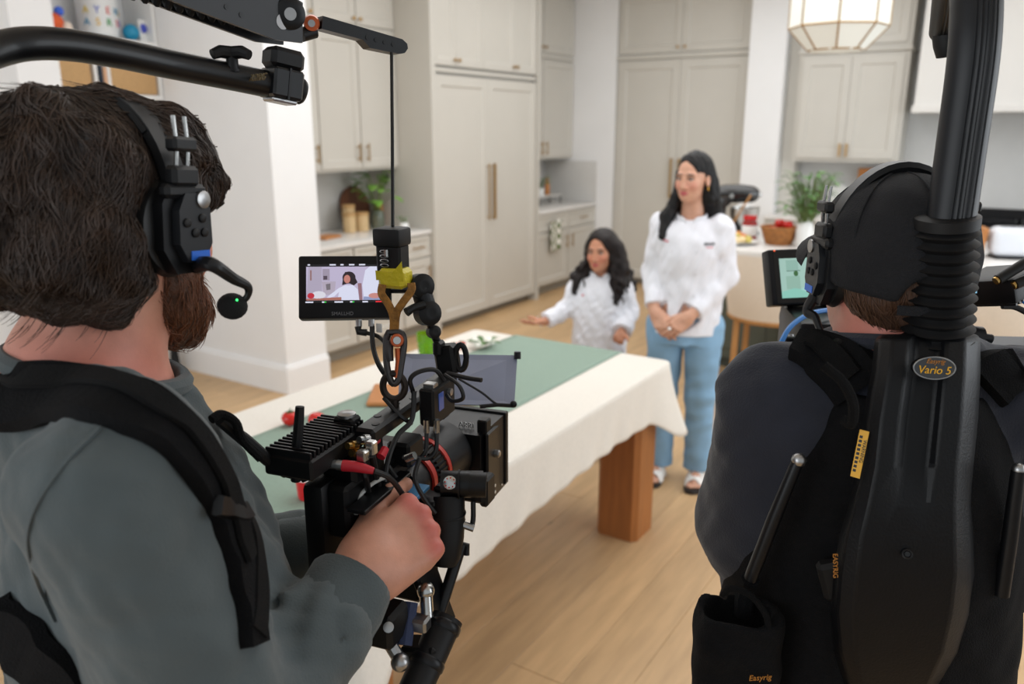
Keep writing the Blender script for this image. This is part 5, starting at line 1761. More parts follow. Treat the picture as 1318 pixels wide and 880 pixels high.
def onmesh(bv, inv, M, px, py, extra=0.0):
    """photo pixel -> point and normal on a mesh (local coords)"""
    o = inv @ CAMPOS; d = (inv.to_3x3() @ (P(px, py, 1) - CAMPOS)).normalized()
    hit, n, i, dist = bv.ray_cast(o, d)
    return hit, n
def strap(bv, inv, M, pix, ws, th, name, m, root, off=.003, n=5, **kw):
    pts = []; nr = []; wl_ = []
    q = bez([(x, y, 0) for x, y in pix], n)
    ww = ws if hasattr(ws, '__len__') else [ws] * len(pix)
    k = len(q)
    last = None
    for i, v in enumerate(q):
        h, nn = onmesh(bv, inv, M, v.x, v.y)
        if h is None: continue
        if last is not None and (h - last).length > .12: continue
        last = h
        pts.append(h + nn * off); nr.append(nn); wl_.append(float(np.interp(i / (k - 1), np.linspace(0, 1, len(ww)), ww)))
    if len(pts) < 3: return None
    # smooth
    for _ in range(3):
        pts = [pts[0]] + [(pts[i - 1] + pts[i] * 2 + pts[i + 1]) / 4 for i in range(1, len(pts) - 1)] + [pts[-1]]
        nr = [nr[0]] + [(nr[i - 1] + nr[i] * 2 + nr[i + 1]).normalized() for i in range(1, len(nr) - 1)] + [nr[-1]]
    b = MB(); b.ribbon(pts, wl_, nr, th)
    return MB_local(b, name, m, root, smooth=50, **kw)
# armhole seam
strap(SWB, OPI, OPM, [(128, 552), (90, 590), (52, 640), (36, 690), (48, 745), (72, 800)], .004, .002, 'shoulder_seam', M_sweat, op, off=.0018)
# trousers, shoes
S = Sdf()
S.loft([(.80, 0, 0, .175, .13), (.95, 0, 0, .17, .125)], .03)
for sx in (-1, 1):
    S.cone((sx * .095, 0, .86), (sx * .10, .02, .48), .105, .08, .02); S.cone((sx * .10, .02, .48), (sx * .10, -.01, .07), .08, .07, .02)
S.half((0, 0, .06), (0, 0, -1))
me, V = S.mesh('trousers', .012); place('trousers', me, mat('dark_trousers', (34, 36, 40), .9), op)
for sx in (-1, 1):
    S = Sdf(); S.cone((sx * .10, -.05, .055), (sx * .115, .15, .045), .05, .045, .02); S.half((0, 0, .003), (0, 0, -1)); me, V = S.mesh('shoe', .01); place('shoe', me, M_black, op)

# support vest straps (the vest is worn by the operator; pieces lie on the sweatshirt)
M_vest = mat('vest_padding', (10, 10, 12), .95, spec=.2, var=.25, vscale=90, bump=.5, bscale=500)
vest = empty('support_vest', OPM @ Vector((0, 0, 1.0)), 'black padded camera support vest worn over the grey sweatshirt', 'vest', None, op.rotation_euler.z)
VI = parent_matrix(vest).inverted()
def vstrap(pix, ws, th, name, m, off=.003, **kw):
    # rays are cast in the operator's frame, then shifted to the vest's
    o = strap(SWB, OPI, OPM, pix, ws, th, name, m, None, off, **kw)
    if o is None: return None
    o.data.transform(VI @ OPM); o.parent = vest
    return o
vstrap([(2, 512), (60, 508), (120, 512), (185, 530), (235, 568), (268, 615), (290, 668), (305, 725), (316, 780), (322, 830)], [.070, .070, .064, .056, .048, .046, .044, .040, .034, .030], .012, 'shoulder_pad', M_vest, .006, n=6)
vstrap([(2, 500), (60, 496), (120, 500), (185, 520), (232, 556), (266, 604), (288, 660), (303, 725)], [.026, .026, .024, .022, .02, .02, .02, .02], .004, 'webbing_strap', M_webb, .016, n=6)
vstrap([(276, 540), (284, 580), (292, 625), (300, 668)], .020, .003, 'webbing_strap', M_webb, .010)
vstrap([(262, 650), (282, 662), (300, 668)], .018, .006, 'buckle', M_black, .016)
vstrap([(2, 790), (30, 820), (60, 852), (85, 890)], [.07, .07, .07, .07], .012, 'waist_pad', M_vest, .008)
vstrap([(318, 815), (322, 760), (316, 700), (306, 672)], .026, .004, 'webbing_strap', M_webb, .012)
# ================================================================== gear helpers
def text(s, M, size, m, parent, name='lettering', depth=.0006, align='CENTER', shear=0.0):
    cu = bpy.data.curves.new(name, 'FONT'); cu.body = s; cu.size = size; cu.align_x = align; cu.align_y = 'CENTER'; cu.extrude = depth; cu.shear = shear
    to = bpy.data.objects.new(name, cu); COL.objects.link(to)
    dg = bpy.context.evaluated_depsgraph_get()
    me = bpy.data.meshes.new_from_object(to.evaluated_get(dg))
    bpy.data.objects.remove(to)
    me.transform(parent_matrix(parent).inverted() @ M)
    me.name = name
    for i in range(len(me.materials)): me.materials.clear(); break
    return link(name, me, m, parent, 0, kind='stuff' if len(s) > 1 else None)
def plane_from(tl, tr, bl):
    """matrix with origin tl, x to the right, y up, z towards the viewer; returns M, width, height"""
    tl, tr, bl = Vector(tl), Vector(tr), Vector(bl)
    x = (tr - tl); w_ = x.length; x.normalize()
    y = (tl - bl); y = y - x * y.dot(x); h_ = y.length; y.normalize()
    z = x.cross(y)
    M = Matrix((x, y, z)).transposed().to_4x4(); M.translation = tl
    return M, w_, h_
def emat(name, rgb, e=1.0):
    if name in MATS: return MATS[name]
    m = mat(name, rgb, .3, emit=e)
    m.node_tree.nodes['Principled BSDF'].inputs['Base Color'].default_value = (.01, .01, .01, 1)
    return m
def patch(parent, M, pts, m, z, name='picture_area'):
    """flat polygon on a lit screen; pts in metres in the plane frame"""
    b = MB(M); b.prism(pts, z, z + .0001)
    return b.build(name, m, parent, smooth=0)
def circ(cx, cy, rx, ry, n=20): return [(cx + rx * math.cos(2 * PI * k / n), cy + ry * math.sin(2 * PI * k / n)) for k in range(n)]

# ================================================================== headset of the first operator
M_hs = mat('headset_black', (13, 14, 17), .45, spec=.4, var=.1, vscale=80)
def headset(name, label, HM, scale, root_z, mic, label_col=True, side=1, BH=.117):
    """HM: head frame (x right, y forward, z up, origin between the ears)"""
    o = empty(name, HM.translation, label, 'headset')
    M = HM
    s = side
    # band
    pts = []
    for k in range(25):
        a = math.radians(-8 + 196 * k / 24)
        pts.append(Vector((math.cos(a) * .104 * s, -.012, math.sin(a) * BH + .0)))
    b = MB(M); b.ribbon(pts, .026, [Vector((p.x, 0, p.z)).normalized() for p in pts], .008); b.build('headband', M_hs, o)
    b = MB(M); b.ribbon(pts[6:19], .03, [Vector((p.x, 0, p.z)).normalized() for p in pts[6:19]], .005); b.build('band_pad', M_rubber, o)
    for sx in (-1, 1):
        for yy in (-.019, -.005):
            b = MB(M); b.tube([(sx * .1075, yy, .028), (sx * .111, yy, .062), (sx * .1085, yy, .092)], .0022, n=8); b.build('slider_wire', M_steel, o, label='chrome slider wire')
        b = MB(M); b.box((sx * .110, -.012, .066), (.015, .030, .014), bev=.003); b.build('slider_clip', M_hs, o)
        # yoke
        b = MB(M); b.box((sx * .109, -.012, .036), (.016, .034, .020), bev=.004); b.box((sx * .109, -.012, .022), (.014, .052, .014), bev=.004)
        b.build('yoke', M_hs, o)
        if sx != s and False: pass
        # ear cushion and cup
        b = MB(M); b.lathe([(.026, .074), (.040, .076), (.043, .084), (.040, .094), (.030, .096)], c=(0, -.008, -.014), axis=(sx, 0, 0), n=30, sx=1.0, sy=1.0)
        for v in b.bm.verts:
            q = M.inverted() @ v.co; q.z = -.014 + (q.z + .014) * 1.16; v.co = M @ q
        b.build('ear_cushion', mat('cushion_leather', (14, 14, 15), .5), o)
        c = MB(M)
        oct_ = [(-.029, .024), (-.017, .046), (.015, .046), (.028, .026), (.030, -.020), (.015, -.044), (-.015, -.044), (-.030, -.020)]
        R = Matrix(((0, 0, sx, 0), (1, 0, 0, 0), (0, 1, 0, 0), (0, 0, 0, 1)))
        c.prism(oct_, .094, .108, Matrix.Translation((0, -.008, -.014)) @ R)
        cup = c.build('ear_cup', M_hs, o, smooth=0)
        c = MB(M); c.prism([(x * .70, y * .74) for x, y in oct_], .106, .118, Matrix.Translation((0, -.006, -.014)) @ R)
        c.build('control_panel', mat('panel_grey', (22, 24, 28), .4), cup, smooth=0)
        for by, bz in ((-.012, .006), (.008, .010), (-.002, -.004), (.010, -.004)):
            c = MB(M); c.lathe([(.0045, 0), (.0045, .002), (.003, .003), (0, .003)], c=(sx * .1178, -.006 + by, -.014 + bz), axis=(sx, 0, 0), n=14); c.build('button', M_rubber, cup)
        c = MB(M); c.lathe([(.0085, 0), (.0085, .003), (.006, .004), (0, .004)], c=(sx * .117, .004, .014), axis=(sx, 0, 0), n=18); c.build('logo_disc', M_alu, cup)
        if label_col:
            c = MB(M); c.box((sx * .1184, -.002, -.040), (.001, .024, .009)); c.build('blue_label', mat('label_blue', (36, 96, 190), .4, emit=.12), cup)
    # boom and foam microphone
    bm_ = [M.inverted() @ p for p in mic]
    b = MB(M); q = bez(bm_, 6); b.tube(q, [.0085 - .005 * min(1, i / (len(q) * .75)) for i in range(len(q))], n=10); bo = b.build('microphone_boom', M_hs, o)
    tip = bm_[-1]
    return o, tip
HM1 = OPM @ (Matrix.Translation(Vector(hc)) @ ROm.to_4x4()) @ Matrix.Translation((0, 0, .014))
mic = [HM1 @ Vector((.104, .006, -.052)), P(272, 340, .775), P(300, 358, .80), P(318, 368, .815), P(319, 380, .82), P(309, 391, .82)]
hs1, tip = headset('headset', 'black wireless intercom headset worn over thick brown hair', HM1, 1, 0, mic)
b = MB(); b.ball(P(299, 394, .82), .0145, n=16, M2=Matrix.Diagonal((1.15, 1, .95, 1))); b.build('foam_windscreen', mat('foam_black', (10, 10, 11), .95, bump=.5, bscale=700), hs1)
b = MB(); b.ball(P(305, 386, .806), .0012, n=6); b.build('status_light', emat('green_led', (60, 255, 120), 3), hs1, label='tiny green light')

# ================================================================== first cinema camera
FC = Vector((-math.sin(math.radians(12.9)), math.cos(math.radians(12.9)), 0))
CF = frame(P(540, 600, 1.06), FC)
RC = CF.to_3x3()
def cf(px, py, t):
    m = RC.to_4x4(); m.translation = P(px, py, t); return m
cine = empty('cinema_camera', P(540, 640, 1.06), 'black cinema camera rig with monitor, matte box and transmitter hanging before the operator', 'camera')
M_cam = mat('camera_black', (9, 9, 11), .5, metal=.1, spec=.35, var=.2, vscale=70)
M_cam2 = mat('camera_satin', (15, 16, 19), .38, metal=.15, spec=.4, var=.15, vscale=70)
M_cable = mat('cable_black', (18, 18, 20), .5)
# body and base plates
body = MB(cf(497, 618, 1.10)); body.box((0, 0, 0), (.075, .12, .085), bev=.006, seg=2)
body.box((.0, -.065, -.01), (.065, .03, .07), bev=.004)
cam_body = body.build('camera_body', M_cam, cine)
for k in range(6):
    b = MB(cf(497, 618, 1.10)); b.box((.0382, -.045 + .016 * k, -.015), (.002, .008, .05)); b.build('vent_slot', M_black, cam_body)
b = MB(cf(497, 618, 1.10)); b.box((.0385, .025, .02), (.003, .045, .03), bev=.001); b.build('side_display', mat('display_glass', (60, 74, 96), .1), cam_body)
b = MB(cf(497, 618, 1.10)); b.box((.0, -.02, .046), (.06, .08, .008), bev=.002)
b.build('top_plate', M_cam2, cine)
# rear upright plate with battery (left edge of the rig)
b = MB(cf(420, 668, .99)); b.box((0, 0, -.005), (.030, .055, .125), bev=.008, seg=2); b.build('rear_upright', M_cam, cine)
b = MB(cf(424, 640, 1.00)); b.box((.02, .02, .01), (.05, .06, .09), bev=.006); b.build('battery', M_cam2, cine)
# top handle with holes
h0 = P(468, 562, .99); h1 = P(578, 484, 1.20)
hdir = (h1 - h0); HL = hdir.length
HM_ = frame((h0 + h1) / 2, hdir)
b = MB(HM_); b.box((0, 0, 0), (.030, HL, .020), bev=.004); b.build('top_handle', M_cam2, cine)
th = cine.children[-1]
for k in range(9):
    b = MB(HM_); b.lathe([(.0052, 0), (.0052, .001), (.0035, .0012), (0, .0008)], c=((-.006 if k % 2 else .006), -HL / 2 + .02 + k * .024, .0098), n=14); b.build('threaded_hole', M_black, th)
b = MB(HM_); b.box((0, -HL / 2 + .02, -.03), (.02, .02, .05), bev=.003); b.box((0, HL / 2 - .03, -.03), (.02, .02, .05), bev=.003); b.build('handle_post', M_cam, th)
# transmitter with cooling fins
TM = cf(409, 578, .975)
tr = MB(TM); tr.box((0, .0, .001), (.066, .125, .026), bev=.003); txo = tr.build('video_transmitter', M_cam, cine)
for k in range(15):
    b = MB(TM); b.box((0, -.058 + k * .0082, .0175), (.062, .0036, .009), bev=.0008); b.build('cooling_fin', M_cam2, txo, smooth=0)
b = MB(TM); b.box((.012, .05, .022), (.03, .022, .012), bev=.003); b.build('mount_block', M_cam, txo)
b = MB(TM); b.lathe([(.012, 0), (.012, .004), (.009, .006), (0, .006)], c=(.012, .05, .027), n=16); b.build('lock_screw', M_alu, txo)
b = MB(); b.tube([P(365, 607, .955), P(376, 610, .95), P(382, 612, .945)], .006, n=10); b.build('antenna_hinge', M_cam, txo)
b = MB(); b.tube([P(381, 618, .945), P(382, 575, .93), P(385, 540, .925), P(386, 523, .923)], [.0062, .0062, .0058, .0052], n=10); b.build('antenna', M_rubber, txo)
b = MB(); b.tube([P(368, 608, .955), P(345, 592, .93), P(315, 566, .89), P(283, 541, .86)], [.007, .0075, .0075, .006], n=10); b.build('antenna', M_rubber, txo)
b = MB(); b.tube([P(398, 612, .955), P(388, 616, .955)], .005, n=10); b.build('antenna_hinge', M_cam, txo)
# coax plugs
M_gold = mat('gold_plated', (196, 160, 96), .25, metal=1.0)
for i, (x, y) in enumerate(((447, 574), (452, 584), (462, 566))):
    b = MB(); d = (P(x + 20, y - 2, .99) - P(x, y, .965)); p0 = P(x, y, .965)
    b.tube([p0, p0 + d * .25], .0045, n=10); b.tube([p0 + d * .25, p0 + d * .55], .0062, n=12); b.build('coax_plug', M_gold if i != 2 else M_steel, cine)
b = MB(cf(467, 586, .955)); b.box((0, 0, 0), (.013, .013, .014), bev=.002); b.build('plug_elbow', M_steel, cine)
b = MB(cf(478, 576, .965)); b.box((0, 0, 0), (.012, .012, .018), bev=.002); b.build('plug_elbow', M_steel, cine)
b = MB(); b.tube([P(466, 592, .955), P(470, 612, .958), P(474, 632, .99), P(480, 655, 1.03)], .0042, n=8); b.build('cable', M_cable, cine)
b = MB(); b.tube([P(479, 586, .962), P(484, 612, .99), P(490, 640, 1.03)], .0042, n=8); b.build('cable', M_cable, cine)
b = MB(); b.tube([P(424, 597, .952), P(434, 598, .95)], .0056, n=12); b.tube([P(434, 598, .95), P(441, 599, .949)], .0064, n=12); b.build('round_plug', M_alu, cine)
b = MB(); b.tube([P(441, 599, .949), P(455, 600, .948), P(470, 603, .948), P(481, 606, .949)], [.0070, .0068, .0058, .0042], n=12); b.build('red_boot', mat('red_rubber', (190, 32, 48), .45), cine, label='red rubber plug boot')
b = MB(); b.tube(bez([P(481, 606, .949), P(500, 614, .96), P(514, 630, .99), P(526, 652, 1.03), P(530, 670, 1.06)], 6), .0036, n=8); b.build('cable', M_cable, cine)
b = MB(); b.tube([P(490, 588, .99), P(496, 577, 1.0)], [.0058, .005], n=10); b.build('red_boot', MATS['red_rubber'], cine)
b = MB(); b.tube([P(478, 572, 1.0), P(486, 565, 1.01)], [.0056, .005], n=10); b.build('red_boot', MATS['red_rubber'], cine)
# lens with coloured rings
LA = P(545, 605, 1.10); LB = P(603, 588, 1.20)
ld = (FC).normalized()
L0 = P(522, 620, 1.11)
def ring(s0, s1, r0, r1, m, nm, par):
    b = MB(); b.lathe([(0.0, s0), (r0, s0), (r1, s1), (0, s1)], c=L0, axis=ld, n=40); return b.build(nm, m, par)
lens = ring(-.03, .02, .036, .038, M_cam2, 'lens', cine)
ring(.008, .018, .0415, .0415, mat('red_ring', (206, 58, 48), .4), 'red_ring', lens)
ring(.02, .05, .041, .044, M_cam, 'focus_ring', lens)
ring(.048, .0565, .0465, .0465, MATS['red_ring'], 'red_ring', lens)
ring(.0565, .115, .047, .052, M_cam2, 'lens_barrel', lens)
for k in range(36):
    a = 2 * PI * k / 36
    u = ld.orthogonal().normalized(); w_ = ld.cross(u); p = L0 + ld * .035 + (u * math.cos(a) + w_ * math.sin(a)) * .0435
    b = MB(frame(p, ld)); b.box((0, 0, 0), (.0035, .024, .0035)); b.build('gear_tooth', M_cam, lens, smooth=0)
# matte box: front frame seen from behind and side
MBX = cf(596, 582, 1.25)
b = MB(MBX)
w2, h2 = .056, .058
b.raw([(-w2, .035, -h2), (w2, .035, -h2), (w2, .035, h2), (-w2, .035, h2), (-w2 * .78, -.035, -h2 * .8), (w2 * .78, -.035, -h2 * .8), (w2 * .78, -.035, h2 * .8), (-w2 * .78, -.035, h2 * .8)],
      [(4, 5, 6, 7), (0, 1, 5, 4), (1, 2, 6, 5), (2, 3, 7, 6), (3, 0, 4, 7)])
mb_o = b.build('matte_box', M_cam2, cine, smooth=0)
b = MB(MBX); 
for c, d in (((0, .040, h2), (2 * w2 + .006, .012, .006)), ((0, .040, -h2), (2 * w2 + .006, .012, .006)), ((w2, .040, 0), (.006, .012, 2 * h2)), ((-w2, .040, 0), (.006, .012, 2 * h2))): b.box(c, d, bev=.0015)
b.build('front_frame', M_cam, mb_o)
SF = cf(622, 586, 1.255)
b = MB(SF); b.box((.022, 0, -.004), (.006, .085, .118), bev=.003); b.build('side_flag', M_cam2, mb_o)
for yy in (-.026, .004):
    for zz in (-.052, -.041):
        b = MB(SF); b.lathe([(.0026, 0), (.0026, .0008), (0, .001)], c=(.0252, yy + .012, zz), axis=(1, 0, 0), n=10); b.build('white_screw', M_white, mb_o)
b = MB(SF); b.lathe([(.006, 0), (.006, .006), (.004, .008), (0, .008)], c=(.025, -.012, .012), axis=(1, 0, 0), n=16); b.build('side_screw', M_alu, mb_o)
b = MB(SF); b.box((.014, -.03, .062), (.016, .02, .024), bev=.002); b.build('flag_hinge', M_cam, mb_o)
text('ARRI', frame(P(600, 547, 1.215), FC) @ Matrix.Rotation(math.radians(90), 4, 'X'), .012, M_alu, mb_o)
# top flag: translucent grey sheet leaning forward
tl, tr_, br_, bl_ = P(516, 455, 1.24), P(666, 457, 1.26), P(662, 522, 1.22), P(512, 518, 1.18)
def sheet(parent, pts, th, m, name):
    n = (pts[1] - pts[0]).cross(pts[3] - pts[0]).normalized() * th
    b = MB(); b.raw([p for p in pts] + [p + n for p in pts], [(0, 1, 2, 3), (7, 6, 5, 4), (0, 4, 5, 1), (1, 5, 6, 2), (2, 6, 7, 3), (3, 7, 4, 0)])
    return b.build(name, m, parent, smooth=0)
fl_ = sheet(mb_o, [tl, tr_, P(655, 508, 1.235), br_, bl_][0:2] + [br_, bl_], .002, mat('flag_grey', (150, 157, 180), .45, var=.05, vscale=20), 'top_flag')
for x, y, t in ((518, 452, 1.235), (666, 456, 1.255)):
    b = MB(); b.tube([P(x, y + 6, t), P(x, y - 3, t)], .0055, n=12); b.build('flag_pin', M_black, mb_o)
    b = MB(); b.tube([P(x, y - 3, t), P(x, y - 4.2, t)], .0053, n=12); b.build('pin_cap', M_alu, mb_o)
b = MB(); b.tube(bez([P(590, 487, 1.2), P(620, 505, 1.2), P(640, 520, 1.2), P(661, 523, 1.2)], 5), .0018, n=6); b.build('flag_wire', M_cable, mb_o)
b = MB(); b.tube([P(618, 523, 1.19), P(640, 521, 1.2), P(660, 522, 1.2)], .003, n=8); b.ball(P(661, 520, 1.2), .0055, n=10); b.build('flag_rod', M_black, mb_o)
# receiver box with small display
RB = cf(563, 515, 1.08)
b = MB(RB); b.box((0, 0, 0), (.022, .07, .052), bev=.003); rb_ = b.build('wireless_receiver', M_cam, cine)
b = MB(RB); b.box((.0115, -.012, .004), (.001, .014, .024)); b.build('mini_display', emat('display_blue', (60, 84, 150), .5), rb_)
b = MB(RB); b.lathe([(.005, 0), (.005, .005), (0, .006)], c=(.011, .012, .010), axis=(1, 0, 0), n=14); b.build('dial', M_alu, rb_)
b = MB(RB); b.box((.0, -.02, .028), (.016, .014, .006), bev=.001); b.build('button_pad', M_alu, rb_)
for x in (549, 562):
    b = MB(); b.tube([P(x, 540, 1.05), P(x, 556, 1.055)], .0042, n=10); b.build('steel_plug', M_steel, cine)
    b = MB(); b.tube(bez([P(x, 556, 1.055), P(x - 1, 580, 1.05), P(x - 12, 590, 1.05), P(x - 30, 588, 1.04)], 5), .003, n=8); b.build('cable', M_cable, cine)
# follow-focus motor and brackets in front
b = MB(cf(522, 578, 1.07)); b.box((0, 0, 0), (.034, .045, .034), bev=.004); b.build('focus_motor', M_cam, cine)
b = MB(cf(498, 622, 1.04)); b.box((0, 0, 0), (.04, .05, .02), bev=.003); b.build('bracket', M_cam, cine)
b = MB(); b.tube([P(523, 590, 1.03), P(534, 586, 1.025)], .0055, n=12); b.build('steel_elbow', M_steel, cine)
b = MB(cf(556, 660, 1.07)); b.box((0, 0, 0), (.03, .04, .05), bev=.004); b.build('side_module', M_cam2, cine)
b = MB(cf(512, 636, 1.045)); b.box((0, 0, 0), (.06, .07, .006), bev=.001); b.build('blue_board', mat('label_cyan', (70, 130, 176), .5), cine)
b = MB(cf(490, 632, 1.0)); b.box((0, 0, 0), (.025, .12, .006), bev=.001)
for k in range(4): pass
b.build('cheese_plate', M_cam2, cine)
b = MB(cf(452, 620, 1.02)); b.box((0, 0, 0), (.034, .03, .008), bev=.002); b.build('cheese_plate', M_cam2, cine)
b = MB(cf(448, 650, .985)); b.box((0, 0, 0), (.03, .05, .07), bev=.005); b.build('power_plate', M_cam, cine)
# right grip with rosette
gx = [P(578, 640, 1.06), P(577, 662, 1.055), P(575, 690, 1.05), P(573, 715, 1.05), P(572, 726, 1.05)]
b = MB(); b.tube(gx, [.021, .0225, .023, .021, .017], n=18); gr = b.build('hand_grip', M_rubber, cine)
for k in range(6):
    b = MB(); c = P(577 - k, 660 + k * 9, 1.054); b.lathe([(.0232, -.0012), (.0239, 0), (.0232, .0012)], c=c, axis=(0, 0, 1), n=20); b.build('grip_rib', M_black, gr)
b = MB(); b.tube([P(568, 623, 1.06), P(622, 623, 1.06)], .018, n=24); ro = b.build('rosette', M_cam2, cine)
b = MB(); b.tube([P(590, 623, 1.05), P(592, 623, 1.05)], .0195, n=24); b.build('rosette_ring', M_cam, ro)
b = MB(); b.tube([P(604, 623, 1.05), P(626, 624, 1.05)], .0165, n=24); b.build('rosette_knob', M_cam, ro)
b = MB(); q = P(579, 621, 1.037); b.lathe([(.009, 0), (.009, .002), (.004, .004), (0, .004)], c=q, axis=(CAMPOS - q), n=12); b.build('rosette_cap', M_steel, ro)
for k in range(8):
    a = 2 * PI * k / 8; d = (CAMPOS - q).normalized(); u = d.orthogonal().normalized(); w_ = d.cross(u)
    b = MB(); b.ball(q + d * .0025 + (u * math.cos(a) + w_ * math.sin(a)) * .006, .0013, n=6); b.build('red_mark', M_red, ro)
b = MB(cf(627, 628, 1.07)); b.box((0, 0, -.002), (.012, .03, .04), bev=.003); b.build('wing_lever', M_cam, ro)
b = MB(cf(595, 632, 1.08)); b.box((.0, 0, .0), (.075, .03, .016), bev=.004); b.build('rosette_arm', M_cam, cine)
# under-side: rods, tilt plates, hanging links
b = MB(); b.tube([P(594, 700, 1.06), P(562, 800, 1.03)], .008, n=12); b.build('support_rod', M_cam2, cine)
b = MB(); b.tube(bez([P(609, 645, 1.06), P(609, 668, 1.06), P(606, 680, 1.06)], 4), .0035, n=8); b.build('cable', M_cable, cine)
b = MB(); b.tube([P(596, 675, 1.05), P(610, 680, 1.05)], .005, n=10); b.build('steel_plug', M_alu, cine)
b = MB(); b.tube([P(590, 700, 1.06), P(601, 702, 1.06), P(600, 714, 1.06)], .0045, n=8); b.build('clamp_lever', M_cam, cine)
b = MB(cf(555, 760, 1.03)); b.box((0, 0, 0), (.012, .05, .11), rot=(0, -.35, 0), bev=.003); b.build('side_rail', M_cam2, cine)
b = MB(); b.tube([P(576, 795, 1.01), P(533, 890, .96)], .0205, n=20); tb_ = b.build('balance_tube', M_rubber, cine)
for a_ in (.12, .62):
    c0 = P(576, 795, 1.01); c1 = P(533, 890, .96); d = (c1 - c0).normalized(); c = c0 + (c1 - c0) * a_
    b = MB(); b.lathe([(.0208, -.006), (.0222, -.004), (.0222, .004), (.0208, .006)], c=c, axis=d, n=24); b.build('tube_collar', M_cam2, tb_)
b = MB(); b.tube([P(548, 762, 1.0), P(550, 795, .99)], .0085, n=12); b.ball(P(548, 760, 1.0), .0115, n=14); b.build('steel_link', M_steel, cine)
b = MB(cf(533, 800, .985)); b.box((0, 0, 0), (.04, .02, .018), bev=.003); b.build('steel_block', M_alu, cine)
b = MB(cf(492, 800, .965)); b.box((0, 0, 0), (.05, .05, .045), bev=.006); pl_ = b.build('gimbal_plate', M_cam, cine)
for x, y in ((470, 809), (500, 807)):
    q = P(x, y, .925); b = MB(); b.lathe([(.0062, 0), (.0062, .002), (0, .003)], c=q, axis=CAMPOS - q, n=16); b.build('cap_bolt', M_alu, pl_)
b = MB(); b.tube([P(497, 820, .96), P(512, 845, .955)], .008, n=10); b.ball(P(515, 852, .95), .0115, n=14); b.build('ball_end', M_alu, cine)
b = MB(); b.tube([P(528, 775, .99), P(520, 830, .97)], .010, n=10); b.build('blue_strap', mat('navy_webbing', (44, 54, 84), .8), cine)
b = MB(cf(532, 742, 1.06)); b.box((0, 0, 0), (.05, .06, .04), bev=.006); b.build('bottom_plate', M_cam, cine)
b = MB(cf(545, 835, .99)); b.box((0, 0, 0), (.05, .035, .022), rot=(0, -.2, 0), bev=.004); b.build('tube_clamp', M_cam, cine)
# eyebolt on the handle
E0 = P(507, 497, 1.05)
b = MB(); u = RT; pts = [E0 + u * (.0145 * math.cos(a)) + UPV * (.0175 * math.sin(a)) for a in np.linspace(0, 2 * PI, 25)[:-1]]
b.tube(pts, .0048, n=10, closed=True); b.tube([E0 - UPV * .018, E0 - UPV * .034], .006, n=12); b.lathe([(.009, 0), (.009, .006), (0, .006)], c=E0 - UPV * .037, n=14)
b.build('lifting_eye', mat('weathered_bronze', (52, 44, 40), .5, metal=.6, var=.3), cine)
# loops of cable over the receiver
for pts, r in (([(532, 505, 1.06), (528, 488, 1.05), (540, 478, 1.05), (560, 476, 1.06), (572, 490, 1.07)], .0032),
               ([(575, 480, 1.07), (600, 486, 1.06), (620, 489, 1.05)], .0032), ([(572, 482, 1.06), (590, 495, 1.05), (596, 512, 1.05), (582, 516, 1.06), (575, 508, 1.07)], .0028),
               ([(533, 504, 1.05), (530, 540, 1.04), (512, 560, 1.03), (500, 590, 1.02), (495, 620, 1.01)], .0034), ([(500, 600, 1.03), (520, 630, 1.04), (530, 645, 1.04), (518, 655, 1.03), (505, 645, 1.03), (498, 620, 1.02)], .0032),
               ([(540, 590, 1.03), (534, 615, 1.02), (545, 640, 1.02), (560, 660, 1.03)], .003), ([(494, 512, 1.05), (515, 535, 1.04), (530, 545, 1.05)], .003),
               ([(458, 662, .97), (462, 640, .98), (480, 622, .99), (500, 612, 1.0)], .0026)):
    b = MB(); b.tube(bez([P(*q) for q in pts], 6), r, n=8); b.build('cable', M_cable if r != .0026 else mat('cable_white', (200, 200, 196), .5), cine)

# monitor on articulated arm
tl, tr_, bl_ = P(384, 329, 1.09), P(503, 328.5, 1.105), P(380.5, 410.5, 1.08)
MM, mw, mh = plane_from(tl, tr_, bl_)
b = MB(MM); b.box((mw / 2, -mh / 2, -.012), (mw, mh, .024), bev=.003, seg=2); mon = b.build('monitor', M_cam, cine)
sx0, sx1, sy0, sy1 = .0105, mw - .010, -.0125, -.0655
b = MB(MM); b.box(((sx0 + sx1) / 2, (sy0 + sy1) / 2, .0002), (sx1 - sx0, sy0 - sy1, .0005)); b.build('screen_black', mat('screen_off', (24, 10, 14), .12), mon)
def sc_(u, v): return (sx0 + (sx1 - sx0) * u, sy0 + (sy1 - sy0) * v)
def poly(pts): return [sc_(u, v) for u, v in pts]
EP = lambda n, rgb: emat('screen_' + n, rgb, .9)
pz = .0006
patch(mon, MM, poly([(0, .06), (1, .06), (1, .94), (0, .94)]), EP('wall', (196, 186, 214)), pz)
patch(mon, MM, poly([(.03, .06), (.2, .06), (.2, .94), (.0, .94)]), EP('cab', (180, 170, 192)), pz + .0001)
patch(mon, MM, poly([(.05, .15), (.07, .15), (.07, .42), (.05, .42)]), EP('handle', (150, 112, 110)), pz + .0002)
patch(mon, MM, poly([(.21, .12), (.30, .12), (.30, .42), (.21, .42)]), EP('niche', (164, 152, 172)), pz + .0002)
patch(mon, MM, poly([(.22, .30), (.27, .30), (.27, .40), (.22, .40)]), EP('dark', (84, 70, 84)), pz + .0003)
patch(mon, MM, poly([(.20, .45), (.38, .45), (.36, .80), (.22, .80)]), EP('base', (184, 172, 190)), pz + .0002)
patch(mon, MM, poly([(.25, .52), (.31, .50), (.31, .66), (.26, .68)]), EP('towel', (120, 112, 120)), pz + .0003)
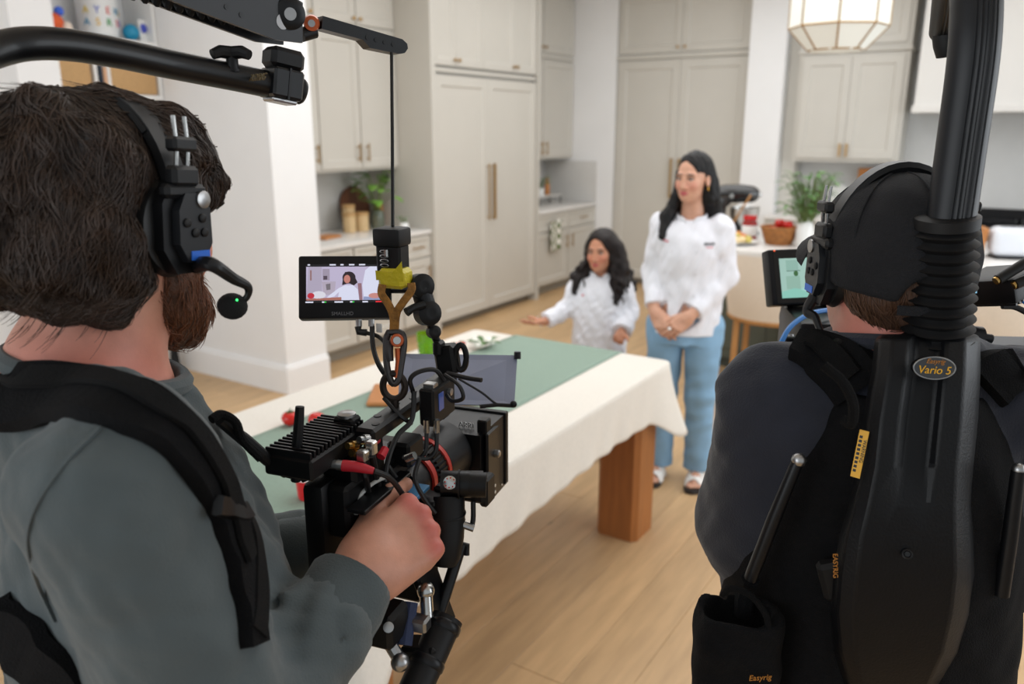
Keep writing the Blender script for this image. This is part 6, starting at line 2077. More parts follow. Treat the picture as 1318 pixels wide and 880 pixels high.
patch(mon, MM, poly([(.40, .94), (.42, .72), (.36, .84), (.25, .90), (.30, .80), (.42, .62), (.50, .55), (.60, .55), (.66, .66), (.68, .94)]), EP('coat', (226, 228, 250)), pz + .0004)
patch(mon, MM, [sc_(u, v) for u, v in circ(.55, .35, .085, .16)], EP('hair', (34, 18, 26)), pz + .0005)
patch(mon, MM, poly([(.47, .38), (.50, .20), (.60, .22), (.66, .48), (.61, .56), (.55, .5), (.46, .55)]), EP('hair', (34, 18, 26)), pz + .00055)
patch(mon, MM, [sc_(u, v) for u, v in circ(.525, .39, .042, .11)], EP('face', (200, 130, 118)), pz + .0007)
patch(mon, MM, poly([(.74, .94), (.72, .55), (.76, .16), (.82, .06), (1, .06), (1, .94)]), EP('coat', (226, 228, 250)), pz + .0004)
patch(mon, MM, [sc_(u, v) for u, v in circ(.88, .83, .08, .07)], EP('hands', (206, 140, 134)), pz + .0006)
patch(mon, MM, poly([(.73, .94), (.74, .85), (1, .88), (1, .94)]), EP('jeans', (150, 160, 200)), pz + .0005)
patch(mon, MM, poly([(.66, .5), (.71, .5), (.72, .94), (.68, .94)]), EP('floor', (150, 110, 120)), pz + .0003)
patch(mon, MM, [sc_(u, v) for u, v in circ(.16, .80, .09, .10)], EP('bloom', (226, 224, 236)), pz + .0005)
patch(mon, MM, [sc_(u, v) for u, v in circ(.06, .82, .045, .075)], EP('berry', (196, 40, 60)), pz + .0006)
patch(mon, MM, poly([(0, .90), (.45, .86), (.45, .94), (0, .94)]), EP('board', (176, 110, 96)), pz + .0005)
for u, v, ww, c in ((.02, .01, .03, 'w'), (.30, .01, .08, 'w'), (.44, .01, .04, 'w'), (.55, .01, .07, 'w'), (.68, .01, .08, 'w'), (-.01, .985, .10, 'w'), (.2, .985, .03, 'w'), (.23, .985, .025, 'g'), (.36, .985, .11, 'w'), (.56, .985, .03, 'w'), (.59, .985, .025, 'g'), (.72, .985, .07, 'w'), (.89, .985, .12, 'r')):
    patch(mon, MM, poly([(u, v - .018), (u + ww, v - .018), (u + ww, v + .018), (u, v + .018)]), {'w': EP('txt', (230, 232, 250)), 'g': EP('grn', (50, 200, 70)), 'r': EP('red', (240, 40, 50))}[c], pz, 'readout')
text('SMALLHD', MM @ Matrix.Translation((mw * .47, -mh + .0065, .0006)), .0068, mat('bezel_grey', (120, 120, 124), .5), mon)
for x in (462, 478):
    b = MB(); b.tube([P(x, 411, 1.08), P(x, 420, 1.08)], .0042, n=10); b.build('monitor_plug', M_alu, mon)
b = MB(); b.tube([P(461, 420, 1.08), P(462, 427, 1.08), P(472, 428, 1.08)], .005, n=10); b.build('cable_elbow', M_cable, mon)
b = MB(); b.tube(bez([P(479, 420, 1.08), P(480, 445, 1.07), P(487, 468, 1.06), P(500, 488, 1.06)], 6), .0036, n=8); b.build('cable', M_cable, cine)
b = MB(); b.tube(bez([P(470, 428, 1.08), P(485, 432, 1.08), P(495, 440, 1.07)], 5), .0028, n=8); b.build('cable', M_cable, cine)
b = MB(cf(488, 422, 1.08)); b.box((0, 0, 0), (.008, .002, .012)); b.build('paper_tag', M_white, cine)
# articulated arm
b = MB(); b.tube([P(500, 372, 1.11), P(530, 372, 1.09)], .006, n=10); b.build('arm_stub', M_cam, cine)
for pa, pb, r in (((541, 370, 1.06), (551, 403, 1.07), .0135), ((551, 403, 1.07), (556, 425, 1.08), .0055), ((556, 425, 1.08), (563, 440, 1.09), .0055)):
    b = MB(); b.tube([P(*pa), P(*pb)], r, n=12); b.build('arm_segment', M_cam2, cine)
for x, y, t, r in ((541, 368, 1.06, .0165), (550, 403, 1.065, .0165), (558, 427, 1.08, .009)):
    q = P(x, y, t); b = MB(); b.lathe([(r * .6, -r * .8), (r, -r * .6), (r, r * .6), (r * .6, r * .8), (r * .35, r * .82), (0, r * .7)], c=q, axis=(CAMPOS - q) + RT * .5, n=20); b.build('arm_joint', M_cam, cine)
b = MB(); b.tube([P(545, 392, 1.05), P(532, 396, 1.04), P(523, 402, 1.035)], [.006, .005, .006], n=10); b.build('arm_lever', M_cam, cine)
b = MB(cf(576, 462, 1.10)); b.box((0, 0, 0), (.03, .025, .042), rot=(0, -.15, 0), bev=.004); b.box((-.008, -.01, .018), (.012, .02, .02), bev=.003); b.build('clamp_block', M_cam, cine)
q = P(593, 460, 1.09); b = MB(); pts = [q + RT * (.0075 * math.cos(a)) + UPV * (.018 * math.sin(a)) for a in np.linspace(0, 2 * PI, 21)[:-1]]
b.tube(pts, .0042, n=8, closed=True); b.build('clamp_wing', M_cam, cine)

# ================================================================== boom, springs, line and hook of the support vest
M_boom = mat('boom_tube_black', (11, 11, 13), .4, spec=.4, var=.2, vscale=30, coat=.1)
b = MB(); bp = [P(-60, 84, .74), P(0, 63, .78), P(40, 56, .80), P(90, 58, .83), P(150, 68, .87), P(220, 83, .92), P(300, 99, .97), P(352, 110, 1.0)]
b.tube(bez(bp, 6), .0165, n=20); bo = b.build('boom_tube', M_boom, vest)
b = MB(); b.tube(bez([P(-60, 84, .74) , P(-110, 140, .70), P(-130, 260, .66), OPM @ Vector((0, -.2, 1.45)), OPM @ Vector((0, -.19, 1.05))], 6), .017, n=16); b.build('boom_upright', M_boom, vest)
BD = (P(372, 115, 1.02) - P(300, 99, .97)).normalized()
BF = frame(P(362, 111, 1.005), BD)
b = MB(BF); b.box((0, 0, .002), (.046, .040, .036), bev=.003); cl = b.build('tube_clamp', M_cam2, vest)
b = MB(BF); b.box((0, 0, .002), (.0475, .0025, .0375)); b.build('clamp_split', M_black, cl)
b = MB(BF); b.box((0, 0, -.018), (.03, .034, .006), bev=.002); b.build('clamp_base', M_alu, cl)
b = MB(); b.tube([P(372, 113, 1.02), P(388, 118, 1.03), P(391, 119, 1.032)], [.0165, .0165, .014], n=20); b.build('tube_cap', M_rubber, vest)
b = MB(BF); b.box((0, .0, .032), (.036, .045, .026), bev=.006); b.build('pivot_block', M_cam, vest)
text('EASYRIG', frame(P(330, 100, .955), BD) @ Matrix.Rotation(math.radians(76), 4, 'X'), .013, mat('faded_gold', (92, 78, 50), .6), vest, shear=.3)
# star knob
q = P(300, 92, .96); kb = MB(); kb.tube([q - UPV * .002, q + UPV * .018], .007, n=12); kb.lathe([(.009, 0), (.009, .003), (0, .003)], c=q, n=14)
kn_ = kb.build('star_knob', M_cam, vest)
for k in range(3):
    a = 2 * PI * k / 3 + .3
    b = MB(); b.tube([q + UPV * .021, q + UPV * .022 + Vector((math.cos(a), math.sin(a), 0)) * .014, q + UPV * .018 + Vector((math.cos(a), math.sin(a), 0)) * .024], [.008, .0075, .006], n=10); b.build('knob_lobe', M_rubber, kn_)
# spring arm: two side plates with a row of springs between them
SA0 = P(60, -72, .78); SA1 = P(360, 20, 1.0)
sd_dir = (SA1 - SA0).normalized(); SAM = frame((SA0 + SA1) / 2, sd_dir); SL = (SA1 - SA0).length
for s_ in (-1, 1):
    b = MB(SAM)
    pts = [(-SL / 2, .012), (-SL * .1, .02), (SL / 2 - .03, .03), (SL / 2 + .018, .018), (SL / 2 + .02, -.03), (SL / 2 - .02, -.035), (0, -.026), (-SL / 2, -.012)]
    Rm = Matrix(((0, 0, 1, 0), (1, 0, 0, 0), (0, 1, 0, 0), (0, 0, 0, 1)))
    b.prism(pts, s_ * .019 - .0025, s_ * .019 + .0025, Rm)
    pp = b.build('arm_side_plate', M_cam2, vest, smooth=0)
    if s_ == 1:
        for uu, vv, r in ((SL / 2 - .012, -.012, .009), (SL / 2 - .07, -.018, .003), (SL / 2 - .09, -.014, .003)):
            c = MB(SAM); c.lathe([(r, 0), (r, .0006), (0, .0006)], c=(.0217, uu, vv), axis=(1, 0, 0), n=18); c.build('plate_hole', mat('hole_light', (190, 192, 196), .8) if r > .005 else M_black, pp)
for k in range(16):
    u = -SL / 2 + .015 + k * .0135
    if u > SL / 2 - .06: break
    b = MB(SAM); b.tube([(-.015, u, .018), (-.016, u + .002, -.006), (0, u + .004, -.026), (.016, u + .002, -.006), (.015, u, .018)], .0048, n=8); b.build('spring_coil', M_rubber, vest)
# pulleys
q = P(373, 18, .985)
b = MB(); b.lathe([(.018, -.006), (.0185, -.004), (.0185, .004), (.014, .006), (.006, .0065), (0, .005)], c=q, axis=(CAMPOS - q) + RT * .3, n=28); b.build('pulley', M_cam2, vest)
b = MB(); b.lathe([(.0075, 0), (.0075, .003), (0, .003)], c=q + (CAMPOS - q).normalized() * .006, axis=(CAMPOS - q) + RT * .3, n=18); b.build('pulley_hub', M_alu, vest)
q = P(401, 30, 1.02); b = MB(); b.lathe([(.010, -.008), (.0105, 0), (.009, .008), (0, .008)], c=q, axis=(CAMPOS - q), n=24); b.build('orange_wheel', mat('orange_anodised', (196, 92, 46), .35, metal=.4), vest, label='orange pulley wheel')
b = MB(); b.lathe([(.0045, 0), (.0045, .003), (0, .003)], c=q + (CAMPOS - q).normalized() * .007, axis=(CAMPOS - q), n=16); b.build('wheel_hub', M_alu, vest)
b = MB(); b.tube([P(388, 45, 1.02), P(405, 40, 1.03)], .009, n=12); b.build('arm_knuckle', M_cam, vest)
# tip arm
TA0 = P(410, 34, 1.03); TA1 = P(512, 61, 1.10); TD = (TA1 - TA0).normalized(); TAM = frame((TA0 + TA1) / 2, TD); TLn = (TA1 - TA0).length
b = MB(TAM); Rm = Matrix(((0, 0, 1, 0), (1, 0, 0, 0), (0, 1, 0, 0), (0, 0, 0, 1)))
pts = [(-TLn / 2, .012), (TLn / 2, .010), (TLn / 2 + .008, .006), (TLn / 2 + .010, 0), (TLn / 2 + .006, -.007), (TLn / 2 - .002, -.010), (0.012, -.012), (.0, -.004), (-TLn / 2, -.004)]
b.prism(pts, -.011, .011, Rm); ta = b.build('tip_arm', M_cam2, vest, smooth=0)
for k in range(4):
    c = MB(TAM); c.lathe([(.0028, 0), (.0028, .0006), (0, .0006)], c=(.0112, TLn / 2 - .052 + k * .013, .0), axis=(1, 0, 0), n=12); c.build('plate_hole', M_black, ta)
b = MB(); b.tube([P(504, 68, 1.085), P(505, 180, 1.06), P(505.5, 291, 1.045)], .0024, n=8); b.build('suspension_line', M_black, vest, label='thin black suspension line')
HB = cf(505, 318, 1.045)
b = MB(HB); b.box((0, 0, .014), (.040, .036, .024), bev=.004, seg=2); b.build('hook_block', M_rubber, vest)
b = MB(HB); b.box((0, 0, -.018), (.036, .028, .045), bev=.003); hb = b.build('hook_housing', M_cam, vest)
for k in range(4):
    b = MB(HB); b.tube([(-.004 + .006 * math.cos(a), -.0155, -.004 - .006 * k + .002 * math.sin(a)) for a in np.linspace(0, 6.28, 9)[:-1]], .0008, n=5, closed=True); b.build('coil', M_alu, hb)
b = MB(HB); b.tube([(-.001, -.0155, -.001), (-.001, -.0155, -.010)], .0035, n=8); b.build('steel_pin', M_steel, hb)
b = MB(cf(509, 354, 1.045)); b.box((0, 0, -.003), (.038, .032, .026), bev=.005); b.raw([(-.02, -.017, .008), (.005, -.018, .006), (.019, -.017, .022), (.02, -.016, -.005), (-.02, -.016, -.005)], [(0, 1, 2, 3, 4)])
b.build('yellow_tape', mat('tape_yellow', (206, 190, 34), .45, var=.08, vscale=60, bump=.5, bscale=120), vest, label='crumpled yellow tape wrap')
M_sling = mat('sling_webbing', (150, 104, 44), .8, var=.35, vscale=120, bump=.5, bscale=300)
for pts in ([(492, 366, 1.03), (491, 378, 1.03), (500, 392, 1.035), (506, 408, 1.04), (506, 430, 1.045)], [(529, 364, 1.03), (529, 374, 1.03), (517, 391, 1.035), (510, 404, 1.04), (508, 430, 1.045)]):
    b = MB(); b.ribbon(bez([P(*q) for q in pts], 5), .0105, -FW, .003); b.build('sling_webbing', M_sling, vest, label='brown webbing sling')
# carabiner
q0 = P(507, 462, 1.045)
def onp(x, y): return P(x, y, 1.045)
b = MB(); cp = [onp(500, 428), onp(515, 428), onp(520, 440), onp(516, 470), onp(512, 490), onp(504, 492), onp(498, 470), onp(497, 440)]
b.tube(bez(cp + [cp[0]], 4)[:-1], .0046, n=10, closed=True); ca = b.build('carabiner', mat('gunmetal', (72, 70, 70), .4, metal=.8), vest)
b = MB(); b.tube([onp(501, 438), onp(500, 452), onp(502, 465)], [.006, .0065, .005], n=10); b.build('carabiner_body', MATS['gunmetal'], ca)
b = MB(); b.tube([onp(512, 448), onp(513, 465), onp(511, 486)], .0042, n=8); b.build('orange_gate', MATS['orange_anodised'], ca)
q = P(511, 438, 1.036); b = MB(); b.lathe([(.0085, -.004), (.009, 0), (.008, .004), (0, .004)], c=q, axis=CAMPOS - q, n=18); b.build('orange_collar', MATS['orange_anodised'], ca)
b = MB(); b.lathe([(.0055, 0), (.005, .003), (0, .0035)], c=q + (CAMPOS - q).normalized() * .004, axis=CAMPOS - q, n=16); b.build('steel_pivot', M_steel, ca)
# chest strap loop
b = MB(); b.tube(bez([P(272, 540, .84), P(285, 533, .85), P(303, 543, .86), P(312, 566, .87), P(335, 590, .885)], 5), .005, n=8); b.build('strap_loop', M_webb, vest)
# ================================================================== second camera operator (navy sweatshirt, cap)
PHI2 = math.radians(8 - 32.9)
F2 = Vector((math.sin(PHI2), math.cos(PHI2), 0))
NB2 = P(1150, 440, 1.05)
op2 = person((NB2.x, NB2.y, 0), F2, 'camera operator in black cap and navy sweatshirt seen from behind')
M2_ = parent_matrix(op2); I2 = M2_.inverted()
L2 = lambda x, y, t: np.array(I2 @ P(x, y, t))
hc2 = L2(1143, 341, 1.03)
R2 = yawR(-9, 3, 0)
zN = NB2.z
S = Sdf()
w = head(S, hc2, R2, .98)
nb = np.array((-.0, -.01, zN - .03))
S.cone(hc2 + R2 @ np.array((0, -.02, -.06)), nb, .060, .066, .025)
RSh2 = np.array((.185, -.01, zN - .075)); LSh2 = np.array((-.140, -.01, zN - .085))
LEl2 = np.array((-.165, .03, zN - .295)); REl2 = np.array((.245, .02, zN - .31))
LWr2 = np.array((-.12, .27, zN - .27)); RWr2 = np.array((.18, .25, zN - .25))
S.loft([(.80, 0, 0, .16, .11), (.95, 0, 0, .155, .11), (1.1, 0, 0, .165, .115), (zN - .1, 0, 0, .165, .1), (zN - .03, 0, -.01, .10, .07)], .04)
S.cone((0, -.03, zN - .005), (.14, -.01, zN - .07), .04, .035, .04); S.cone((0, -.03, zN - .005), (-.14, -.01, zN - .07), .04, .035, .04)
for a, b_, c, sd in ((LSh2, LEl2, LWr2, 1), (RSh2, REl2, RWr2, -1)):
    S.cone(a, b_, .045, .04, .03); S.cone(b_, c, .038, .027, .012)
    hand(S, hm(c, (.1 * sd, 1, .1), (-1 * sd, 0, .4)), 1.0, ((55, 70, 40), (55, 70, 40), (58, 72, 40), (60, 72, 40)), sd, thumb=(0, 25, 20))
for sx in (-1, 1):
    S.cone((sx * .095, 0, .84), (sx * .10, .02, .46), .085, .06, .02); S.cone((sx * .10, .02, .46), (sx * .10, -.01, .09), .058, .04, .01); S.cone((sx * .10, -.04, .05), (sx * .115, .13, .04), .04, .032, .02)
me, V = S.mesh('body', .0055)
SK2 = (196, 138, 118)
pt = face_paint(w, R2, .98, SK2, (176, 100, 92), (52, 34, 24), (200, 126, 108))
pt.append((w(-.078, -.012, -.014), (.02, .03, .04), (206, 110, 100), .8, R2)); pt.append((nb + np.array((-.02, -.06, .03)), (.09, .06, .05), (196, 112, 98), 1.5))
vcol(me, V, SK2, pt); place('body', me, M_skin, op2); eyes(op2, w, R2, .98)
R2m = Matrix([list(r) for r in R2]); R2i = R2m.transposed(); HC2 = Vector(hc2)
S = Sdf(); E = lambda p, r, k=.02, op='+': S.ell(hc2 + R2 @ np.array(p), np.array(r), k, op, R2)
E((0, -.020, .026), (.077, .098, .078)); E((0, -.052, -.024), (.066, .050, .058), .04)
E((0, .095, -.04), (.09, .085, .12), .015, '-'); E((-.088, -.012, -.03), (.02, .035, .05), .01, '-'); E((.088, -.012, -.03), (.02, .035, .05), .01, '-')
S.disp = folds(81, .0014, 190, (1, 1, .5), 8)
me, V = S.mesh('hair', .0042); place('hair', me, mat('hair_mid_brown', (70, 48, 36), .55, var=.4, vscale=40, bump=.5, bscale=160), op2, label='short brown hair under the cap')
SV, SQ = strands(me, V, 1800, 6, .0045, lambda c: R2m @ Vector((0, -.15, -1)), 18, .0005, .002, keep=lambda p: (R2i @ (p - HC2)).z < .03)
link('hair_strands', np_mesh('hair_strands', SV, SQ), mat('hair_strand_mid', (92, 64, 46), .45), op2, 0, kind='stuff')
# cap
M_cap = mat('cap_mesh_black', (13, 14, 19), .9, var=.3, vscale=220, bump=.5, bscale=600)
capr = empty('baseball_cap', M2_ @ HC2, 'black baseball cap with top button worn by the second operator', 'cap', None, op2.rotation_euler.z)
CI = parent_matrix(capr).inverted() @ M2_
S = Sdf(); E = lambda p, r, k=.02, op='+': S.ell(hc2 + R2 @ np.array(p), np.array(r), k, op, R2)
E((0, -.012, .032), (.088, .110, .086))
E((0, -.016, -.004), (.088, .111, .088), .02)
nn = R2 @ np.array((0, .16, -1)); S.half(hc2 + R2 @ np.array((0, -.06, -.024)), nn)
E((0, -.135, -.034), (.042, .06, .034), .006, '-')
S.disp = folds(91, .001, 120, (1, 1, 1), 6)
me, V = S.mesh('crown', .0045); me.transform(CI); cr = place('crown', me, M_cap, capr)
HMc = M2_ @ (Matrix.Translation(HC2) @ R2m.to_4x4())
b = MB(HMc); V_ = []; F_ = []
for i in range(17):
    a = math.radians(20 + 140 * i / 16)
    for j in range(6):
        t = j / 5; r = .088 + .054 * t * (math.sin(a) ** .6)
        for q in (0, -.003):
            V_.append((r * math.cos(a) * (1 - .12 * t), r * math.sin(a) * 1.08, .046 - .012 * t - .030 * math.cos(a) ** 2 * (.4 + t) + q))
for i in range(16):
    for j in range(5):
        a = (i * 6 + j) * 2; c = a + 12
        F_ += [(a, a + 2, c + 2, c), (a + 1, c + 1, c + 3, a + 3)]
    a = (i * 6 + 5) * 2; F_.append((a, a + 1, a + 13, a + 12))
b.raw(V_, F_); b.build('brim', M_cap, capr, smooth=60)
b = MB(HMc); b.lathe([(.011, 0), (.011, .003), (.007, .007), (0, .008)], c=(0, -.012, .115), n=16); b.build('top_button', M_cap, capr)
for k in range(6):
    a = 2 * PI * (k + .5) / 6
    pts = [(.0885 * math.sin(t) * math.cos(a), -.012 + .1105 * math.sin(t) * math.sin(a), .032 + .0865 * math.cos(t)) for t in np.linspace(.1, 1.5, 10)]
    b = MB(HMc); b.tube(pts, .0016, n=5); b.build('panel_seam', M_cap, capr)
b = MB(HMc); b.ribbon([(x, -.016 - .108 * math.sqrt(1 - (x / .09) ** 2), -.040) for x in np.linspace(-.04, .04, 9)], .012, [(x * 8, -1, 0) for x in np.linspace(-.04, .04, 9)], .002); b.build('back_strap', M_cap, capr)
# headset
HS2 = HMc @ Matrix.Translation((0, .004, .010)) @ Matrix.Rotation(math.radians(4), 4, 'X') @ Matrix.Diagonal((.84, 1, 1, 1))
mic2 = [HS2 @ Vector((-.106, .0, -.050)), HS2 @ Vector((-.114, .004, -.072)), P(1049, 408, 1.04), P(1056, 425, 1.03), P(1068, 440, 1.02), P(1078, 447, 1.01)]
hs2, _ = headset('headset', 'black intercom headset worn over the black cap', HS2, 1, 0, mic2, label_col=True, BH=.118)
b = MB(); b.ball(P(1079, 447, 1.005), .012, n=14); b.build('foam_windscreen', MATS['foam_black'], hs2)
b = MB(); b.ball(P(1071, 439, 1.0), .0016, n=6); b.build('status_light', emat('green_led', (60, 255, 120), 3), hs2)
# sweatshirt
M_navy = mat('sweatshirt_navy', (32, 35, 46), .95, var=.12, vscale=30, bump=.25, bscale=380, sheen=.2)
S = Sdf()
S.loft([(.86, 0, 0, .185, .14), (1.0, 0, 0, .185, .142), (1.15, 0, 0, .186, .14), (zN - .12, 0, 0, .178, .12), (zN - .05, 0, -.008, .13, .095), (zN - .005, 0, -.012, .082, .08)], .04)
S.cone((.06, -.02, zN - .03), (.165, -.01, zN - .075), .045, .06, .05); S.cone((-.06, -.02, zN - .03), (-.13, -.01, zN - .08), .045, .058, .05)
for a, b_, c in ((LSh2, LEl2, LWr2), (RSh2, REl2, RWr2)):
    d = (c - b_) / np.linalg.norm(c - b_)
    S.cone(a, b_, .072, .064, .05); S.cone(b_, c - d * .05, .062, .046, .02)
n1 = folds(101, .0055, 42, (1, 1, .7), 6); n2 = folds(102, .0035, 85, (1, 1, 1), 7, sharp=True)
S.disp = lambda p: n1(p) + n2(p) * .6
S.half((0, 0, .87), (0, 0, -1))
me, V = S.mesh('sweatshirt', .006); sw2 = place('sweatshirt', me, M_navy, op2, label='dark navy crew-neck sweatshirt'); sm2 = sw2.modifiers.new('soften', 'SMOOTH'); sm2.factor = .5; sm2.iterations = 4
SB2 = bvh_of(me)
for c, b_ in ((LWr2, LEl2), (RWr2, REl2)):
    d = (c - b_) / np.linalg.norm(c - b_); rib_cuff(c - d * .012, d, .044, .06, op2, m=M_navy)
b = MB(); b.tube([(0 + .080 * math.cos(a), -.012 + .078 * math.sin(a), zN + .004 - .018 * math.sin(a)) for a in np.linspace(0, 2 * PI, 41)[:-1]], .0105, n=8, closed=True); MB_local(b, 'ribbed_collar', M_navy, op2)
S = Sdf(); S.loft([(.78, 0, 0, .175, .13), (.93, 0, 0, .17, .125)], .03)
for sx in (-1, 1):
    S.cone((sx * .095, 0, .84), (sx * .10, .02, .46), .105, .08, .02); S.cone((sx * .10, .02, .46), (sx * .10, -.01, .07), .08, .07, .02)
S.half((0, 0, .06), (0, 0, -1)); me, V = S.mesh('trousers', .012); place('trousers', me, MATS['dark_trousers'], op2)
for sx in (-1, 1):
    S = Sdf(); S.cone((sx * .10, -.05, .055), (sx * .115, .15, .045), .05, .045, .02); S.half((0, 0, .003), (0, 0, -1)); me, V = S.mesh('shoe', .01); place('shoe', me, M_black, op2)

# ================================================================== back-mounted support rig of the second operator
rig2 = empty('support_rig', M2_ @ Vector((0, -.15, .9)), 'black back-mounted camera support with ribbed bellows and pole', 'support rig', None, op2.rotation_euler.z)
RI = parent_matrix(rig2).inverted() @ M2_
def strap2(pix, ws, th, name, m, off=.004, **kw):
    o = strap(SB2, I2, M2_, pix, ws, th, name, m, None, off, **kw)
    if o is None: return None
    o.data.transform(RI); o.parent = rig2
    return o
# padded back panel and belt
S = Sdf()
S.loft([(.90, 0, -.004, .204, .158), (1.02, 0, -.004, .200, .160), (1.15, 0, -.006, .184, .160), (1.28, 0, -.006, .160, .150), (zN - .10, 0, -.010, .136, .136), (zN - .045, 0, -.014, .10, .112)], .03, n=2.3)
S.half((0, .02, 1.1), (0, 1, 0), .02)
S.disp = folds(111, .0012, 100, (1, 1, 1), 6)
me, V = S.mesh('back_panel', .007); me.transform(RI); place('back_panel', me, M_vest, rig2)
S = Sdf(); S.loft([(.86, 0, 0, .205, .168), (.92, 0, 0, .206, .170), (.985, 0, 0, .20, .166)], .02, n=2.2); S.disp = folds(112, .0025, 90, (1, 1, 1), 6)
me, V = S.mesh('waist_belt', .007); me.transform(RI); place('waist_belt', me, M_vest, rig2)
# shoulder straps
strap2([(1108, 500), (1090, 478), (1066, 462), (1042, 452), (1022, 448)], [.075, .075, .07, .062, .05], .014, 'shoulder_pad', M_vest, .010)
strap2([(1100, 485), (1080, 468), (1058, 456), (1036, 449)], .028, .004, 'webbing_strap', M_webb, .022)
strap2([(1262, 500), (1276, 485), (1294, 478), (1312, 476)], [.07, .07, .06, .05], .014, 'shoulder_pad', M_vest, .010)
b = MB(); b.tube(bez([P(1060, 470, .90), P(1085, 492, .89), P(1098, 520, .89), P(1096, 545, .90), P(1086, 540, .91)], 5), .006, n=8); b.build('strap_loop', M_webb, rig2)
# back shell
M_shell = mat('shell_black', (9, 10, 13), .45, spec=.25, var=.15, vscale=50, bump=.12, bscale=300)
rows = [(430, 1134, 1258, .925), (437, 1126, 1262, .915), (480, 1121, 1262, .90), (540, 1110, 1259, .90), (600, 1104, 1253, .905), (650, 1092, 1252, .91), (690, 1080, 1254, .915), (740, 1072, 1256, .925), (790, 1068, 1250, .94), (840, 1074, 1236, .955), (890, 1090, 1208, .98), (915, 1110, 1185, 1.0)]
V_ = []; F_ = []
for y, xl, xr, t in rows:
    wd = xr - xl
    for fx, dt in ((0, .06), (.0, .035), (.05, .016), (.17, .0), (.32, .0), (.40, .004), (.60, .004), (.68, .0), (.86, .0), (.96, .016), (1, .035), (1, .06)):
        k = .0 if y > 620 else 1
        V_.append(P(xl + wd * fx, y, t + (dt if dt != .004 else .012 * k)))
nc_ = 12
for i in range(len(rows) - 1):
    for j in range(nc_ - 1):
        a = i * nc_ + j; F_.append((a, a + 1, a + nc_ + 1, a + nc_))
    F_.append((i * nc_ + nc_ - 1, i * nc_, (i + 1) * nc_, (i + 1) * nc_ + nc_ - 1))
F_.append(tuple(range(nc_))); F_.append(tuple(range((len(rows) - 1) * nc_, len(rows) * nc_))[::-1])
b = MB(); b.raw(V_, F_); shell = b.build('back_shell', M_shell, rig2, smooth=25)
bv_ = shell.modifiers.new('bev', 'BEVEL'); bv_.width = .003; bv_.segments = 2; bv_.limit_method = 'ANGLE'; bv_.angle_limit = math.radians(25)
q = P(1168, 713, .915); b = MB(); b.lathe([(.006, -.002), (.006, .001), (.004, .002), (.003, -.001), (0, -.001)], c=q, axis=CAMPOS - q, n=18); b.build('recessed_bolt', M_black, shell)
# badge and stickers
def face_plane(px, py, t, roll=0.0):
    q = P(px, py, t); z = (HD * -1 * .97 + UPV * .12).normalized()
    x = UPV.cross(z).normalized(); y = z.cross(x)
    M = Matrix((x, y, z)).transposed().to_4x4(); M.translation = q
    return M @ Matrix.Rotation(roll, 4, 'Z')
BM = face_plane(1201, 473, .893, math.radians(-3))
b = MB(BM); b.prism(circ(0, 0, .0235, .0125, 32), -.004, .003); bd = b.build('badge', mat('badge_black', (10, 10, 12), .12, coat=.8), rig2)
b = MB(BM); b.tube([(x, y, .003) for x, y in circ(0, 0, .0235, .0125, 40)], .0008, n=6, closed=True); b.build('badge_rim', M_alu, bd)
M_yel = mat('badge_yellow', (226, 168, 36), .5)
text('Vario 5', BM @ Matrix.Translation((0, -.0025, .0031)), .0125, M_yel, bd, shear=.15)
text('Easyrig', BM @ Matrix.Translation((0, .0075, .0031)), .0075, mat('badge_gold', (170, 110, 40), .5), bd, shear=.35)
WM = face_plane(1107, 584, .918, math.radians(-8)) @ Matrix.Rotation(math.radians(-40), 4, 'Y')
b = MB(WM); b.box((0, 0, .001), (.0105, .056, .001)); ws_ = b.build('warning_sticker', M_yel, rig2)
text('WARNING', WM @ Matrix.Translation((.0028, .004, .0016)) @ Matrix.Rotation(math.radians(-90), 4, 'Z'), .0056, M_black, ws_)
for k in range(9): 
    b = MB(WM); b.box((-.0022, .02 - .005 * k, .0016), (.0035, .0032, .0002)); b.build('printed_line', M_black, ws_)
text('EASYRIG', face_plane(1075, 728, .935, math.radians(-86)) , .008, mat('badge_gold', (170, 110, 40), .5), rig2)
# bellows
c0, c1 = P(1204, 440, .955), P(1218, 292, .905)
prof = []; n_r = 11
ax = (c1 - c0); LB = ax.length
for k in range(n_r):
    h = LB * (k / (n_r)) ; rr = .0415 - .006 * k / n_r
    prof += [(rr * .80, h), (rr * .86, h + LB / n_r * .25), (rr, h + LB / n_r * .5), (rr * .86, h + LB / n_r * .75)]
prof = [(.036, -.02), (.036, -.004)] + prof + [(.030, LB * .985), (.0345, LB), (.0345, LB + .012), (.028, LB + .014)]
b = MB(); b.lathe(prof, c=c0, axis=ax, n=36); b.build('bellows', M_rubber, rig2, smooth=60)
# pole: oval profile with flutes, bends forward above
pp = bez([P(1222, 296, .905), P(1237, 190, .885), P(1251, 90, .865), P(1256, 30, .86), P(1256, -20, .868), P(1250, -60, .91), P(1232, -40, 1.0), P(1216, 40, 1.13)], 7)
b = MB()
rings = []
k = len(pp)
prof_ = []
for j in range(96):
    a = 2 * PI * j / 96
    prof_.append((.0262 * math.cos(a), .024 * math.sin(a)))
for i, p in enumerate(pp):
    t = (pp[min(i + 1, k - 1)] - pp[max(i - 1, 0)]).normalized()
    x = RT - t * RT.dot(t); x.normalize(); y = t.cross(x)
    sc_k = 1.0 if i < k * .8 else 1 - .25 * (i - k * .8) / (k * .2)
    ring_ = []
    for u, v in prof_:
        fl = 1 - (.06 if abs(u) < .0105 and int((u + .02) / .0024) % 2 == 0 else 0)
        ring_.append(b.bm.verts.new(p + (x * u + y * v * fl) * sc_k))
    rings.append(ring_)
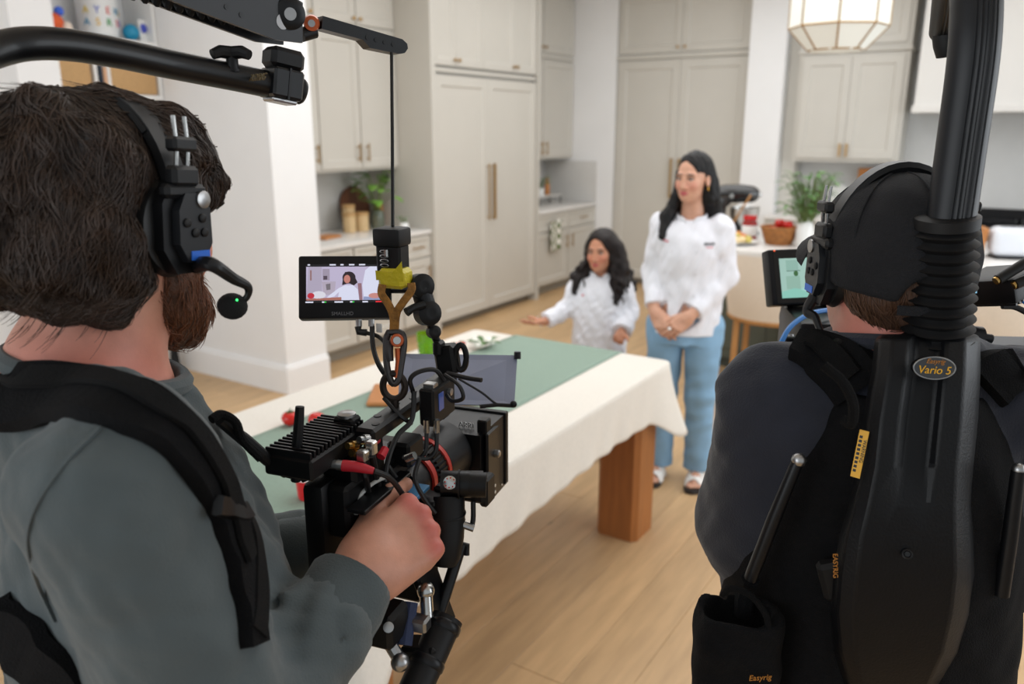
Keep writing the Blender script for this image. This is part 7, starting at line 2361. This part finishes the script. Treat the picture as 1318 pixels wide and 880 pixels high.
for A, B in zip(rings[:-1], rings[1:]):
    for j in range(96): b.bm.faces.new((A[j], A[(j + 1) % 96], B[(j + 1) % 96], B[j]))
b.bm.faces.new(rings[0][::-1]); b.bm.faces.new(rings[-1])
b.build('pole', mat('pole_satin', (11, 13, 18), .42, metal=.1, spec=.4, var=.1, vscale=60), rig2, smooth=30)
b = MB(); b.tube([P(1216, 30, 1.12), P(1218, 58, 1.125), P(1219, 72, 1.13)], [.018, .017, .014], n=16); b.build('pole_tip', M_rubber, rig2)
# side struts
b = MB(); b.tube([P(1028, 590, .95), P(996, 668, .97), P(966, 745, 1.0)], [.0075, .0085, .0085], n=12); b.build('side_strut', M_blackm, rig2)
b = MB(); b.ball(P(1028, 592, .95), .009, n=10); b.build('strut_end', M_alu, rig2)
b = MB(); b.tube([P(1311, 605, .93), P(1300, 690, .95), P(1289, 765, .97)], [.008, .009, .009], n=12); b.build('side_strut', M_blackm, rig2)
b = MB(); b.ball(P(1311, 604, .93), .008, n=10); b.build('strut_end', M_alu, rig2)
b = MB(M2_); b.box((-.09, -.165, 1.17), (.03, .02, .05), rot=(0, -.3, 0), bev=.005); b.build('tension_knob', M_rubber, rig2)
# belt pouch
S = Sdf()
pc = L2(948, 838, 1.03)
S.loft([(pc[2] - .12, 0, 0, .045, .034), (pc[2] - .06, 0, 0, .054, .04), (pc[2] + .02, 0, 0, .056, .044), (pc[2] + .062, 0, 0, .052, .042)], .01, n=2.6)
S.ell((0, 0, pc[2] + .065), (.043, .034, .05), .006, '-')
S.disp = folds(121, .0022, 90, (1, 1, 1), 6)
me, V = S.mesh('pouch', .0045); me.transform(RI @ Matrix.Translation((pc[0], pc[1], 0))); place('pouch', me, M_vest, rig2)
text('Easyrig', face_plane(978, 872, .98, math.radians(4)), .010, mat('badge_gold', (170, 110, 40), .5), rig2, shear=.2)
b = MB(); b.tube(bez([P(930, 765, .99), P(940, 757, .98), P(965, 765, .98), P(985, 790, .98), P(990, 815, .98)], 5), .0042, n=8); b.build('pouch_rim', M_webb, rig2)
b = MB(); b.tube([P(966, 745, 1.0), P(958, 765, 1.02), P(957, 790, 1.03)], .012, n=8); b.build('belt_mount', M_vest, rig2)

# ================================================================== second camera
cine2 = empty('cinema_camera', P(1120, 470, 1.45), 'second cinema camera with teal-tinted monitor in front of the capped operator', 'camera')
tl, tr_, bl_ = P(988, 321, 1.47), P(1070, 318, 1.49), P(984, 394, 1.46)
MM2, mw, mh = plane_from(tl, tr_, bl_)
b = MB(MM2); b.box((mw / 2, -mh / 2, -.014), (mw, mh, .028), bev=.004, seg=2); mon2 = b.build('monitor', M_cam2, cine2)
b = MB(MM2); b.box((mw / 2 + .004, -mh / 2, .0003), (mw - .012, mh - .008, .0005)); b.build('screen_bezel', mat('bezel_gloss', (6, 6, 8), .12), mon2)
sx0, sx1, sy0, sy1 = .020, mw - .016, -.018, -mh + .013
EQ = lambda n, rgb: emat('screen2_' + n, rgb, .8)
pz = .0008
patch(mon2, MM2, poly([(0, 0), (1, 0), (1, 1), (0, 1)]), EQ('wall', (176, 214, 202)), pz)
patch(mon2, MM2, poly([(.14, .05), (.40, .05), (.40, .30), (.14, .30)]), EQ('cab', (156, 198, 184)), pz + .0001)
patch(mon2, MM2, poly([(.14, .31), (.44, .31), (.44, .33), (.14, .33)]), EQ('line', (96, 128, 116)), pz + .0002)
patch(mon2, MM2, [sc_(u, v) for u, v in circ(.34, .39, .05, .07)], EQ('plant', (60, 110, 60)), pz + .0003)
patch(mon2, MM2, poly([(.12, .45), (.42, .45), (.42, .78), (.12, .78)]), EQ('base', (158, 198, 182)), pz + .0001)
patch(mon2, MM2, poly([(0, .84), (.28, .76), (.8, .86), (.8, 1), (0, 1)]), EQ('table', (150, 216, 200)), pz + .0002)
patch(mon2, MM2, poly([(.42, .80), (.66, .62), (.68, .52), (.78, .52), (.80, .86), (.6, .9)]), EQ('coat', (176, 226, 220)), pz + .0003)
patch(mon2, MM2, [sc_(u, v) for u, v in circ(.70, .43, .045, .09)], EQ('hair', (22, 28, 30)), pz + .0004)
patch(mon2, MM2, [sc_(u, v) for u, v in circ(.675, .45, .025, .065)], EQ('face', (170, 128, 100)), pz + .0005)
patch(mon2, MM2, poly([(.84, .30), (1, .25), (1, 1), (.86, 1)]), EQ('coat2', (150, 220, 216)), pz + .0003)
patch(mon2, MM2, poly([(.86, .78), (1, .78), (1, 1), (.86, 1)]), EQ('jeans', (50, 150, 180)), pz + .0004)
b = MB(MM2); b.ball((.013, -.003, .0), .0018, n=6); b.build('record_light', emat('red_led', (240, 90, 40), 1.5), mon2)
def cf2(px, py, t):
    m = frame((0, 0, 0), (-.45, .89, 0)); m.translation = P(px, py, t); return m
b = MB(cf2(1050, 432, 1.45)); b.box((0, 0, 0), (.10, .16, .085), bev=.008, seg=2); b.build('camera_body', M_cam2, cine2)
b = MB(cf2(1100, 450, 1.40)); b.box((0, 0, -.02), (.14, .14, .10), bev=.008); b.build('base_plate', M_cam, cine2)
b = MB(cf2(1085, 405, 1.45)); b.box((0, 0, 0), (.05, .2, .02), bev=.004); b.build('top_handle', M_cam2, cine2)
b = MB(cf2(1075, 390, 1.49)); b.box((0, 0, 0), (.02, .02, .06), bev=.003); b.build('monitor_post', M_cam, cine2)
b = MB(); b.lathe([(0, 0), (.045, 0), (.045, .06), (.055, .07), (.055, .16), (0, .16)], c=P(1065, 432, 1.5), axis=(-.45, .89, 0), n=28); b.build('lens', M_cam2, cine2)
for x, y in ((1018, 430), (1017, 450)):
    b = MB(); b.tube([P(x, y, 1.36), P(x + 1, y + 14, 1.36)], .005, n=10); b.build('steel_plug', M_alu, cine2)
b = MB(cf2(1030, 438, 1.34)); b.box((0, 0, 0), (.05, .012, .012), bev=.002); b.build('cable_block', M_cam, cine2)
M_blue = mat('cable_blue', (30, 120, 200), .4)
b = MB(); b.tube(bez([P(1002, 462, 1.30), P(1006, 440, 1.31), P(1020, 418, 1.33), P(1045, 403, 1.36), P(1075, 399, 1.40), P(1090, 405, 1.42), P(1092, 430, 1.42)], 8), .0042, n=10); b.build('blue_cable', M_blue, cine2, label='bright blue cable loop')
# right-hand transmitter, knob and handset
T2 = frame(P(1287, 366, 1.18), (.35, .93, .15)) @ Matrix.Rotation(math.radians(-12), 4, 'Y')
b = MB(T2); b.box((0, 0, 0), (.085, .10, .038), bev=.006, seg=2); tx2 = b.build('video_transmitter', M_cam, cine2)
b = MB(T2); b.box((-.024, -.0505, .006), (.030, .001, .010)); b.build('mini_display', emat('display_cyan', (150, 210, 240), .9), tx2)
for k in range(8): 
    b = MB(T2); b.box((0, -.04 + .011 * k, -.020), (.075, .004, .004)); b.build('cooling_fin', M_cam2, tx2, smooth=0)
for a_, b2 in (((1284, 360, 1.12), (1325, 335, 1.12)), ((1306, 366, 1.12), (1345, 350, 1.12))):
    b = MB(); b.tube([P(*a_), P(*b2)], .0075, n=12); b.build('antenna', M_rubber, tx2)
    b = MB(); b.tube([P(a_[0] - 3, a_[1] + 2, 1.12), P(*a_)], .0058, n=12); b.build('gold_collar', M_gold, tx2)
b = MB(); b.tube([P(1300, 389, 1.15), P(1312, 386, 1.15)], .006, n=12); b.build('steel_plug', M_alu, tx2)
b = MB(); b.tube(bez([P(1312, 386, 1.15), P(1320, 388, 1.15), P(1330, 398, 1.15)], 4), .0045, n=8); b.build('blue_cable', M_blue, cine2)
b = MB(); b.tube(bez([P(1290, 394, 1.15), P(1306, 395, 1.15), P(1325, 404, 1.15)], 4), .0045, n=8); b.build('cable', M_cable, cine2)
b = MB(); b.tube([P(1246, 432, 1.2), P(1262, 434, 1.2)], .016, n=18); b.tube([P(1262, 434, 1.2), P(1276, 436, 1.2)], .007, n=12); b.build('side_knob', M_cam2, cine2)
b = MB(cf2(1290, 425, 1.22)); b.box((-.03, .06, .0), (.02, .02, .12), bev=.004); b.build('transmitter_bracket', M_cam, cine2)
b = MB(cf2(1300, 462, 1.2)); b.box((0, 0, 0), (.11, .13, .02), rot=(.2, 0, 0), bev=.006); hb_ = b.build('control_handset', mat('handset_grey', (70, 74, 80), .45), cine2)
b = MB(cf2(1300, 462, 1.2)); b.box((-.01, .0, .011), (.06, .03, .002), rot=(.2, 0, 0)); b.build('handset_display', mat('lcd', (132, 142, 148), .2), hb_)
b = MB(cf2(1215, 470, 1.32)); b.box((0, 0, 0), (.16, .06, .03), bev=.005); b.build('shoulder_bar', M_cam, cine2)
